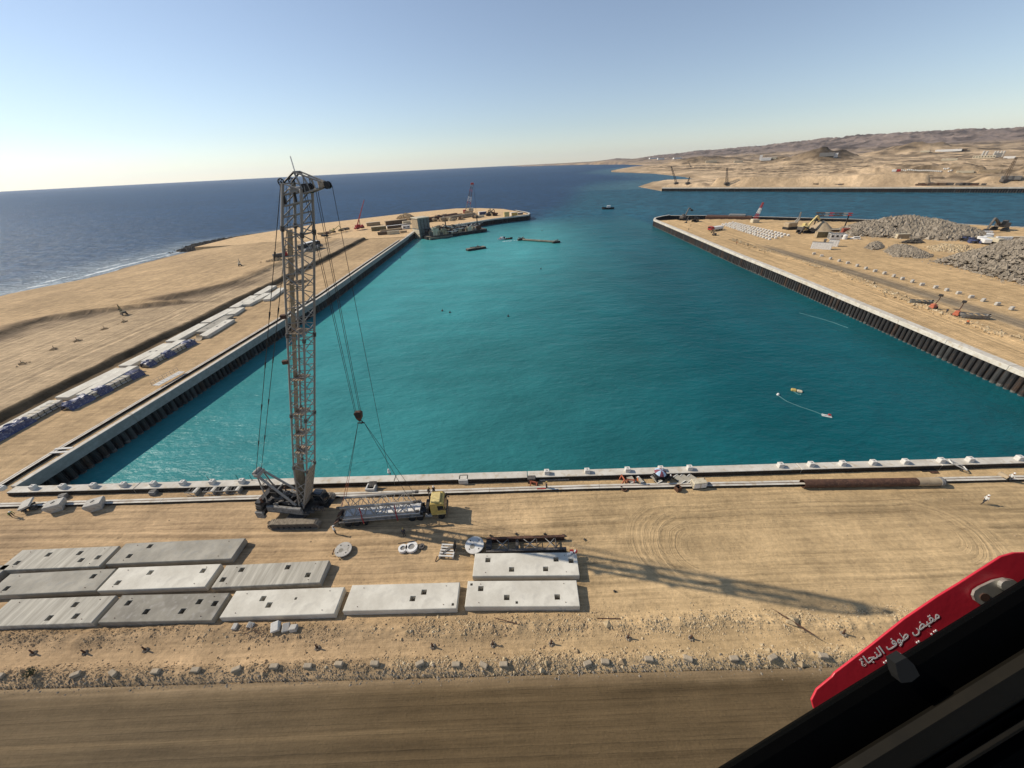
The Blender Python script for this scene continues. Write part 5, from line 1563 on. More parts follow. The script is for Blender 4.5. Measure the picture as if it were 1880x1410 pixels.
slab(q4((1045, 220), (1672, 215), (1693, 355), (1035, 362)), q4((1127, 262), (1273, 320), (1483, 317), (1547, 258), (1640, 267)), M['slab_white'], 'white slab with five holes crossed by the shadow of the crane boom')
slab([(-170, 1066), (6, 1055), (-16, 1064), (-215, 1080)], [], M['slab_grey'], 'grey slab at the far left of which only the corner shows', dims=(12.5, 3.6))

# slabs stored along the left pier
ZA = lambda x, y: (x / 3.481, 500 + y / 3.481)
def pier_slab(nl, nr, fl, label, mat=None, width=3.6, holes=(), th=.95, z=1.0):
    a, b, c_ = G(*ZA(*nl), z), G(*ZA(*nr), z), G(*ZA(*fl), z)
    d = (c_ - a); L = d.length; d.normalize(); n = Vector((d.y, -d.x, 0))
    w = width or abs((b - a).dot(n))
    c = a + d * L / 2 + n * w / 2
    mb = MB().cbox((0, 0, -th / 2), (L * .955, w * .84, th), .05)
    o = mb.build('precast_slab', mat or M['slab_white'], None, (c.x, c.y, z), rz=math.atan2(d.y, d.x))
    tag(o, label, 'precast slab', 'precast slabs stored along the left pier')
    for hx, hy in holes:
        h = MB(); h.box((hx * L, hy * w, -.04), (.7, .7, .1)); h.box((hx * L, hy * w, .012), (.62, .62, .01), mi=1)
        h.build('recess', [M['slab_grey'], M['iron']], o)
    return o
pier_slab((-250, 1110), (-160, 1110), (318, 812), 'long white slab at the near left end of the pier row')
pier_slab((330, 803), (415, 803), (738, 606), 'long white slab in the outer pier row above the nearest blue tarp', None, 4.4)
pier_slab((738, 600), (800, 600), (1042, 450), 'white slab with two dark recesses in the outer pier row', None, 4.4, ((.08, .1), (.12, -.22)))
pier_slab((1042, 443), (1100, 443), (1268, 325), 'plain white slab in the outer pier row beside the curled sheet', None, 4.4)
pier_slab((1270, 322), (1318, 322), (1452, 230), 'white slab in the outer pier row behind the low grey slab', None, 4.4)
pier_slab((1454, 226), (1500, 226), (1598, 147), 'white slab with small marks in the outer pier row near the crane boom', None, 4.4, ((-.1, 0), (.25, .1)))
pier_slab((1612, 143), (1650, 143), (1712, 85), 'farthest white slab in the outer pier row beside the crane boom', None, 4.4)
pier_slab((465, 787), (512, 790), (822, 595), 'long white slab whose inner edge is wrapped by the nearest blue tarp', None, 3.2, z=1.6, th=1.5)
pier_slab((885, 570), (925, 572), (1132, 430), 'long white slab whose inner edge is wrapped by the farther blue tarp', None, 3.2, z=1.6, th=1.5)
pier_slab((1238, 383), (1290, 385), (1432, 275), 'low grey slab with small recesses between two white ones on the pier', M['slab_grey'], 4.0, ((.0, .1), (-.3, -.1)), th=.7)
pier_slab((1440, 270), (1488, 268), (1508, 226), 'short thick pale slab at the end of the low grey slab', M['slab_white'], 3.6)
pier_slab((1248, 412), (1300, 415), (1440, 300), 'bright white slab nearest the basin with two small marks', None, 3.8, ((.05, .1), (.3, 0)))
pier_slab((1537, 207), (1580, 211), (1690, 130), 'white slab in the inner pier row just left of the crane boom', None, 3.8, ((-.1, .1),))
pier_slab((1670, 175), (1722, 178), (1778, 98), 'white slab partly hidden by the crane boom on the left pier', None, 3.8)

# bar stacks under blue tarps
def bar_stack(near, far, width, hgt, label, seed, tarps, z=0):
    a, b = G(*ZA(*near), .0), G(*ZA(*far), .0)
    d = b - a; L = d.length; d.normalize(); ang = math.atan2(d.y, d.x)
    c = (a + b) / 2
    root = thing('bar_stack', label, 'bar stack', (c.x, c.y, 0), ang, 'stacks of bars under blue tarps')
    rg = random.Random(seed)
    for k in range(3):
        for j in range(3 - k % 2):
            mb = MB(); mb.box((0, (j - 1) * width * .3 + .2 * (k % 2), .35 + k * hgt * .27), (L * .97, width * .26, hgt * .22))
            for i in range(int(L / 1.3)):
                mb.box((-L / 2 + 1 + i * 1.3, (j - 1) * width * .3 + .2 * (k % 2), .35 + k * hgt * .27), (.16, width * .29, hgt * .26), mi=1)
            mb.build('bar_bundle', [M['cream'] if (j + k) % 2 else M['conc'], M['iron']], root)
    for (t0, t1) in tarps:
        nx = max(6, int((t1 - t0) * L / .55)); prof = [(-.62, .02), (-.52, .35), (-.46, .8), (-.30, 1.02), (0, 1.08), (.3, 1.02), (.45, .82), (.5, .4), (.60, .02)]
        vs = []; fs = []
        for i in range(nx + 1):
            x = (-.5 + t0 + (t1 - t0) * i / nx) * L
            e = min(i, nx - i)
            for j, (py_, pz) in enumerate(prof):
                k = 1.0 if e > 0 else .72
                vs.append((x + rg.uniform(-.15, .15), py_ * width * rg.uniform(.95, 1.14), max(.02, pz * hgt * k * rg.uniform(.86, 1.1))))
        m = len(prof)
        for i in range(nx):
            for j in range(m - 1): fs.append((i * m + j, (i + 1) * m + j, (i + 1) * m + j + 1, i * m + j + 1))
        mb = MB().add(vs, [f[::-1] for f in fs]); mb.build('tarpaulin', M['blue'], root)
    return root
bar_stack((-110, 1120), (390, 848), 2.4, 1.5, 'covered bar stack with blue tarp at the left picture edge', 1, ((.10, .57),))
bar_stack((440, 880), (905, 650), 2.3, 1.7, 'bar stack with a bulging blue tarp at each end, middle of the left pier', 2, ((-.02, .28), (.34, .52), (.80, 1.0)))
bar_stack((930, 610), (1245, 450), 2.3, 1.6, 'bar stack with blue tarps farther along the left pier below the curled sheet', 3, ((.0, .15), (.32, .52), (.75, .98)))
cs_ = G(*ZA(1258, 438), 0); mb = MB()
vs = []; 
for i in range(7):
    t = i / 6 * 1.5
    for y in (-1.2, 1.2): vs.append((math.sin(t) * 1.5, y, .05 + (1 - math.cos(t)) * 1.4))
mb.add(vs, [(2 * i, 2 * i + 2, 2 * i + 3, 2 * i + 1) for i in range(6)]); vs2 = [(x - .04, y, z - .05) for x, y, z in vs]; mb.add(vs2, [(2 * i, 2 * i + 1, 2 * i + 3, 2 * i + 2) for i in range(6)])
tag(mb.build('curled_sheet', M['tan'], None, cs_, rz=R(80)), 'curled tan sheet at the end of the blue tarps on the left pier', 'metal sheet')

# ================================================================== THINGS ON THE NEAR QUAY
def disc(px, py, rad, z, th, label, mat, tilt=(0, 0)):
    p = G(px, py, z)
    root = thing('steel_disc', label, 'disc', (p.x, p.y, z - th / 2), 0, 'round plates on the sand')
    n = 40; mb = MB()
    holes = [(math.cos(a) * rad * .68, math.sin(a) * rad * .68) for a in (.5, 2.0, 3.6, 5.2)]
    bm = bmesh.new()
    mb.cyl((0, 0, -th / 2), (0, 0, th / 2 - .03), rad, n=n); mb.cyl((0, 0, th / 2 - .03), (0, 0, th / 2), rad, rad - .03, n=n)
    bm.free()
    mb.build('plate', mat, root)
    for x, y in holes:
        MB().cyl((x, y, th / 2 - .01), (x, y, th / 2 + .006), .10, n=12).build('bolt_hole', M['iron'], root)
    MB().cyl((-rad * .25, -rad * .1, th / 2 - .01), (-rad * .25, -rad * .1, th / 2 + .004), rad * .28, n=18).build('centre_patch', M['slab_dark'], root)
    MB().cyl((0, 0, -z + th / 2 + .0), (0, 0, -th / 2), rad * .82, n=20).build('drum_foot', M['machine_dk'], root)
    root.rotation_euler = (tilt[0], tilt[1], .3)
    return root
disc(630, 1008, 1.12, .62, .14, 'round pale grey plate with four holes below the crane tracks', M['conc'], (R(3), R(2)))
disc(871, 1000, 1.28, .85, .14, 'round silver plate with holes beside the dark ladder frame', M['conc_white'], (R(3), R(-3)))
for k, (x0, y0, x1, y1, lab) in enumerate(((606, 1019, 615, 1021, 'short pale plank lying left of the round plate'), (613, 1017, 623, 1027, 'pale plank leaning at the foot of the round plate'), (610, 1018, 614, 1007, 'dark rusty bar standing out left of the round plate'), (799, 1031, 803, 1021, 'thin rusty bar on the sand left of the steel pallet'))):
    a, b = G(x0, y0, .05), G(x1, y1, .12 if k < 2 else .3)
    o = MB().cyl((0, 0, 0), b - a, .07, n=5).build('plank', M['timber'] if k < 2 else M['rust'], None, a); tag(o, lab, 'plank')
p = G(748, 1005, .35); e8 = thing('twin_ring_plate', 'white plate shaped like a figure eight lying on the sand below the trailer', 'ring plate', (p.x, p.y, 0), R(8))
for x, r_ in ((-.62, .62), (.55, .82)):
    mb = MB(); n = 26
    ro, ri, zt = r_, r_ * .55, .42
    vs = []; 
    for i in range(n):
        a = 2 * math.pi * i / n; c_, s_ = math.cos(a), math.sin(a)
        vs += [(x + c_ * ro, s_ * ro, .05), (x + c_ * ro, s_ * ro, zt), (x + c_ * ri, s_ * ri, zt), (x + c_ * ri, s_ * ri, .05)]
    fs = []
    for i in range(n):
        j = (i + 1) % n
        for k in range(3): fs.append((i * 4 + k, j * 4 + k, j * 4 + k + 1, i * 4 + k + 1))
    mb.add(vs, fs); mb.build('ring', M['white'], e8)
    MB().cyl((x, 0, .05), (x, 0, .30), ri - .02, n=20).build('ring_floor', M['conc_dark'], e8)
MB().box((0, .75, .5), (2.6, .08, .08)).build('bar', M['iron'], e8)
p = G(774, 1003, .2); o = MB().cyl((0, 0, 0), (0, 0, .3), .42, n=16).cyl((-.1, 0, .3), (-.1, 0, .42), .2, n=12).build('valve_cap', M['machine_dk'], None, (p.x, p.y, 0)); tag(o, 'small dark round cap beside the figure eight plate', 'cap')
p = G(822, 1012, .3); pl = thing('steel_pallet', 'grey slatted steel pallet with an upright plate near the round silver plate', 'pallet', (p.x, p.y, 0), R(-6))
for k in range(5): MB().box((0, -.85 + k * .42, .52), (2.0, .2, .1)).build('slat', M['conc_white'], pl)
for x in (-.9, .9): MB().box((x, 0, .28), (.18, 2.0, .4)).build('runner', M['conc'], pl)
MB().box((.95, .35, .95), (.12, 1.0, 1.3)).build('upright_plate', M['iron'], pl)
for k in range(4): MB().cyl((-.6 + .35 * k, -.7 + .3 * k, .6), (.2 + .2 * k, .5, .75), .05, n=6).build('loose_tube', M['machine'], pl)

a, b = G(893, 1001, .6), G(1038, 996, .6)
dv = (b - a); L = dv.length; ang = math.atan2(dv.y, dv.x); c = (a + b) / 2
lf = thing('ladder_frame', 'dark steel ladder frame with cross bracing lying behind the white slabs', 'steel frame', (c.x, c.y, 0), ang)
for y in (-.95, .95):
    mb = MB(); mb.box((0, y, .72), (L, .38, .06)); mb.box((0, y, .40), (L, .10, .6)); mb.box((0, y, .08), (L, .38, .06)); mb.build('side_beam', M['rust'] if y > 0 else M['machine_dk'], lf)
for x in (-.47, -.44, -.12, -.10, .38): bar('cross_tie', (x * L, -.95, .5), (x * L, .95, .5), .10, 'machine_dk', lf)
for x0, x1 in ((-.38, -.22), (-.04, .14), (.24, .38)):
    bar('diagonal', (x0 * L, -.9, .6), (x1 * L, .9, .6), .055, 'boom', lf); bar('diagonal', (x0 * L, .9, .6), (x1 * L, -.9, .6), .055, 'boom', lf); bar('tie', (x1 * L, -.9, .6), (x1 * L, .9, .6), .05, 'machine_dk', lf)
MB().box((-.47 * L, 0, .5), (.7, 1.8, .5)).build('end_box', M['iron'], lf)
for k, (px, py) in enumerate(((900, 984), (948, 981), (1000, 981), (1035, 983), (1073, 991))):
    p = G(px, py); o = MB().rock((0, 0, .12), .26).build('clod', M['stone_dark'], None, p); tag(o, 'dark clod on the sand behind the ladder frame, %s from the left' % ORD[k], 'clod', 'dark clods behind the ladder frame')
p = G(1050, 1015, 1.0); o = MB(); rg = random.Random(2)
for k in range(9): o.box((rg.uniform(-.6, .6), rg.uniform(-.25, .25), rg.uniform(.05, .2)), (.35, .2, .16), rg.uniform(0, 3), mi=k % 2)
tag(o.build('rag_pile', [M['red'], M['white']], None, (p.x, p.y, 1.0)), 'small heap of red and white rags on the far corner of a white slab', 'rags')

# tapered concrete blocks at the left
def anchor_block(px, py, label, rz, w=2.15, d=1.75, h=1.5, chip=False):
    p = G(px, py, h)
    root = thing('anchor_block', label, 'concrete block', (p.x, p.y, 0), rz, 'tapered concrete blocks')
    k = .72; vs = [(-w / 2 * k, -d / 2 * k, 0), (w / 2 * k, -d / 2 * k, 0), (w / 2 * k, d / 2 * k, 0), (-w / 2 * k, d / 2 * k, 0), (-w / 2, -d / 2, h * .7), (w / 2, -d / 2, h * .7), (w / 2, d / 2, h * .7), (-w / 2, d / 2, h * .7),
                    (-w / 2, -d / 2, h - .05), (w / 2, -d / 2, h - .05), (w / 2, d / 2, h - .05), (-w / 2, d / 2, h - .05), (-w / 2 + .05, -d / 2 + .05, h), (w / 2 - .05, -d / 2 + .05, h), (w / 2 - .05, d / 2 - .05, h), (-w / 2 + .05, d / 2 - .05, h)]
    fs = [(3, 2, 1, 0), (12, 13, 14, 15)]
    for l in range(3):
        for i in range(4): fs.append((l * 4 + i, l * 4 + (i + 1) % 4, l * 4 + 4 + (i + 1) % 4, l * 4 + 4 + i))
    MB().add(vs, fs).build('body', M['conc'], root)
    MB().box((-.1, .1, h + .03), (.5, .16, .08), .6).build('lifting_eye', M['iron'], root)
    return root
anchor_block(97, 923, 'tapered concrete block in the middle of three, right of the bending worker', R(24))
anchor_block(170, 921, 'tapered concrete block at the right of the three, standing clear of the others', R(24))
p = G(47, 925, 1.2); tb = thing('anchor_block', 'tipped concrete block with dark underside, leftmost beside the bending worker', 'concrete block', (p.x, p.y, 0), R(24), 'tapered concrete blocks')
MB().box((0, 0, 1.15), (1.5, 1.9, .28), rot=Euler((R(8), R(-14), 0)).to_matrix()).build('slab_top', M['conc'], tb)
mb = MB(); rg = random.Random(8)
for k in range(16): mb.box((rg.uniform(-.6, 1.0), rg.uniform(-.7, .6), rg.uniform(.15, .8)), (rg.uniform(.2, .7), rg.uniform(.2, .5), rg.uniform(.15, .4)), rg.uniform(0, 3))
mb.build('underside', M['machine_dk'], tb)

def simple(name, px, py, label, cat, fn, rz=0, z=0, group=None):
    p = G(px, py, z); root = thing(name, label, cat, (p.x, p.y, 0), rz, group); fn(root); return root
def f_box(r):
    MB().cbox((0, 0, .35), (1.0, .8, .7), .04).build('body', M['conc_dark'], r); MB().box((0, 0, .72), (1.1, .25, .06)).build('lid_bar', M['iron'], r)
simple('junction_box', 119, 914, 'small grey box on the sand between the two concrete blocks and the wall', 'box', f_box, .1)
simple('junction_box', 284, 907, 'small dark box on the sand strip left of the formwork trusses', 'box', f_box, .1)
def f_pit(r):
    for x, y, w, d in ((0, .55, 1.5, .2), (0, -.55, 1.5, .2), (.65, 0, .2, .9), (-.65, 0, .2, .9)): MB().cbox((x, y, .45), (w, d, .9), .02).build('side', M['conc_white'], r)
    MB().box((0, 0, .3), (1.1, .9, .06)).build('pit_floor', M['iron'], r)
simple('cable_pit', 852, 884, 'open concrete pit box with dark inside right of the yellow lorry', 'pit box', f_pit, R(-2))
def f_pit2(r):
    f_pit(r); MB().box((.2, .45, .95), (1.2, .9, .08), rot=Matrix.Rotation(R(40), 3, 'X')).build('open_lid', M['machine_dk'], r)
simple('cable_pit', 683, 900, 'concrete pit box with raised dark lid behind the slung boom section', 'pit box', f_pit2, R(-2))
# formwork trusses standing on the strip beside the crane
for k, (px, py, lab) in enumerate(((360, 900, 'formwork truss at the left end of the group beside the crane'), (392, 898, 'second formwork truss from the left beside the crane'), (415, 897, 'third formwork truss from the left beside the crane'), (437, 896, 'formwork truss nearest to the crane counterweight'))):
    p = G(px, py, .3); r = thing('formwork_truss', lab, 'formwork', (p.x, p.y, 0), R(-1.5), 'formwork trusses by the crane')
    for y in (-1.0, 1.0): bar('chord', (-1.0, y, .75), (1.0, y, .75), .05, 'boom', r); bar('chord', (-1.0, y, .1), (1.0, y, .1), .05, 'boom', r)
    for i in range(4):
        x0, x1 = -1 + i * .5, -.5 + i * .5
        bar('lacing', (x0, -1.0, .75), (x1, 1.0, .75) if i % 2 == 0 else (x1, -1, .1), .03, 'boom', r); bar('lacing', (x0, 1.0, .75), (x1, -1.0, .75), .03, 'boom', r)
    MB().box((.75, 0, .42), (.30, 2.0, .78)).build('end_panel', M['slab_grey'], r)
    MB().box((.45, 0, .80), (.3, 2.0, .05)).build('walk_board', M['conc_white'], r)
for k, (px, h) in enumerate(((381, 1.3), (433, 1.3), (457, 1.2))):
    p = G(px, 889, CAP_Z); o = thing('guard_post', '%s thin guard post on the wall cap near the crane' % ORD[k], 'guard post', (p.x, float(YN(p.x)) - .25, CAP_Z), 0, 'guard posts on the wall cap')
    MB().cyl((0, 0, 0), (0, 0, h), .035, n=6).build('post', M['iron'], o); MB().box((0, 0, .02), (.2, .2, .04)).build('foot_plate', M['iron'], o)
def f_tank(r):
    MB().cbox((0, 0, .5), (1.3, .9, 1.0), .08).build('body', M['machine_dk'], r)
    for x in (-.6, -.2, .2, .6): MB().box((x, -.46, .5), (.08, .05, .9)).build('rib', M['iron'], r)
simple('skip_bin', 976, 884, 'dark ribbed bin on the sand strip behind the orange barrier', 'bin', f_tank, R(-2))
def f_chan(r):
    MB().box((0, 0, .2), (5.2, .55, .3)).build('channel', M['machine'], r); MB().box((0, .3, .42), (5.2, .08, .25)).build('flange', M['machine_dk'], r); MB().box((0, .62, .2), (2.4, .3, .25)).build('short_beam', M['machine_dk'], r)
simple('steel_channel', 1019, 881, 'long grey steel channel with a shorter beam on the sand strip', 'steel beam', f_chan, R(1))
def f_barrier(r):
    for s in (-1, 1):
        MB().extrude([(-.45, 0), (-.2, 0), (.06, 1.0), (-.06, 1.0)], Vector((1, 0, 0)), Vector((0, 0, 1)), Vector((0, 1, 0)), (0, 0, 0), s * .5 - .06, s * .5 + .06).build('leg', M['orange'], r)
        MB().extrude([(.2, 0), (.45, 0), (.06, 1.0), (-.06, 1.0)], Vector((1, 0, 0)), Vector((0, 0, 1)), Vector((0, 1, 0)), (0, 0, 0), s * .5 - .06, s * .5 + .06).build('leg', M['orange'], r)
    MB().box((0, 0, .85), (.08, 1.3, .28)).build('board', M['orange'], r)
simple('barrier', 980, 892, 'orange trestle barrier astride the rail beam right of the open pit', 'barrier', f_barrier, R(70))
simple('barrier', 1143, 884, 'upright orange barrier left of the form panels', 'barrier', f_barrier, R(10))
simple('barrier', 1157, 888, 'orange red barrier lying close to the form panels', 'barrier', f_barrier, R(80))
a, b = G(986, 898, .4), G(1002, 897, .4); o = MB().cyl((0, 0, 0), b - a, .12, n=8).build('loose_bar', M['red'], None, a); tag(o, 'dark red bar between the orange barrier and the worker', 'steel bar')
for k, (px, py, lab) in enumerate(((1158, 880, 'tilted grey form panel at the left end of the group'), (1174, 880, 'narrow form panel second from the left'), (1205, 880, 'form panel under the umbrella'), (1247, 880, 'form panel right of the umbrella'), (1258, 879, 'form panel leaning beside the white generator box'), (1272, 879, 'form panel at the right end of the group behind the white box'))):
    p = G(px, py, .4); r = thing('form_panel', lab, 'form panel', (p.x, p.y, 0), R(12 + 4 * k), 'form panels by the umbrella')
    MB().box((0, 0, .45), (.9 if k != 1 else .5, 1.7, .12), rot=Matrix.Rotation(R(-14), 3, 'Y')).build('board', M['slab_grey'], r)
    for y in (-.8, .8): MB().box((0, y, .52), (.95 if k != 1 else .55, .10, .16), rot=Matrix.Rotation(R(-14), 3, 'Y')).build('edge_bar', M['conc_white'], r)
    for x in (-.35, .35): MB().cyl((x, 0, 0), (x, 0, .4), .05, n=6).build('prop', M['iron'], r)
def f_umb(r):
    n = 8
    for k in range(n):
        a0, a1 = 2 * math.pi * k / n, 2 * math.pi * (k + 1) / n; vs = []
        rings = [(0, 2.55), (.45, 2.46), (.85, 2.24), (1.12, 1.95)]
        vs = [(0, 0, 2.55)]; fs = []
        for rr, zz in rings[1:]:
            vs += [(math.cos(a0) * rr, math.sin(a0) * rr, zz), (math.cos((a0 + a1) / 2) * rr * .98, math.sin((a0 + a1) / 2) * rr * .98, zz + .01), (math.cos(a1) * rr, math.sin(a1) * rr, zz)]
        fs = [(0, 1, 2), (0, 2, 3)]
        for l in range(2):
            for j in range(2): fs.append((1 + l * 3 + j, 4 + l * 3 + j, 5 + l * 3 + j, 2 + l * 3 + j))
        v2 = [(x * .99, y * .99, z - .03) for x, y, z in vs]
        mb = MB().add(vs, fs); mb.add(v2, [f[::-1] for f in fs]); mb.build('canopy_panel', M['umb_a'] if k % 2 == 0 else M['umb_b'], r)
    MB().cyl((0, 0, 0), (0, 0, 2.6), .03, n=8).build('pole', M['iron'], r); MB().cyl((0, 0, 0), (0, 0, .12), .3, n=14).build('foot', M['conc_dark'], r)
um = simple('parasol', 1205, 882, 'blue and maroon striped parasol shading the workers on the quay', 'parasol', f_umb, .3); um.rotation_euler = (R(6), R(8), .3); um.scale = (.85, .85, .95)
def f_pump(r):
    MB().cbox((0, 0, .55), (1.2, .8, .8), .08).build('engine_block', M['iron'], r); rg = random.Random(4)
    for k in range(6):
        t0 = rg.uniform(0, 6); R0 = rg.uniform(.5, .9); mb = MB()
        mb.tube([Vector((math.cos(t0 + i * .5) * R0 + rg.uniform(-.05, .05), math.sin(t0 + i * .5) * R0 * .7, .15 + .12 * k + .25 * math.sin(i * .8))) for i in range(9)], .05); mb.build('hose', M['tyre'], r)
    for y in (-.4, .4): MB().cyl((-.7, y - .06, .35), (-.7, y + .06, .35), .35, n=16).build('wheel', M['tyre'], r)
    MB().cyl((.2, 0, .9), (.2, 0, 1.6), .06, n=8).build('exhaust', M['rust'], r)
simple('pump_unit', 1217, 878, 'dark wheeled pump with coiled hoses right of the parasol', 'pump', f_pump, R(10))
simple('pump_unit', 1204, 880, 'dark pump with tangled hoses right under the parasol', 'pump', f_pump, R(100))
def f_tubes(r):
    for k in range(6): MB().cyl((-1.6, -.3 + k * .12, .5 + .08 * (k % 2)), (1.5, -.28 + k * .12, .5 + .08 * (k % 2)), .06, n=8).build('tube', M['rust'], r)
    for x in (-1.1, 1.0): MB().box((x, 0, .22), (.2, .9, .44)).build('trestle', M['iron'], r)
simple('tube_bundle', 1245, 874, 'bundle of rusty tubes on trestles behind the form panels', 'tube bundle', f_tubes, R(1))
def f_gen(r):
    MB().cbox((0, 0, .70), (2.15, 1.15, 1.1), .05).build('canopy', M['cream'], r); MB().box((0, 0, .1), (2.2, 1.2, .14)).build('skid', M['iron'], r)
    for x in (-.55, .55): MB().box((x, -.585, .7), (.9, .03, .8)).build('door', M['white'], r)
    for k in range(4): MB().box((-1.085, 0, .5 + k * .14), (.03, .7, .05)).build('louvre', M['machine'], r)
    MB().cyl((.9, .2, 1.25), (.9, .2, 1.5), .05, n=8).build('exhaust', M['rust'], r)
    MB().cyl((1.1, -.1, .5), (1.95, -.1, .45), .05, n=6).build('tow_bar', M['iron'], r)
simple('generator_box', 1281, 893, 'cream white generator box with doors on the sand beside the rail beam', 'generator', f_gen, R(4))
def f_bin(r):
    for x, y, w, d in ((0, .36, .8, .06), (0, -.36, .8, .06), (.38, 0, .06, .7), (-.38, 0, .06, .7)): MB().box((x, y, .4), (w, d, .8)).build('side', M['rust'], r)
    MB().box((0, 0, .1), (.74, .7, .06)).build('bottom', M['iron'], r)
simple('open_bin', 1244, 900, 'small open rusty bin left of the cream generator box', 'bin', f_bin, R(20))
def f_ring(r):
    mb = MB(); mb.tube([Vector((math.cos(i * .524) * .38, math.sin(i * .524) * .38, .14)) for i in range(13)], .13, 8); mb.build('ring', M['rust'], r)
    MB().box((-.45, .25, .3), (.2, .2, .5)).build('upright', M['rust'], r)
simple('iron_ring', 1146, 899, 'dark rusty ring lying on the sand below the form panels', 'ring', f_ring)
# big steel pipe
a, b = G(1473, 888, .65), G(1734, 884, .65); dv = b - a; L = dv.length
pp = thing('steel_pipe', 'long brown steel pipe pile lying along the rail beam on the right', 'pipe', (a.x, a.y, .66), math.atan2(dv.y, dv.x))
rr = .64; n = 28; split = L * .80
def pipe_seg(x0, x1, ro, ri, mat, name):
    vs = []
    for x, r_ in ((x0, ri), (x0, ro), (x1, ro), (x1, ri)):
        vs += [(x, math.cos(2 * math.pi * i / n) * r_, math.sin(2 * math.pi * i / n) * r_) for i in range(n)]
    fs = [(k * n + i, k * n + (i + 1) % n, ((k + 1) % 4) * n + (i + 1) % n, ((k + 1) % 4) * n + i) for k in range(4) for i in range(n)]
    o = MB().add(vs, [f[::-1] for f in fs]).build(name, mat, pp, smooth=False); return o
pipe_seg(0, split, rr, rr - .05, M['rust'], 'pipe_body'); pipe_seg(split + .01, L * .96, rr - .01, rr - .06, M['tan'], 'painted_end'); pipe_seg(L * .955, L * .975, rr + .08, rr - .02, M['machine'], 'collar')
MB().cyl((L * .975, 0, 0), (L, 0, 0), .45, .38, 18).build('plug', M['machine_dk'], pp)
for x in (.12, .5, .85): MB().box((L * x, 0, -.60), (.25, 1.1, .14)).build('chock', M['timber'], pp)
def f_frame(r):
    for x, y, w, d in ((0, 0.45, 2.2, .14), (0, -.45, 2.2, .14), (1.05, 0, .14, .9), (-1.05, 0, .14, .9)): MB().box((x, y, 1.0 - .62 * x * .6), (w, d, .14), rot=Matrix.Rotation(R(22), 3, 'Y')).build('side_bar', M['conc_white'], r)  # open rectangular frame of four bars, leaning on props
    for x in (-.9, .9): MB().cyl((x, 0, 0), (x, 0, 1.0 - .4 * x), .06, n=6).build('prop', M['iron'], r)
simple('tilted_frame', 1752, 862, 'tilted pale rectangular frame leaning against the near wall at the right', 'frame', f_frame, R(-25))
def f_plate(r):
    MB().box((0, 0, .06), (2.4, 1.0, .08)).build('plate', M['iron'], r); MB().box((.4, -.75, .1), (1.2, .3, .12)).build('red_plank', M['rust'], r)  # dark plate added in place of the open pit's dark inside
simple('pit_dark', 1702, 862, 'dark plate standing in for the open pit by the near wall at the right', 'pit stand-in', f_plate, R(-2))
def f_clamp(r):
    MB().cyl((0, -.2, .45), (0, .9, .45), .42, n=14).build('barrel', M['tan'], r); MB().box((-.3, -.1, .25), (.4, .5, .5)).build('base', M['iron'], r)
simple('cable_drum', 1845, 881, 'small tan drum standing over the rail beam at the far right', 'drum', f_clamp, R(10))

# work platform hung on the left quay wall
a, b = G(296, 708, .9), G(344, 682, .9); dv = b - a; ang = math.atan2(dv.y, dv.x); L = dv.length; c = (a + b) / 2
wp = thing('work_platform', 'pale plank work platform with a hand rail beside the left quay wall', 'work platform', (c.x - 1.4, c.y, 0), ang)
for k in range(7): MB().box((-L / 2 + (k + .5) * L / 7, 0, 1.0), (L / 7 - .08, 1.9, .08)).build('plank', M['conc_white'], wp)
for k in range(8):
    x = -L / 2 + k * L / 7; bar('rail_post', (x, 1.0, .9), (x, 1.0, 2.1), .035, 'boom', wp)
for z in (1.5, 2.1): bar('hand_rail', (-L / 2, 1.0, z), (L / 2, 1.0, z), .035, 'boom', wp)
for k, (px, py, lab) in enumerate(((108, 830, 'lower pale plank bridging the strip behind the left quay wall'), (117, 823, 'upper pale plank bridging the strip behind the left quay wall'))):
    p = G(px, py, .6); o = MB().box((0, 0, .58), (3.4, .5, .10)).build('plank', M['conc_white'], None, (p.x, p.y, 0), rz=R(2)); tag(o, lab, 'plank')
# ================================================================== FAR PIERS, WATER TRAFFIC, FAR SHORE
def mpp(p):
    """metres seen per pixel of the photograph at a point"""
    d = Vector(p) - Vector((0, 0, CAMH)); return d.dot(V_FWD) / FPX
_naz, _nrd = hf.shape
_lr0, _lr1 = math.log(560), math.log(13300)
def terrain_z(x, y):
    a = math.degrees(math.atan2(x, y)); r = math.hypot(x, y)
    i = (a + 1.0) / 67.0 * (_naz - 1); j = (math.log(max(r, 561)) - _lr0) / (_lr1 - _lr0) * (_nrd - 1)
    i = min(max(i, 0), _naz - 1.001); j = min(max(j, 0), _nrd - 1.001)
    i0, j0 = int(i), int(j); fi, fj = i - i0, j - j0
    return float((hf[i0, j0] * (1 - fi) + hf[i0 + 1, j0] * fi) * (1 - fj) + (hf[i0, j0 + 1] * (1 - fi) + hf[i0 + 1, j0 + 1] * fi) * fj)
def far_hit(px, py):
    u, v = (px - W0 / 2) / FPX, (py - H0 / 2) / FPX
    d = (V_FWD + V_RIGHT * u + V_DOWN * v).normalized(); t = 560.0
    while t < 13000:
        p = Vector((0, 0, CAMH)) + d * t
        if p.z <= max(terrain_z(p.x, p.y), SEA_Z): break
        t *= 1.006
    return Vector((p.x, p.y, max(terrain_z(p.x, p.y), SEA_Z)))

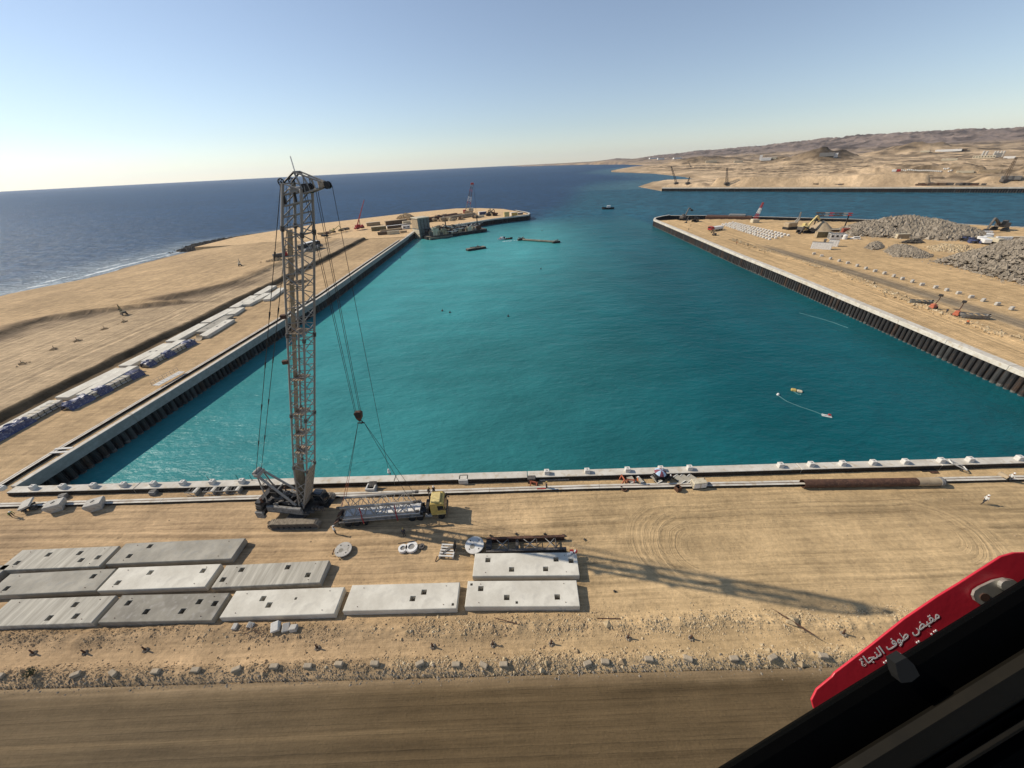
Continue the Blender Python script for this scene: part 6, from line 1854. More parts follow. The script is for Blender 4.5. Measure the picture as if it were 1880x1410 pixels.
def container(p, L, Wd, Hh, rz, mat, label, cat='container', group=None, roof=None, name='container', windows=0):
    r = thing(name, label, cat, p, rz, group)
    MB().box((0, 0, Hh / 2 + .1), (L, Wd, Hh)).build('body', M[mat], r)
    n = max(4, int(L / .9)); mb = MB()
    for i in range(n):
        x = -L / 2 + (i + .5) * L / n
        mb.box((x, -Wd / 2 - .03, Hh / 2 + .1), (L / n * .5, .08, Hh * .86)); mb.box((x, Wd / 2 + .03, Hh / 2 + .1), (L / n * .5, .08, Hh * .86))
    mb.build('side_ribs', M[mat], r)
    MB().box((0, 0, Hh + .13), (L + .08, Wd + .08, .10)).build('roof', M[roof or mat], r)
    for s in (-1, 1): MB().box((-L / 2 - .05, s * Wd * .24, Hh / 2 + .1), (.07, Wd * .44, Hh * .88)).build('door', M[roof or mat], r)
    for i in range(windows):
        x = -L / 2 + (i + .5) * L / windows
        w = MB().box((x, -Wd / 2 - .09, Hh * .6), (L / windows * .45, .06, Hh * .32)).build('window', M['glass'], r)
    return r
def cpx(px, py, wpx, dpx, hpx, rz, mat, label, z=0.05, **k):
    p = G(px, py, z); m = mpp(p)
    return container(p, wpx * m, dpx * m, hpx * m * 1.1, rz, mat, label, **k)
AR = R(41)      # line of the outer arm
LR = R(62)
cpx(686, 414, 24, 6, 5, AR * .6, 'tan', 'tan container with a flat pale roof at the left end of the far stores', roof='cream')
cpx(696, 423, 26, 7, 6, AR * .5, 'olive', 'olive sided container with cream roof in front of the far stores', roof='cream')
cpx(728, 412, 40, 7, 6.5, AR * .75, 'brown', 'long brown ribbed store behind the other containers on the far pier', roof='tan')
cpx(729, 418, 36, 4, 4, AR * .7, 'brown', 'low dark store with a white roof edge in the middle of the far stores', roof='white')
cpx(719, 424, 40, 3, 2.6, AR * .6, 'tan', 'long low tan stack before the far stores', roof='tan')
cpx(703, 431, 17, 4, 4.2, AR * .3, 'brown', 'brown crate stack at the head of the left quay apron')
cpx(723, 430, 22, 4, 5, AR * .3, 'cream', 'yellowish crate stack at the head of the left quay apron', roof='cream')
cpx(741, 427, 12, 4, 2.6, AR * .5, 'tan', 'small tan crate beside the moored tower block')
cpx(746, 420, 14, 5, 5, AR * .7, 'white', 'small white cabin left of the moored tower block', name='site_cabin', cat='cabin', windows=2)
cpx(747, 412, 14, 5, 5, AR * .7, 'cream', 'small cream store above the white cabin on the far pier')
cpx(812, 403, 7, 5, 5, AR, 'white', 'small white cabin beside the pipe stack on the outer arm', name='site_cabin', cat='cabin')
cpx(816, 398, 9, 4, 4, AR, 'tan', 'tan container behind the white cabin on the outer arm')
cpx(886, 394, 14, 5, 4.4, AR * .55, 'bluebox', 'blue container on the outer arm right of the red and white mast', roof='white')
cpx(883, 399, 12, 4, 3, AR * .55, 'cream', 'cream low container in front of the blue one on the outer arm')
cpx(930, 399, 9, 5, 8, AR * .4, 'pale_yellow', 'yellow shed near the tip of the outer arm', name='site_shed', cat='shed')
cpx(944, 396, 12, 5, 5, AR * .4, 'yellow', 'yellow machine housing right of the yellow shed at the pier tip', name='site_shed', cat='shed', roof='white')
cpx(955, 394, 10, 4, 3, AR * .4, 'machine', 'low grey shed with white roof at the very tip of the outer arm', name='site_shed', cat='shed', roof='white')
def pipes(px0, py0, px1, py1, n, r_, label, mat='rust', z=0.1):
    a, b = G(px0, py0, z), G(px1, py1, z); d = (b - a); L = d.length; d.normalize(); nn = Vector((-d.y, d.x, 0))
    root = thing('pipe_stack', label, 'pipe stack', (a + b) / 2, math.atan2(d.y, d.x), 'pipe stacks on the outer arm')
    for i in range(n):
        row = 0 if i < (n + 1) // 2 else 1; k = i if row == 0 else i - (n + 1) // 2
        y = (k - n / 4) * r_ * 2.1 + row * r_; zz = r_ + row * r_ * 1.75
        MB().cyl((-L / 2 + random.uniform(0, 2), y, zz), (L / 2 - random.uniform(0, 2), y, zz), r_, n=10).build('pipe', M[mat], root)
pipes(775, 409, 838, 398, 5, 1.0, 'long brown pipe stack behind the moored tower block on the outer arm')
pipes(806, 407, 872, 396, 5, .9, 'pale pipe stack nearest the moored barge on the outer arm', 'tan')
pipes(818, 403, 850, 398, 4, .9, 'short brown pipe stack beside the white cabin on the outer arm')

# tall block moored at the corner
p = G(775, 438, SEA_Z); m = mpp(p); tw = thing('caisson_tower', 'tall tan and grey steel block moored at the far corner of the basin', 'caisson', (p.x - .5, p.y + 6, SEA_Z), R(41))
MB().cbox((0, 0, 7.2), (10.5, 10.5, 15.4), .3).build('shell', M['greyhull'], tw)
MB().box((-5.3, 0, 3.2), (.4, 10.7, 7.0)).build('lower_panel', M['cream'], tw); MB().box((-5.25, 0, 10.9), (.3, 9.4, 6.6)).build('upper_panel', M['tan'], tw)
for z in (3.8, 7.4, 11.0): MB().box((0, -5.35, z), (10.6, .35, .5)).build('band', M['machine'], tw)
for x in (-3, 0, 3): MB().box((x, -5.4, 7.2), (.3, .3, 14.6)).build('rib', M['machine_dk'], tw)
MB().cbox((0, 0, 15.2), (11.2, 11.2, .6), .15).build('cap', M['cream'], tw)
# dredging barge with plant
a, b = G(786, 441, SEA_Z), G(897, 425, SEA_Z); d = b - a; L = d.length; ang = math.atan2(d.y, d.x)
dn = Vector((-d.y, d.x, 0)).normalized(); c = (a + b) / 2 + dn * 7.5
bg_ = thing('dredging_barge', 'long dark dredging barge crowded with machinery moored along the outer arm', 'barge', (c.x, c.y, SEA_Z), ang)
hull = MB(); hull.prism([(-L / 2, -6), (-L / 2 + 3, -7.2), (L / 2 - 3, -7.2), (L / 2, -5), (L / 2, 5), (L / 2 - 3, 7.2), (-L / 2 + 3, 7.2), (-L / 2, 6)], -.8, 2.1); hull.build('hull', M['iron'], bg_)
MB().box((0, 0, 2.15), (L - 2, 13, .12)).build('deck', M['pontoon'], bg_)
MB().box((-L * .30, -7.6, 1.0), (L * .36, 2.6, 1.3)).build('side_pontoon', M['pontoon'], bg_)
for k in range(9): MB().cyl((-L / 2 + 5 + k * L / 10, -7.35, .9), (-L / 2 + 5 + k * L / 10, -7.65, .9), .7, n=12).build('tyre_fender', M['tyre'], bg_)
rg = random.Random(31)
for k in range(84):
    x, y = rg.uniform(-L / 2 + 4, L / 2 - 5), rg.uniform(-5.8, 6.0); h = rg.uniform(.8, 4.2) * (1.5 if x < 0 else .8)
    MB().box((x, y, 2.2 + h / 2), (rg.uniform(1, 4.5), rg.uniform(.8, 2.6), h), rg.uniform(-.3, .3)).build('deck_housing', M[rg.choice(['machine', 'machine_dk', 'cream', 'tan', 'iron', 'tan', 'rust'])], bg_)
for k in range(70):
    x, y = rg.uniform(-L / 2 + 4, L / 2 - 6), rg.uniform(-5.8, 5.8); z = rg.uniform(2.6, 7.0)
    bar('deck_pipe', (x, y, z), (x + rg.uniform(-9, 9), y + rg.uniform(-1.5, 1.5), z + rg.uniform(-1, 1.6)), rg.uniform(.12, .3), rg.choice(['white', 'rust', 'machine', 'iron']), bg_)
for x, y, h in ((L * .34, -4.8, 13), (-L * .12, 3, 11), (-L * .38, -4, 9)): bar('spud_pole', (x, y, -1), (x, y, h), .45, 'iron', bg_)
for x0, z0, x1, z1 in ((-L * .30, 3, -L * .17, 9), (-L * .17, 9, -L * .05, 4), (L * .02, 3, L * .10, 8.5)):
    for y in (-2, 2): bar('gantry_beam', (x0, y, z0), (x1, y, z1), .28, 'machine', bg_)
# pontoons and floating line in the basin
def pontoon(px, py, wpx, dpx, label, rz=0.0, seed=1):
    p = G(px, py, SEA_Z); m = mpp(p); Lp, Wp = wpx * m, dpx * m
    r = thing('pontoon', label, 'pontoon', p, rz)
    hb2 = MB(); hb2.cbox((0, 0, .45), (Lp, Wp, 1.5), .25); hb2.build('float', M['iron'], r)
    rg = random.Random(seed); n = max(3, int(Lp / 2.5))
    for k in range(n): MB().box((-Lp / 2 + (k + .5) * Lp / n, 0, 1.28), (Lp / n * .86, Wp * .92, .16)).build('deck_board', M['pontoon'], r)
    for k in range(4): MB().cyl((rg.uniform(-.4, .4) * Lp, rg.uniform(-.35, .35) * Wp, 1.3), (rg.uniform(-.4, .4) * Lp, rg.uniform(-.35, .35) * Wp, 2.2), .22, n=8).build('bollard', M['machine'], r)
    return r
pontoon(874, 458, 37, 11, 'broad flat work raft alone in the basin below the barge', R(30), 2)
pontoon(957, 441, 14, 5, 'small float at the left end of the floating pipe', R(25), 3)
pontoon(1021, 446, 15, 5, 'small float at the right end of the floating pipe', R(20), 4)
a, b = G(960, 440, SEA_Z + .7), G(1020, 444, SEA_Z + .7)
o = MB().cyl((0, 0, 0), b - a, .75, n=10).build('floating_pipe', M['pontoon'], None, a); tag(o, 'long straight floating pipe between two small floats in the basin', 'floating pipe')
def boat(p, L, Wd, rz, label, hullmat='white_boat', cabin=True, cat='boat', red=False, z0=0.0):
    r = thing('boat', label, cat, p, rz)
    prof = [(-L / 2, -Wd * .40), (L * .15, -Wd * .5), (L * .38, -Wd * .28), (L / 2, 0), (L * .38, Wd * .28), (L * .15, Wd * .5), (-L / 2, Wd * .40)]
    lo = [(x * .92, y * .7) for x, y in prof]; h = L * .13; n = len(prof)
    vs = [(x, y, -.2) for x, y in lo] + [(x, y, h + (.35 * h if x > L * .3 else 0)) for x, y in prof]
    fs = [(i, (i + 1) % n, n + (i + 1) % n, n + i) for i in range(n)] + [tuple(range(n - 1, -1, -1))]
    vi = [(x * .93, y * .86, h * .55) for x, y in prof]
    vs += vi; fs += [(n + i, n + (i + 1) % n, 2 * n + (i + 1) % n, 2 * n + i) for i in range(n)] + [tuple(range(2 * n, 3 * n))]
    MB().add(vs, fs).build('hull', M[hullmat], r)
    if cabin:
        MB().cbox((-L * .05, 0, h + L * .06), (L * .28, Wd * .55, L * .16), .1).build('cabin', M['white'], r)
        MB().box((L * .095, 0, h + L * .085), (.06, Wd * .45, L * .06)).build('window', M['glass'], r)
        MB().cyl((-L * .05, 0, h + L * .14), (-L * .05, 0, h + L * .34), .07, n=6).build('mast', M['iron'], r)
    else:
        for k in range(3): MB().box((-L * .3 + k * L * .22, 0, h * .8), (L * .06, Wd * .8, .06)).build('thwart', M['timber'], r)
        MB().cbox((-L * .5, 0, h * .9), (.4, .4, .8), .08).build('outboard_motor', M['iron'], r)
    if red: MB().box((L * .1, 0, h + .3), (L * .2, Wd * .5, .6)).build('red_locker', M['red'], r); MB().box((-L * .3, 0, h + .5), (L * .15, Wd * .4, 1.0)).build('winch', M['iron'], r)
    return r
boat(G(1116, 384, SEA_Z), 14, 4.6, R(168), 'small white tug with dark hull alone in the blue channel mouth', 'iron')
boat(G(921, 440, SEA_Z), 7.0, 2.8, R(200), 'red and white workboat towing at the left end of the floating pipe', 'white_boat', True, red=True)
boat(G(934, 439, SEA_Z), 6.5, 2.4, R(20), 'dark open workboat beside the red and white one', 'iron', False)
p = G(938, 442, SEA_Z); mb = MB(); rg = random.Random(7)
for k in range(40):
    x = rg.uniform(-6.5, 6.5); mb.rock((x, rg.gauss(0, .5), .0), rg.uniform(.2, .6), squash=.25, rng=rg)
tag(mb.build('wake_foam', M['foam'], None, p, rz=R(12)), 'white foam stirred up between the workboat and the first float', kind='stuff')
# small things afloat
p = G(1462, 718, SEA_Z); r = thing('float_raft', 'yellow inflatable raft with a trailing line on the dark side of the basin', 'raft', p, R(-35))
MB().cbox((-.55, 0, .2), (1.1, .9, .5), .15).build('tube', M['yellow'], r); MB().cbox((.6, 0, .2), (1.1, .75, .4), .12).build('cushion', M['cream'], r)
MB().tube([Vector((-.5, -.5, .03)), Vector((0, -1.1, .03)), Vector((.5, -1.6, .03)), Vector((.9, -1.5, .03)), Vector((.7, -1.0, .03))], .05).build('line', M['rope'], r)
p = G(1428, 725, SEA_Z); o = MB().cyl((0, 0, -.1), (0, 0, .35), .3, .24, 12).cyl((0, 0, .35), (0, 0, .5), .08, n=6).build('buoy', M['white'], None, p); tag(o, 'small white buoy at the left end of the floating hose', 'buoy')
def hose(pts, label, rad=.055, name='floating_hose', wig=.15, seed=0):
    w = [G(a, b, SEA_Z + .05) for a, b in pts]; P0 = w[0].copy(); rg = random.Random(seed); out = []
    for a, b in zip(w[:-1], w[1:]):
        n = max(2, int((b - a).length / 1.2))
        for i in range(n): out.append(a.lerp(b, i / n) - P0 + Vector((0, rg.uniform(-wig, wig), rg.uniform(-.07, .02))))
    out.append(w[-1] - P0)
    o = MB().tube(out, rad, 6).build(name, M['rope'], None, P0); return tag(o, label, 'hose')
hose([(1430, 727), (1445, 737), (1470, 747), (1500, 757), (1514, 763)], 'thin pale hose floating between the white buoy and the red float')
hose([(1467, 574), (1500, 583), (1530, 592), (1557, 602)], 'pale floating line on the dark water near the right quay wall', .06, 'floating_line', .3, 3)
p = G(1518, 764, SEA_Z); r = thing('float_raft', 'small white and red float at the right end of the hose', 'raft', p, R(-30))
for y in (-.3, .25): MB().cyl((-.9, y, .08), (.8, y, .08), .12, n=8).build('pontoon_tube', M['white'], r)
MB().cbox((.45, .35, .25), (.5, .4, .35), .06).build('float_ball', M['red'], r)
for k, (px, py, mt, lab) in enumerate(((812, 571, 'rust', 'brown float left of the dark one in mid basin'), (826, 574, 'iron', 'small dark float right of the brown one in mid basin'), (933, 581, 'iron', 'tiny dark float alone in mid basin'), (735, 474, 'iron', 'tiny dark float near the far left corner of the basin'), (995, 424, 'iron', 'dark float above the floating pipe'), (993, 494, 'iron', 'dark float below the right end of the floating pipe'))):
    p = G(px, py, SEA_Z); o = MB().cyl((0, 0, -.1), (0, 0, .4), .42, .3, 10).cyl((0, 0, .4), (.2, 0, .9), .06, n=6).build('buoy', M[mt], None, p); tag(o, lab, 'buoy')

# ---- machines
def excavator(p, s, rz, mat, label, boom_up=50, cat='excavator', stick=-70):
    r = thing('excavator', label, cat, p, rz)
    for y in (-1.1, 1.1):
        MB().cbox((0, y * s, .45 * s), (3.6 * s, .6 * s, .85 * s), .25 * s).build('track', M['iron'], r)
    h = MB().cbox((-.5 * s, 0, 1.55 * s), (2.6 * s, 2.3 * s, 1.1 * s), .12 * s).build('house', M[mat], r)
    c = MB().cbox((.75 * s, .65 * s, 2.0 * s), (1.1 * s, .95 * s, 1.7 * s), .08 * s).build('cab', M[mat], r)
    MB().box((1.31 * s, .65 * s, 2.2 * s), (.05, .8 * s, 1.0 * s)).build('window', M['glass'], c)
    MB().cbox((-1.9 * s, 0, 1.5 * s), (.6 * s, 2.2 * s, 1.0 * s), .15 * s).build('counterweight', M['machine_dk'], r)
    a = Vector((1.0 * s, -.25 * s, 1.7 * s)); t = R(boom_up); b = a + Vector((math.cos(t), 0, math.sin(t))) * 4.6 * s; t2 = R(stick); c2 = b + Vector((math.cos(t2), 0, math.sin(t2))) * 2.9 * s
    def arm(p0, p1, w0, w1, nm):
        d = (p1 - p0).normalized(); n_ = Vector((-d.z, 0, d.x)); mid = p0.lerp(p1, .4) + n_ * w0 * .6
        L_ = (p1 - p0).length
        MB().extrude([(0, -w0 / 2), (L_ * .4, -w0 * .3), (L_, -w1 / 2), (L_, w1 / 2), (L_ * .4, w0 * .8), (0, w0 / 2)], d, n_, Vector((0, 1, 0)), p0, -.2 * s, .2 * s).build(nm, M[mat], r)
    arm(a, b, .5 * s, .35 * s, 'boom_arm'); arm(b, c2, .42 * s, .25 * s, 'stick_arm')
    MB().extrude([(0, 0), (.9 * s, -.2 * s), (1.0 * s, -.8 * s), (.3 * s, -.9 * s), (-.1 * s, -.4 * s)], Vector((1, 0, 0)), Vector((0, 0, 1)), Vector((0, 1, 0)), c2, -.55 * s, .55 * s).build('bucket', M['iron'], r)
    return r
def lorry(p, L, rz, cabm, bedm, label, name='truck'):
    r = thing(name, label, 'truck', p, rz)
    MB().box((0, 0, .75), (L, L * .22, .25)).build('chassis', M['iron'], r)
    c = MB().cbox((L * .38, 0, 1.85), (L * .22, L * .30, 2.0), .12).build('cab', M[cabm], r); MB().box((L * .495, 0, 2.2), (.05, L * .26, .8)).build('windscreen', M['glass'], c)
    MB().cbox((-L * .13, 0, 1.75), (L * .72, L * .30, 1.6), .08).build('bed', M[bedm], r)
    for x in (-.36, -.2, .34):
        for y in (-1, 1): MB().cyl((x * L, y * L * .15 - .15, .5), (x * L, y * L * .15 + .15, .5), .5, n=12).build('wheel', M['tyre'], r)
    return r
def car(p, rz, mat, label):
    r = thing('parked_car', label, 'car', p, rz)
    b_ = MB().extrude([(-2.2, .35), (2.2, .35), (2.25, .85), (1.2, 1.0), (.6, 1.55), (-1.9, 1.6), (-2.2, 1.0)], Vector((1, 0, 0)), Vector((0, 0, 1)), Vector((0, 1, 0)), (0, 0, 0), -.88, .88).build('body', M[mat], r)
    MB().extrude([(-1.8, 1.05), (1.1, 1.05), (.55, 1.48), (-1.75, 1.5)], Vector((1, 0, 0)), Vector((0, 0, 1)), Vector((0, 1, 0)), (0, 0, 0), -.9, .9).build('windows', M['glass'], r)
    for x in (-1.4, 1.4):
        for y in (-.8, .8): MB().cyl((x, y - .1, .34), (x, y + .1, .34), .34, n=12).build('wheel', M['tyre'], r)
    return r
def lattice_mast(root, p0, p1, w0, w1, n, mats, r_=.12):
    p0, p1 = Vector(p0), Vector(p1); d = (p1 - p0).normalized(); a = d.cross(Vector((0, 1, 0))).normalized(); b = d.cross(a)
    def C(t, i): 
        w = w0 + (w1 - w0) * t; s = ((-1, -1), (1, -1), (1, 1), (-1, 1))[i % 4]; return p0.lerp(p1, t) + a * s[0] * w / 2 + b * s[1] * w / 2
    for k in range(n):
        t0, t1 = k / n, (k + 1) / n; mt = mats[k % len(mats)]
        for i in range(4):
            bar('chord', C(t0, i), C(t1, i), r_, mt, root); bar('brace', C(t0, i), C(t1, i + 1), r_ * .6, mt, root)
# left pier machines
excavator(G(228, 577, 1.6), .62, R(150), 'olive', 'dark olive excavator with raised arm on the dark spoil bank', 62)
excavator(G(441, 488, 1.5), .62, R(120), 'cream', 'small excavator alone on the beach sand left of the crane boom', 65)
lorry(G(516, 473, 2), 8, R(40), 'red', 'machine_dk', 'dark lorry with red cab partly hidden by the crane boom on the left pier')
hp = thing('spoil_heap', 'brown spoil heap with dug face left of the crane boom on the pier', 'spoil heap', G(507, 480, 2))
mb = MB(); rg = random.Random(3)
for k in range(120):
    a = rg.uniform(0, 6.28); d = abs(rg.gauss(0, 1)); mb.rock((math.cos(a) * d * 4, math.sin(a) * d * 3, max(0, 1.8 - d * 1.3)), rg.uniform(.5, 1.2), rng=rg)
tag(mb.build('clods', M['stone_sand'], hp), kind='stuff')
p = G(570, 457, 2); m = mpp(p)
sc_ = thing('screening_plant', 'long grey screening plant with a white roof right of the crane boom', 'screening plant', p, R(70))
MB().cbox((0, 0, 2.2), (16, 4.2, 3.4), .2).build('housing', M['iron'], sc_); MB().cbox((2, .4, 4.1), (11, 4.0, .3), .1).build('roof', M['white'], sc_)
MB().box((-13, -.5, 1.7), (14, 1.4, .4), rot=Matrix.Rotation(R(6), 3, 'Y')).build('conveyor', M['machine_dk'], sc_)
rg = random.Random(14)
for k in range(16): MB().box((rg.uniform(-9, 8), -3 + rg.uniform(-1, .6), rg.uniform(.5, 1.6)), (rg.uniform(.8, 2.4), rg.uniform(.6, 1.6), rg.uniform(.8, 2.2)), rg.uniform(0, 3)).build('hopper', M[rg.choice(['machine', 'machine_dk', 'white', 'conc'])], sc_)
for k, (px, py, wpx, mt, lab) in enumerate(((592, 431, 12, 'olive', 'low olive dump of parts behind the screening plant'), (604, 429, 9, 'rust', 'low rusty dump of parts on the pier left of the red crane'), (627, 424, 8, 'olive', 'greenish parts heap midway to the red crane'), (637, 422, 6, 'machine_dk', 'small dark parts heap near the red crane'), (598, 434, 8, 'iron', 'dark dump of parts right behind the white roof'))):
    p = G(px, py, 1); m = mpp(p); r = thing('parts_heap', lab, 'parts heap', p, R(50)); rg = random.Random(40 + k)
    for j in range(9): MB().box((rg.uniform(-.5, .5) * wpx * m, rg.uniform(-1.5, 1.5), rg.uniform(.4, 1.3)), (rg.uniform(1, 3), rg.uniform(.8, 2), rg.uniform(.6, 1.8)), rg.uniform(0, 3)).build('part', M[mt if j % 3 else 'tan'], r)
excavator(G(612, 427, 1), 1.2, R(20), 'pale_yellow', 'pale yellow excavator behind the crane ropes on the left pier', 35)
p = G(660, 420, 1); mc = thing('mobile_crane', 'red mobile crane with a long raised telescopic boom on the left pier', 'mobile crane', p, R(60))
MB().cbox((0, 0, 1.3), (9.5, 2.8, 1.1), .15).build('carrier', M['red'], mc); MB().cbox((-1.2, 0, 2.7), (4.2, 2.6, 1.7), .15).build('superstructure', M['red'], mc); MB().cbox((3.9, .3, 2.2), (1.6, 2.0, 1.4), .1).build('cab', M['red'], mc)
for x in (-3.5, -1.8, 1.8, 3.5):
    for y in (-1.2, 1.2): MB().cyl((x, y - .25, .65), (x, y + .25, .65), .65, n=12).build('wheel', M['tyre'], mc)
tip = on_y(668.5, 367, p.y + 3) - p; tip = Matrix.Rotation(-R(60), 3, 'Z') @ tip; b0 = Vector((-1.5, 0, 3.2))
for t0, t1, r_ in ((0, .45, .46), (.42, .75, .36), (.72, 1, .26)): bar('boom_section', b0.lerp(tip, t0), b0.lerp(tip, t1), r_, 'red', mc)
bar('luffing_ram', Vector((1.6, 0, 2.4)), b0.lerp(tip, .25), .28, 'iron', mc); bar('hoist_rope', tip, tip + Vector((1.2, 0, -9)), .05, 'iron', mc)
for x in (-3.2, 3.4):
    for y in (-3, 3): MB().box((x, y * .75, .5), (.5, 1.9, .3)).build('outrigger', M['red'], mc)
# red and white mast on the outer arm
p = G(861, 392, .1); ms = thing('lattice_crane', 'red and white lattice crane standing on the outer arm', 'lattice crane', p, 0)
top = on_y(866.5, 338, p.y + 2) - p
MB().cbox((0, 0, 1.6), (9, 6, 2.4), .2).build('base', M['tan'], ms); MB().cbox((2.5, 3, 3.6), (5, 3.6, 3.0), .2).build('machine_house', M['cream'], ms); MB().cbox((-4.5, 0, 2.2), (3, 4, 3.4), .15).build('ballast', M['red'], ms)
lattice_mast(ms, (-1.2, 0, 2.5), top, 4.6, 1.6, 11, ['rust', 'boom', 'boom', 'red', 'white', 'white', 'rust', 'rust', 'red'], .16)
MB().cbox(top + Vector((.3, 0, .4)), (3.2, 1.6, 1.8), .2).build('head', M['red'], ms)
for w in (-.5, .5): bar('hoist_rope', top + Vector((1.7, w, 0)), (8.0, w, 1.0), .09, 'iron', ms)
for k, (px, py) in enumerate(((897, 396), (903, 394), (909, 396))): excavator(G(px, py, .1), 1.3, R(30 + 80 * k), ('machine_dk', 'olive', 'rust')[k], ('dark excavator beside the blue container on the outer arm', 'olive excavator in the middle of the three on the outer arm', 'rusty excavator nearest the pier tip')[k], 35)
# rubble mound behind the far stores, pier rocks along the beach
def rock_heap(name, outline, height, n, rmin, rmax, mat, label, seed, z=0.0):
    """heap of loose stones inside an outline surveyed on the ground"""
    w = np.array([tuple(G(a, b, z)[:2]) for a, b in outline]); c = w.mean(0)
    rg = np.random.RandomState(seed); pr = random.Random(seed); mb = MB(); k = 0
    mn, mx = w.min(0), w.max(0)
    X = rg.uniform(mn[0], mx[0], n * 4); Y = rg.uniform(mn[1], mx[1], n * 4)
    sdv = signed_inside(X, Y, w); R0 = max(sdv.max(), .1)
    for x, y, s in zip(X, Y, sdv):
        if s <= 0: continue
        h = height * min(1, (s / R0) ** .6 * 1.05) * (0.75 + .5 * float(vnoise(np.array([x * .15]), np.array([y * .15]), seed)[0]))
        r_ = rmin + (rmax - rmin) * pr.random() ** 1.8 * (1.35 if pr.random() < .06 else 1); mb.rock((x - c[0], y - c[1], h - r_ * .1), r_, rng=pr, squash=.8); k += 1
        if k >= n: break
    for _ in range(n // 14):
        i = pr.randrange(len(w)); f = pr.random(); q = w[i] * (1 - f) + w[(i + 1) % len(w)] * f - c
        q = q * pr.uniform(1.0, 1.16); r_ = pr.uniform(rmin * .5, rmin * 1.5); mb.rock((q[0], q[1], r_ * .3), r_, rng=pr)
    # the earth core under the stones
    ring = [(p - c) for p in w]; m_ = len(ring)
    for lev, (f0, f1, z0, z1) in enumerate(((1.0, .72, 0, height * .30), (.72, .42, height * .30, height * .58), (.42, .10, height * .58, height * .74))):
        vs = [(p[0] * f0, p[1] * f0, z0 - .2) for p in ring] + [(p[0] * f1, p[1] * f1, z1 - .2) for p in ring]
        mb.add(vs, [(i, (i + 1) % m_, m_ + (i + 1) % m_, m_ + i) for i in range(m_)])
    o = mb.build(name, mat, None, (c[0], c[1], z)); return tag(o, label, kind='stuff')
rock_heap('rubble_heap', [(728, 402), (740, 396), (755, 396), (764, 402), (750, 405)], 4, 500, .5, 1.3, M['stone_sand'], 'sandy rubble mound behind the far stores on the left pier', 51)
rock_heap('shore_rocks', [(322, 462), (350, 450), (400, 440), (470, 430), (520, 424), (520, 427), (470, 435), (430, 441), (395, 449), (360, 462)], .9, 1500, .5, 1.5, M['stone_dark'], 'black rocks along the shoreline of the left beach', 52, z=SEA_Z + .2)
rock_heap('shore_rocks', [(520, 424), (600, 413), (700, 402), (760, 393), (855, 383), (900, 385), (860, 388), (770, 398), (700, 406), (600, 418), (520, 429)], .8, 1700, .7, 1.7, M['stone_dark'], 'dark rocks along the seaward edge of the outer pier', 53, z=SEA_Z + .4)
for k, (px, py) in enumerate(((41, 668), (100, 641), (142, 626), (192, 604), (228, 591))):
    p = G(px, py, 1.45); r = thing('sand_heap', 'little sand heap with a stake, %s from the left on the pier road' % ORD[k], 'sand heap', p, 0, 'little heaps along the pier road'); rg = random.Random(60 + k); mb = MB()
    for j in range(40):
        a = rg.uniform(0, 6.28); d = abs(rg.gauss(0, .7)); mb.rock((math.cos(a) * d, math.sin(a) * d, max(-.1, .4 - d * .4)), rg.uniform(.12, .34), rng=rg)
    tag(mb.build('clods', M['stone_sand'], r), kind='stuff'); MB().cyl((0, 0, .2), (.1, 0, 1.2), .06, n=6).build('stake', M['rust'], r)

# ---- right pier
excavator(G(1254, 404, .1), 1.5, R(35), 'machine_dk', 'dark excavator with a curved raised arm at the tip of the right pier', 60, stick=-20)
excavator(G(1276, 407, .1), 1.3, R(200), 'iron', 'dark loader beside the excavator at the tip of the right pier', 20)
lorry(G(1313, 423, .1), 11, R(200), 'red', 'white', 'red and white lorry on the sand at the tip of the right pier')
excavator(G(1311, 432, .1), .7, R(90), 'brown', 'tiny brown machine below the red and white lorry', 40)
p = G(1338, 410, SEA_Z); r = thing('barge', 'low dark barge lying behind the right pier', 'barge', (p.x + 2, p.y + 6, SEA_Z), R(-32)); MB().cbox((0, 0, 2.4), (34, 8, 5.2), .5).build('hull', M['rust'], r); MB().cbox((6, 0, 5.6), (12, 5, 1.4), .3).build('hatch', M['machine'], r)
p = G(1385, 409, .1); r = thing('small_crane', 'slim white and red crane at the channel edge of the right pier', 'small crane', p); MB().cbox((0, 0, 1.4), (5, 3.5, 2.4), .2).build('base', M['cream'], r); lattice_mast(r, (0, 0, 2.6), (2.5, 0, 13.5), 2.0, .7, 6, ['red', 'red', 'white', 'white'], .14)
# rows of white armour blocks
blkm = MB(); blkm.cbox((0, 0, .65), (1.5, .9, 1.3), .2); blkm.cbox((0, 0, .65), (.7, 1.6, .8), .15)
A0, A1, A2, A3 = G(1326, 414, 0), G(1345, 410.5, 0), G(1446, 434, 0), G(1412, 441, 0)
first = None; nr, nc = max(3, int((A1 - A0).length / 2.9)), int((A3 - A0).length / 2.75)
for i in range(nr):
    for j in range(nc):
        u_, v_ = i / (nr - 1), j / (nc - 1); p = (A0.lerp(A1, u_)).lerp(A3.lerp(A2, u_), v_) + Vector((random.uniform(-.2, .2), random.uniform(-.2, .2), .05))
        if first is None: first = blkm.build('armour_block', M['conc_white'], None, p); o = first
        else: o = link('armour_block', first.data, None, p)
        o.rotation_euler = (0, 0, R(-60) + random.uniform(-.15, .15)); tag(o, 'white concrete armour block set out in the long rows on the right pier', 'armour block', 'rows of white armour blocks')
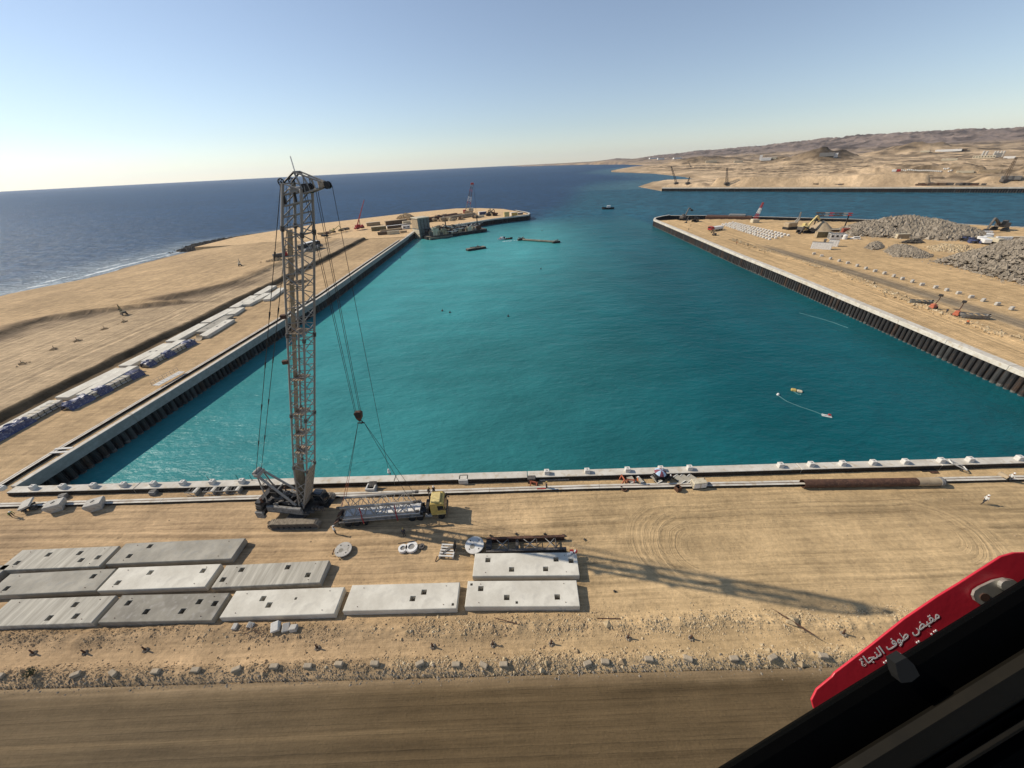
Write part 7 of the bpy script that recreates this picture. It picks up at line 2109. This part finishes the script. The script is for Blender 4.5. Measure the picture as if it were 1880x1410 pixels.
# machine cluster
p = G(1450, 421, .1); cr2 = thing('crawler_crane', 'tan crawler crane with a bent raised arm among the machines on the right pier', 'crawler crane', p, R(10))
MB().cbox((0, 0, 1.0), (8, 5, 1.6), .3).build('crawler_base', M['iron'], cr2); MB().cbox((-.5, 0, 3.0), (7, 4.2, 2.6), .3).build('house', M['tan'], cr2)
inv = Matrix.Rotation(-R(10), 3, 'Z')
k1 = inv @ (on_y(1467, 401, p.y) - p); k2 = inv @ (on_y(1471, 389, p.y) - p)
for w in (-.7, .7): bar('boom_arm', (2, w, 2.5), k1 + Vector((0, w, 0)), .45, 'boom', cr2); bar('upper_arm', k1 + Vector((0, w * .6, 0)), k2 + Vector((0, w * .4, 0)), .25, 'machine', cr2)
bar('dipper', k1, k1 + Vector((-.5, 0, -7)), .3, 'iron', cr2)
p = G(1483, 404, 3); r = thing('lattice_jib', 'rusty lattice jib with red end laid level behind the machines', 'lattice jib', (p.x, p.y - 20, 0.1), R(-32)); lattice_mast(r, (-9, 0, 8.5), (9.5, 0, 8.8), 2.0, 1.2, 8, ['rust', 'rust', 'boom', 'red'], .2)
for x in (-8, 8): MB().cyl((x, 0, 0), (x, 0, 8.0), .35, n=8).build('stand', M['iron'], r)
excavator(G(1474, 427, .1), 1.9, R(25), 'pale_yellow', 'big pale yellow excavator with raised boom before the sand cone', 40, stick=-30)
excavator(G(1488, 428, .1), 1.2, R(190), 'machine_dk', 'small dark machine right of the big yellow excavator', 25)
p = G(1505, 424, 0); mb = MB(); n = 26; vs = [(0, 0, 6.2)]; 
for kk, (rr2, zz) in enumerate(((2.2, 5.0), (5.0, 2.6), (8.5, 0.0))): vs += [(math.cos(2 * math.pi * i / n) * rr2 * random.uniform(.92, 1.08), math.sin(2 * math.pi * i / n) * rr2 * random.uniform(.92, 1.08), zz) for i in range(n)]
fs = [(0, 1 + i, 1 + (i + 1) % n) for i in range(n)] + [(1 + k * n + i, 1 + (k + 1) * n + i, 1 + (k + 1) * n + (i + 1) % n, 1 + k * n + (i + 1) % n) for k in range(2) for i in range(n)]
tag(mb.add(vs, fs).build('sand_cone', M['tan'], None, p, smooth=True), 'smooth cone of tan sand between the yellow excavator and the olive container', 'sand heap')
cpx(1508, 436, 22, 9, 9, R(-8), 'olive', 'olive container below the sand cone on the right pier', roof='tan')
cpx(1530, 426, 20, 7, 4, R(-15), 'brown', 'low brown shed with a cream roof behind the white cabin', roof='cream', name='site_shed', cat='shed')
cpx(1533, 439, 22, 12, 9, R(-20), 'white', 'white cabin with grey roof left of the round white tank', roof='machine', name='site_cabin', cat='cabin', windows=3)
cpx(1554, 429, 18, 6, 8, R(-8), 'redcont', 'red brown container in front of the big rock heap')
p = G(1549, 440, .05); o = MB().cyl((0, 0, 0), (0, 0, 2.4), 1.3, n=16).cyl((0, 0, 2.4), (0, 0, 2.9), 1.3, .5, 16).build('water_tank', M['white'], None, p); tag(o, 'round white tank beside the white cabin', 'tank')
car(G(1569, 440, .05), R(150), 'white', 'white estate car right of the round white tank')
# cabin court: two long offices with a yard between them
c0 = G(1506, 458, .05); m = mpp(c0)
container(c0, 24 * m * 1.25, 5.5 * m, 12 * m, R(-38), 'white', 'long cream site office with a grey roof at the front of the cabin court', cat='office', roof='machine', name='site_office')
c1 = G(1528, 453, .05); container(c1, 15 * m, 5.5 * m, 12 * m, R(-38), 'white', 'shorter white site office with grey roof at the back of the cabin court', cat='office', roof='machine', name='site_office')
c2 = G(1513, 447, .05); container(c2, 12 * m, 4 * m, 7 * m, R(50), 'cream', 'narrow cross block joining the two offices of the cabin court', cat='office', roof='machine_dk', name='site_office')
# rock heaps
rock_heap('rubble_heap', [(1535, 424), (1560, 419), (1620, 414), (1700, 413), (1760, 421), (1812, 434), (1800, 442), (1740, 442), (1680, 439), (1610, 436), (1560, 434)], 7.5, 5200, .6, 1.9, M['stone_grey'], 'big long heap of grey rock at the back of the right pier', 71)
rock_heap('rubble_heap', [(1586, 456), (1600, 446), (1618, 448), (1622, 456), (1606, 461)], 1.8, 420, .35, .95, M['stone_grey'], 'small heap of grey rock right of the cabin court', 72)
rock_heap('rubble_heap', [(1622, 462), (1640, 451), (1675, 455), (1716, 472), (1690, 476), (1640, 472)], 2.1, 1300, .35, 1.05, M['stone_grey'], 'middle heap of grey rock on the right pier', 73)
rock_heap('rubble_heap', [(1696, 455), (1725, 449), (1780, 453), (1795, 461), (1760, 466), (1712, 463)], 1.4, 700, .4, 1.1, M['stone_yellow'], 'low heap of pale rock behind the middle heap', 74)
rock_heap('rubble_heap', [(1712, 482), (1760, 470), (1800, 458), (1830, 448), (1890, 446), (1990, 452), (2010, 560), (1910, 534), (1860, 520), (1800, 505)], 6.2, 5200, .4, 1.3, M['stone_grey'], 'great heap of grey rock at the right edge of the view', 75)
cpx(1655, 438, 20, 6, 7, R(-8), 'tan', 'tan container standing alone before the big rock heap', roof='cream')
rock_heap('rubble_heap', [(1652, 447), (1668, 443), (1692, 443), (1696, 447), (1675, 449)], 1.8, 160, .4, .9, M['stone_dark'], 'low brown dirt mound behind the middle rock heap', 76)
for k, (px, py, L_, rz, cm, bm_, lab) in enumerate(((1803, 447, 9, 60, 'white', 'white', 'white lorry nearest the dark stack at the foot of the great heap'), (1812, 441, 9, 40, 'white', 'machine', 'white lorry with grey bed behind the nearest one'), (1820, 446, 9, 80, 'white', 'cream', 'white lorry with cream bed beside the long white container'))): lorry(G(px, py, .1), L_, R(rz), cm, bm_, lab)
cpx(1838, 446, 20, 6, 9, R(-25), 'white', 'long white container behind the great rock heap', roof='white')
cpx(1866, 441, 26, 5, 5, R(-20), 'tan', 'tan store at the right edge behind the great rock heap', roof='cream')
cpx(1872, 453, 26, 7, 10, R(-20), 'bluebox', 'dark blue container at the right edge beside the great rock heap', roof='machine')
cpx(1807, 430, 18, 5, 4.5, R(-25), 'white', 'white cabin at the right foot of the big rock heap', name='site_cabin', cat='cabin')
for k, (px, py) in enumerate(((1772, 442), (1782, 444), (1790, 447))):
    p = G(px, py, .1); r = thing('parts_heap', 'dark stacked parts, %s from the left before the big rock heap' % ORD[k], 'parts heap', p, R(-20)); rg = random.Random(80 + k)
    for j in range(8): MB().box((rg.uniform(-2, 2), rg.uniform(-1.5, 1.5), rg.uniform(.5, 1.8)), (rg.uniform(1, 3.2), rg.uniform(.8, 2), rg.uniform(.6, 1.6)), rg.uniform(0, 3)).build('part', M['iron' if j % 3 else 'bluebox'], r)
excavator(G(1833, 423, .1), 2.0, R(200), 'machine_dk', 'dark excavator at the channel edge behind the big rock heap', 25)
# white marker blocks along the haul road
mk = [(1494, 464), (1508, 468), (1524, 473), (1540, 477), (1556, 481), (1573, 486), (1589, 491), (1606, 496), (1623, 500), (1640, 505), (1656, 510), (1674, 515), (1692, 521), (1717, 526), (1737, 531), (1759, 537), (1782, 544), (1804, 550), (1830, 557), (1856, 565)]
first = None
for i, (px, py) in enumerate(mk):
    p = G(px, py + 3, .3); lab = 'white marker block, %s from the far end of the row beside the dark haul road' % ORD[i]
    if first is None: first = MB().cbox((0, 0, .45), (1.3, .8, .95), .12).build('marker_block', M['conc'], None, p); o = first
    else: o = link('marker_block', first.data, None, p)
    o.rotation_euler = (0, 0, random.uniform(-.5, .5)); tag(o, lab, 'marker block', 'white marker blocks on the right pier')
boat(G(1689, 556, .35), 6.2, 2.1, R(165), 'grey open boat lying on the sand left of the orange lifts', 'greyhull', False)
boat(G(1785, 582, .35), 7.0, 2.4, R(160), 'larger grey open boat lying on the sand right of the orange lifts', 'machine', False)
def lift(px, py, label, rz):
    p = G(px, py, .1); r = thing('boom_lift', label, 'boom lift', p, rz)
    MB().cbox((0, 0, .75), (2.4, 1.3, .6), .08).build('chassis', M['orange'], r)
    for x in (-.8, .8):
        for y in (-.65, .65): MB().cyl((x, y - .15, .4), (x, y + .15, .4), .4, n=12).build('wheel', M['tyre'], r)
    MB().cbox((-.4, 0, 1.35), (1.3, 1.0, .7), .08).build('turret', M['orange'], r)
    bar('lower_arm', (.2, 0, 1.4), (1.3, 0, 2.9), .14, 'rust', r); bar('upper_arm', (1.3, 0, 2.9), (1.0, 0, 4.1), .11, 'rust', r); MB().box((1.0, 0, 4.2), (.7, .9, .6)).build('basket', M['iron'], r)
lift(1711, 567, 'orange boom lift between the two grey boats, left of its twin', R(20)); lift(1754, 580, 'orange boom lift beside the larger grey boat', R(30))
person(1736, 576, 'stand', 'shirt_d', 0, 'worker standing between the two orange lifts on the right pier'); person(1773, 597, 'walk', 'shirt_o', R(40), 'worker in orange walking below the larger grey boat')
for k, (px, py) in enumerate(((1268, 416), (1312, 434), (1264, 423), (1352, 449))):
    person(px, py, 'stand', ('shirt_d', 'shirt_o')[k % 2], k, ('worker standing near the tip of the right pier', 'worker in orange standing below the red and white lorry', 'worker in orange close to the far end of the right quay wall', 'worker in orange by the right quay wall midway to its tip')[k]) if k != 1 else None

# ---- far shore
def far_crane(px0, py0, px1, py1, w, label, mat='iron'):
    p = far_hit(px0, py0); r = thing('lattice_crane', label, 'lattice crane', p)
    t = on_y(px1, py1, p.y) - p
    MB().cbox((0, 0, 1.4), (7, 4.5, 2.6), .4).build('base', M['machine_dk'], r)
    lattice_mast(r, (0, 0, 2), t, w * .8, w * .4, 8, [mat], .19)
    return r
far_crane(1241, 339, 1232, 305, 3.2, 'thin lattice crane leaning left at the tip of the far quay')
far_crane(1333, 341, 1335, 308, 3.6, 'upright lattice crane in the middle of the far quay')
far_crane(1840, 338, 1866, 289, 3.4, 'crawler crane with a long leaning boom at the right end of the far quay', 'brown')
far_crane(1262, 339, 1266, 325, 2.4, 'low curved crane near the tip of the far quay')
far_crane(1268, 307, 1264, 298, 4, 'small distant crane behind the sand spit')
def far_box(px, py, wpx, hpx, mat, label, rz=R(-35), name='far_building', cat='building', dk=.6, roof=None, windows=0):
    p = far_hit(px, py); m = mpp(p)
    return container(p - Vector((0, 0, .3)), wpx * m, wpx * m * dk, hpx * m * 1.15, rz, mat, label, cat=cat, roof=roof, name=name, windows=windows)
far_box(1805, 291, 28, 4, 'cream', 'long low white hall before the silos on the far shore', R(-50), dk=.25, windows=8)
far_box(1830, 289, 10, 6, 'machine', 'grey blue hall beside the silos on the far shore', R(-50))
for k, (px, py) in enumerate(((1802, 286), (1808, 286), (1823, 286), (1828, 286), (1834, 286), (1839, 286))):
    p = far_hit(px, py + 2); m = mpp(p); o = MB().cyl((0, 0, -1), (0, 0, 8 * m), 1.6 * m, n=14).cyl((0, 0, 8 * m), (0, 0, 9.4 * m), 1.6 * m, .4 * m, 14).build('silo', M['conc'], None, p); tag(o, 'white silo on the far shore, %s from the left' % ORD[k], 'silo', 'white silos on the far shore')
far_box(1852, 291, 14, 3, 'white', 'flat white shed right of the silos on the far shore', R(-50))
far_box(1740, 279, 34, 3, 'white', 'long white compound below the hills on the far shore', R(-50), dk=.3)
far_box(1766, 277, 12, 3, 'brown', 'dark block at the right end of the white compound on the far shore', R(-50))
far_box(1698, 280, 12, 2.5, 'cream', 'cream block left of the white compound on the far shore', R(-50))
far_box(1517, 288, 22, 5, 'machine', 'grey works building at the foot of the dark hillock on the far shore', R(-40), dk=.4)
far_box(1533, 289, 6, 6, 'white', 'small white block right of the grey works building', R(-40))
far_box(1742, 295, 20, 3, 'cream', 'cream shed row in the middle of the desert plain', R(-45), dk=.25)
far_box(1405, 296, 16, 4, 'white', 'white works hall far across the plain', R(-30), dk=.35); far_box(1396, 294, 4, 7, 'white', 'white works tower beside the hall far across the plain', R(-30)); far_box(1420, 293, 8, 3, 'cream', 'cream block right of the white works hall', R(-30))
far_box(1305, 299, 18, 3, 'cream', 'tan warehouse behind the sand spit', R(-20), dk=.35); far_box(1355, 299, 14, 3, 'cream', 'cream warehouse right of the tan one behind the sand spit', R(-20), dk=.35)
far_box(1200, 292, 16, 1.6, 'white', 'white tailings pile seen as a streak under the far left hills', R(0), dk=.4, name='far_shed', cat='shed'); far_box(1213, 293, 12, 2, 'white', 'white shed under the far left hills', R(0), dk=.4, name='far_shed', cat='shed'); far_box(1243, 292, 14, 2, 'white', 'flat white shed right of the white streak under the hills', R(0), dk=.4, name='far_shed', cat='shed')
far_box(1852, 334, 24, 5, 'machine', 'grey shed behind the leaning crane on the far quay', R(-41), dk=.3, name='quay_shed', cat='shed', roof='machine')
far_box(1640, 317, 6, 3, 'white', 'white shed at the left end of the cube row on the far shore', R(-41)); far_box(1648, 317, 5, 3, 'red', 'red shed at the left end of the cube row on the far shore', R(-41))
far_box(1770, 319, 22, 3, 'cream', 'long cream shed right of the cube row on the far shore', R(-41), dk=.25); far_box(1815, 318, 28, 4, 'tan', 'tan shed row near the leaning crane on the far shore', R(-41), dk=.2)
first = None
for k in range(26):
    p = far_hit(1655 + k * 3.6, 314.2 + k * .08)
    m = mpp(p)
    if first is None: first = MB().cbox((0, 0, .9 * m), (2.1 * m, 2.0 * m, 2.0 * m), .2).build('concrete_cube', M['conc_white'], None, p); o = first
    else: o = link('concrete_cube', first.data, None, p)
    tag(o, 'white concrete cube in the long row on the far desert shore', 'concrete cube', 'row of white cubes on the far shore')
for k, (px, w) in enumerate(((1705, 22), (1733, 18), (1770, 14), (1793, 24), (1690, 8), (1540, 10), (1500, 8), (1425, 10), (1395, 9), (1370, 8))):
    p = far_hit(px, 342.5); m = mpp(p); far = p + qn * 10
    r = thing('plant_stack', 'dark stack of quay plant on the edge of the far quay, %s counted' % ORD[k], 'plant stack', far, math.atan2(qd.y, qd.x)); rg = random.Random(90 + k)
    r['label'] = 'dark low stack of plant along the edge of the far desert quay'; r['group'] = 'dark stacks along the far quay'
    for j in range(7): MB().box((rg.uniform(-.5, .5) * w * m, rg.uniform(-2, 2), 1 + rg.uniform(0, 1)), (rg.uniform(2, 7), rg.uniform(2, 4), rg.uniform(1.4, 3)), 0).build('unit', M[rg.choice(['iron', 'machine_dk', 'brown', 'rust'])], r)

# scattered plant and material heaps that crowd the outer arm
for k, (px, py, wpx, mt) in enumerate(((786, 404, 9, 'machine_dk'), (797, 406, 8, 'tan'), (806, 400, 7, 'iron'), (829, 405, 10, 'cream'), (838, 401, 9, 'machine_dk'), (846, 403, 8, 'rust'), (853, 399, 8, 'tan'), (871, 400, 8, 'machine_dk'), (776, 402, 8, 'brown'), (866, 395, 6, 'iron'))):
    p = G(px, py, .1); m = mpp(p); r = thing('parts_heap', '%s dusty heap of parts along the crowded outer arm' % ORD[k], 'parts heap', p, R(40), 'parts heaps along the outer arm'); rg = random.Random(240 + k)
    for j in range(11): MB().box((rg.uniform(-.5, .5) * wpx * m, rg.uniform(-2.4, 2.4), rg.uniform(.5, 2.0)), (rg.uniform(1, 4.5), rg.uniform(.8, 2.4), rg.uniform(.8, 2.6)), rg.uniform(0, 3)).build('part', M[mt if j % 3 else 'tan'], r)

# pale stones of the low ridge beside the haul road on the right pier
rng_ = np.random.RandomState(91); n = 3800
yy = rng_.uniform(60, 235, n); tq_ = 20 + 2 * np.sin(yy * .05) + rng_.normal(0, 1.3, n); kk = rng_.rand(n) < np.clip((fbm(yy * .12, tq_ * .3, 3, 220) - .33) * 3, .1, 1)
mb = MB(); rg = random.Random(44)
for y, t, k in zip(yy, tq_, kk):
    if k: mb.rock((float(XR(y)) + t, y, .35), min(.9, rg.lognormvariate(-1.45, .5)), rng=rg)
tag(mb.build('rubble', M['stone_yellow']), 'pale stones along the low ridge beside the haul road on the right pier', kind='stuff')
# ================================================================== THE CAB ROUND THE CAMERA: WINDOW FRAME AND RED LEVER
def CV(px, py, d):
    u, v = (px - W0 / 2) / FPX, (py - H0 / 2) / FPX
    return Vector((0, 0, CAMH)) + (V_FWD + V_RIGHT * u + V_DOWN * v) * d
M['gasket'] = pm('black_rubber', (0.0012, 0.0012, 0.0012), (0.0008, 0.0008, 0.0008), 20, 0.9, spec=.04)
M['frame_lit'] = pm('frame_lit_paint', (0.013, 0.0105, 0.0065), (0.007, 0.006, 0.004), 5, 0.7, spec=.12, coord='Object')  # brown tone paints the light caught by ledge and lip
M['trim'] = pm('black_trim', (0.0012, 0.0012, 0.0012), (0.0008, 0.0008, 0.0008), 12, 0.9, spec=.03)
M['lever_red'] = pm('lever_red_paint', (0.58, 0.026, 0.045), (0.48, 0.020, 0.036), 6, 0.42, spec=.45, bump=.0004, bscale=60)
M['zinc'] = pm('zinc_plate', (0.52, 0.50, 0.44), (0.36, 0.34, 0.29), 25, 0.42, 0.55)
M['letter'] = pm('white_lettering', (0.9, 0.9, 0.88), (0.85, 0.85, 0.83), 20, 0.6)
EX = Vector((380, -235, 0)).normalized(); PX_ = Vector((235, 380, 0)).normalized()
OX, OY = 1640.0, 1215.0
def FP(s, q, d): return CV(OX + EX.x * s + PX_.x * q, OY + EX.y * s + PX_.y * q, d)
base = FP(0, 200, .6)
wf = thing('cab_window_frame', 'black cab window frame slanting across the bottom right corner', 'window frame', base)
def strip(name, prof, s0, s1, mat, n=10):
    """a moulding: profile points (offset across the frame, distance) swept along the frame"""
    m_ = len(prof); vs = []; fs = []
    for i in range(n + 1):
        s = s0 + (s1 - s0) * i / n
        for q, d in prof: vs.append(FP(s, q, d) - base)
    for i in range(n):
        for j in range(m_): fs.append((i * m_ + j, i * m_ + (j + 1) % m_, (i + 1) * m_ + (j + 1) % m_, (i + 1) * m_ + j))
    fs.append(tuple(range(m_))); fs.append(tuple(n * m_ + j for j in range(m_ - 1, -1, -1)))
    o = MB().add(vs, fs).build(name, mat, wf, smooth=False)
    return o
strip('outer_gasket', [(-4, .64), (0, .615), (8, .60), (30, .595), (108, .60), (108, .70), (0, .70)], -560, 560, M['gasket'])
strip('frame_ledge', [(104, .605), (112, .575), (135, .563), (176, .570), (190, .60), (190, .70), (104, .70)], -620, 560, M['frame_lit'])
strip('inner_gasket', [(186, .595), (192, .585), (212, .585), (214, .60), (214, .70), (186, .70)], -640, 560, M['gasket'])
strip('frame_lip', [(212, .592), (216, .575), (226, .572), (232, .592), (232, .70), (212, .70)], -640, 560, M['frame_lit'])
strip('trim_panel', [(230, .598), (260, .585), (600, .54), (1300, .50), (1300, .70), (230, .70)], -900, 700, M['trim'])
# the red lever
def LP(px, py): return (px, py)
out = [(1490, 1286), (1500, 1266), (1528, 1243), (1533, 1236), (1600, 1185), (1660, 1137), (1722, 1095), (1760, 1072), (1810, 1040), (1838, 1022), (1862, 1015), (1900, 1014), (1990, 1016), (1990, 1090), (1900, 1096), (1860, 1104), (1800, 1146), (1740, 1184), (1660, 1236), (1600, 1272), (1545, 1298), (1512, 1308), (1494, 1301)]
DL = .70
lv_base = CV(1640, 1200, DL)
lever = thing('emergency_lever', 'red emergency lever with white lettering outside the cab window', 'lever', lv_base)
def flat(name, pts, d0, d1, mat, parent, org):
    n = len(pts); vs = [CV(a, b, d0) - org for a, b in pts]; k = d1 - d0
    vs += [v - V_FWD * 0 + V_FWD * k for v in vs[:n]]
    fs = [tuple(range(n)), tuple(range(2 * n - 1, n - 1, -1))] + [(i, n + i, n + (i + 1) % n, (i + 1) % n) for i in range(n)]
    o = MB().add(vs, fs).build(name, mat, parent)
    # outward faces
    bm = bmesh.new(); bm.from_mesh(o.data); bmesh.ops.recalc_face_normals(bm, faces=bm.faces); bm.to_mesh(o.data); bm.free()
    return o
bl = flat('blade', out, DL, DL + .004, M['lever_red'], lever, lv_base)
bv = bl.modifiers.new('edge', 'BEVEL'); bv.width = .0012; bv.segments = 2
clip = [(1787, 1094), (1790, 1085), (1800, 1078), (1826, 1066), (1845, 1062), (1862, 1065), (1880, 1078), (1890, 1095), (1860, 1104), (1800, 1110), (1791, 1103)]
cp = flat('clip_plate', clip, DL - .006, DL - .002, M['zinc'], lever, lv_base)
def ring_pts(cx, cy, r_, n=16, e=.8): return [(cx + math.cos(2 * math.pi * i / n) * r_, cy + math.sin(2 * math.pi * i / n) * r_ * e) for i in range(n)]
flat('clip_hole', ring_pts(1809, 1097, 9), DL - .0075, DL - .006, M['rust'], lever, lv_base)
flat('clip_boss', ring_pts(1851, 1076, 13), DL - .012, DL - .006, M['zinc'], lever, lv_base)
flat('rubber_stop', [(1644, 1218), (1664, 1207), (1678, 1220), (1689, 1240), (1674, 1252), (1655, 1254), (1649, 1242)], .575, .59, pm('grey_rubber', (.006, .006, .0055), (.0035, .0035, .003), 14, .8), lever, lv_base)
# lettering: the glyphs are set in their joined forms, left to right
def lettering(text, px, py, size_px, ang, name, d):
    cu = bpy.data.curves.new(name, 'FONT'); cu.body = text; cu.align_x = 'CENTER'; cu.align_y = 'CENTER'; cu.extrude = .004; cu.size = 1.0; cu.resolution_u = 4; cu.offset = 0.014
    o = bpy.data.objects.new(name, cu); COL.objects.link(o); cu.materials.append(M['letter'])
    k = size_px * d / FPX
    xa = V_RIGHT * math.cos(ang) - V_DOWN * math.sin(ang); ya = V_RIGHT * -math.sin(ang) * -1 * -1 + V_DOWN * -math.cos(ang)
    xa.normalize(); za = -V_FWD; ya = za.cross(xa)
    mt = Matrix((xa, ya, za)).transposed().to_4x4()
    dg = bpy.context.evaluated_depsgraph_get(); dg.update()
    me = bpy.data.meshes.new_from_object(o.evaluated_get(dg)); bpy.data.objects.remove(o)
    if not me.materials: me.materials.append(M['letter'])
    o = link(name, me, lever)
    o.matrix_local = Matrix.Translation(CV(px, py, d) - lv_base) @ mt @ Matrix.Scale(k, 4)
    return o
TXT = '\uFE93\uFE8E\uFEA0\uFEE8\uFEDF\uFE8D \uFED1\uFEEE\uFEC3 \uFEBE\uFE92\uFED8\uFEE3'
lettering(TXT, 1652, 1173, 22.5, math.atan2(76, 118), 'lettering', DL - .0006)
dots = [(1715.7, 1160), (1719, 1158), (1711, 1164.5), (1684, 1180), (1687.5, 1178), (1653, 1201), (1638, 1208.5), (1633, 1211), (1628, 1214), (1624, 1217)]
for a, b in dots: flat('letter_mark', ring_pts(a, b, 1.7, 8, 1), DL - .0012, DL - .0004, M['letter'], lever, lv_base)
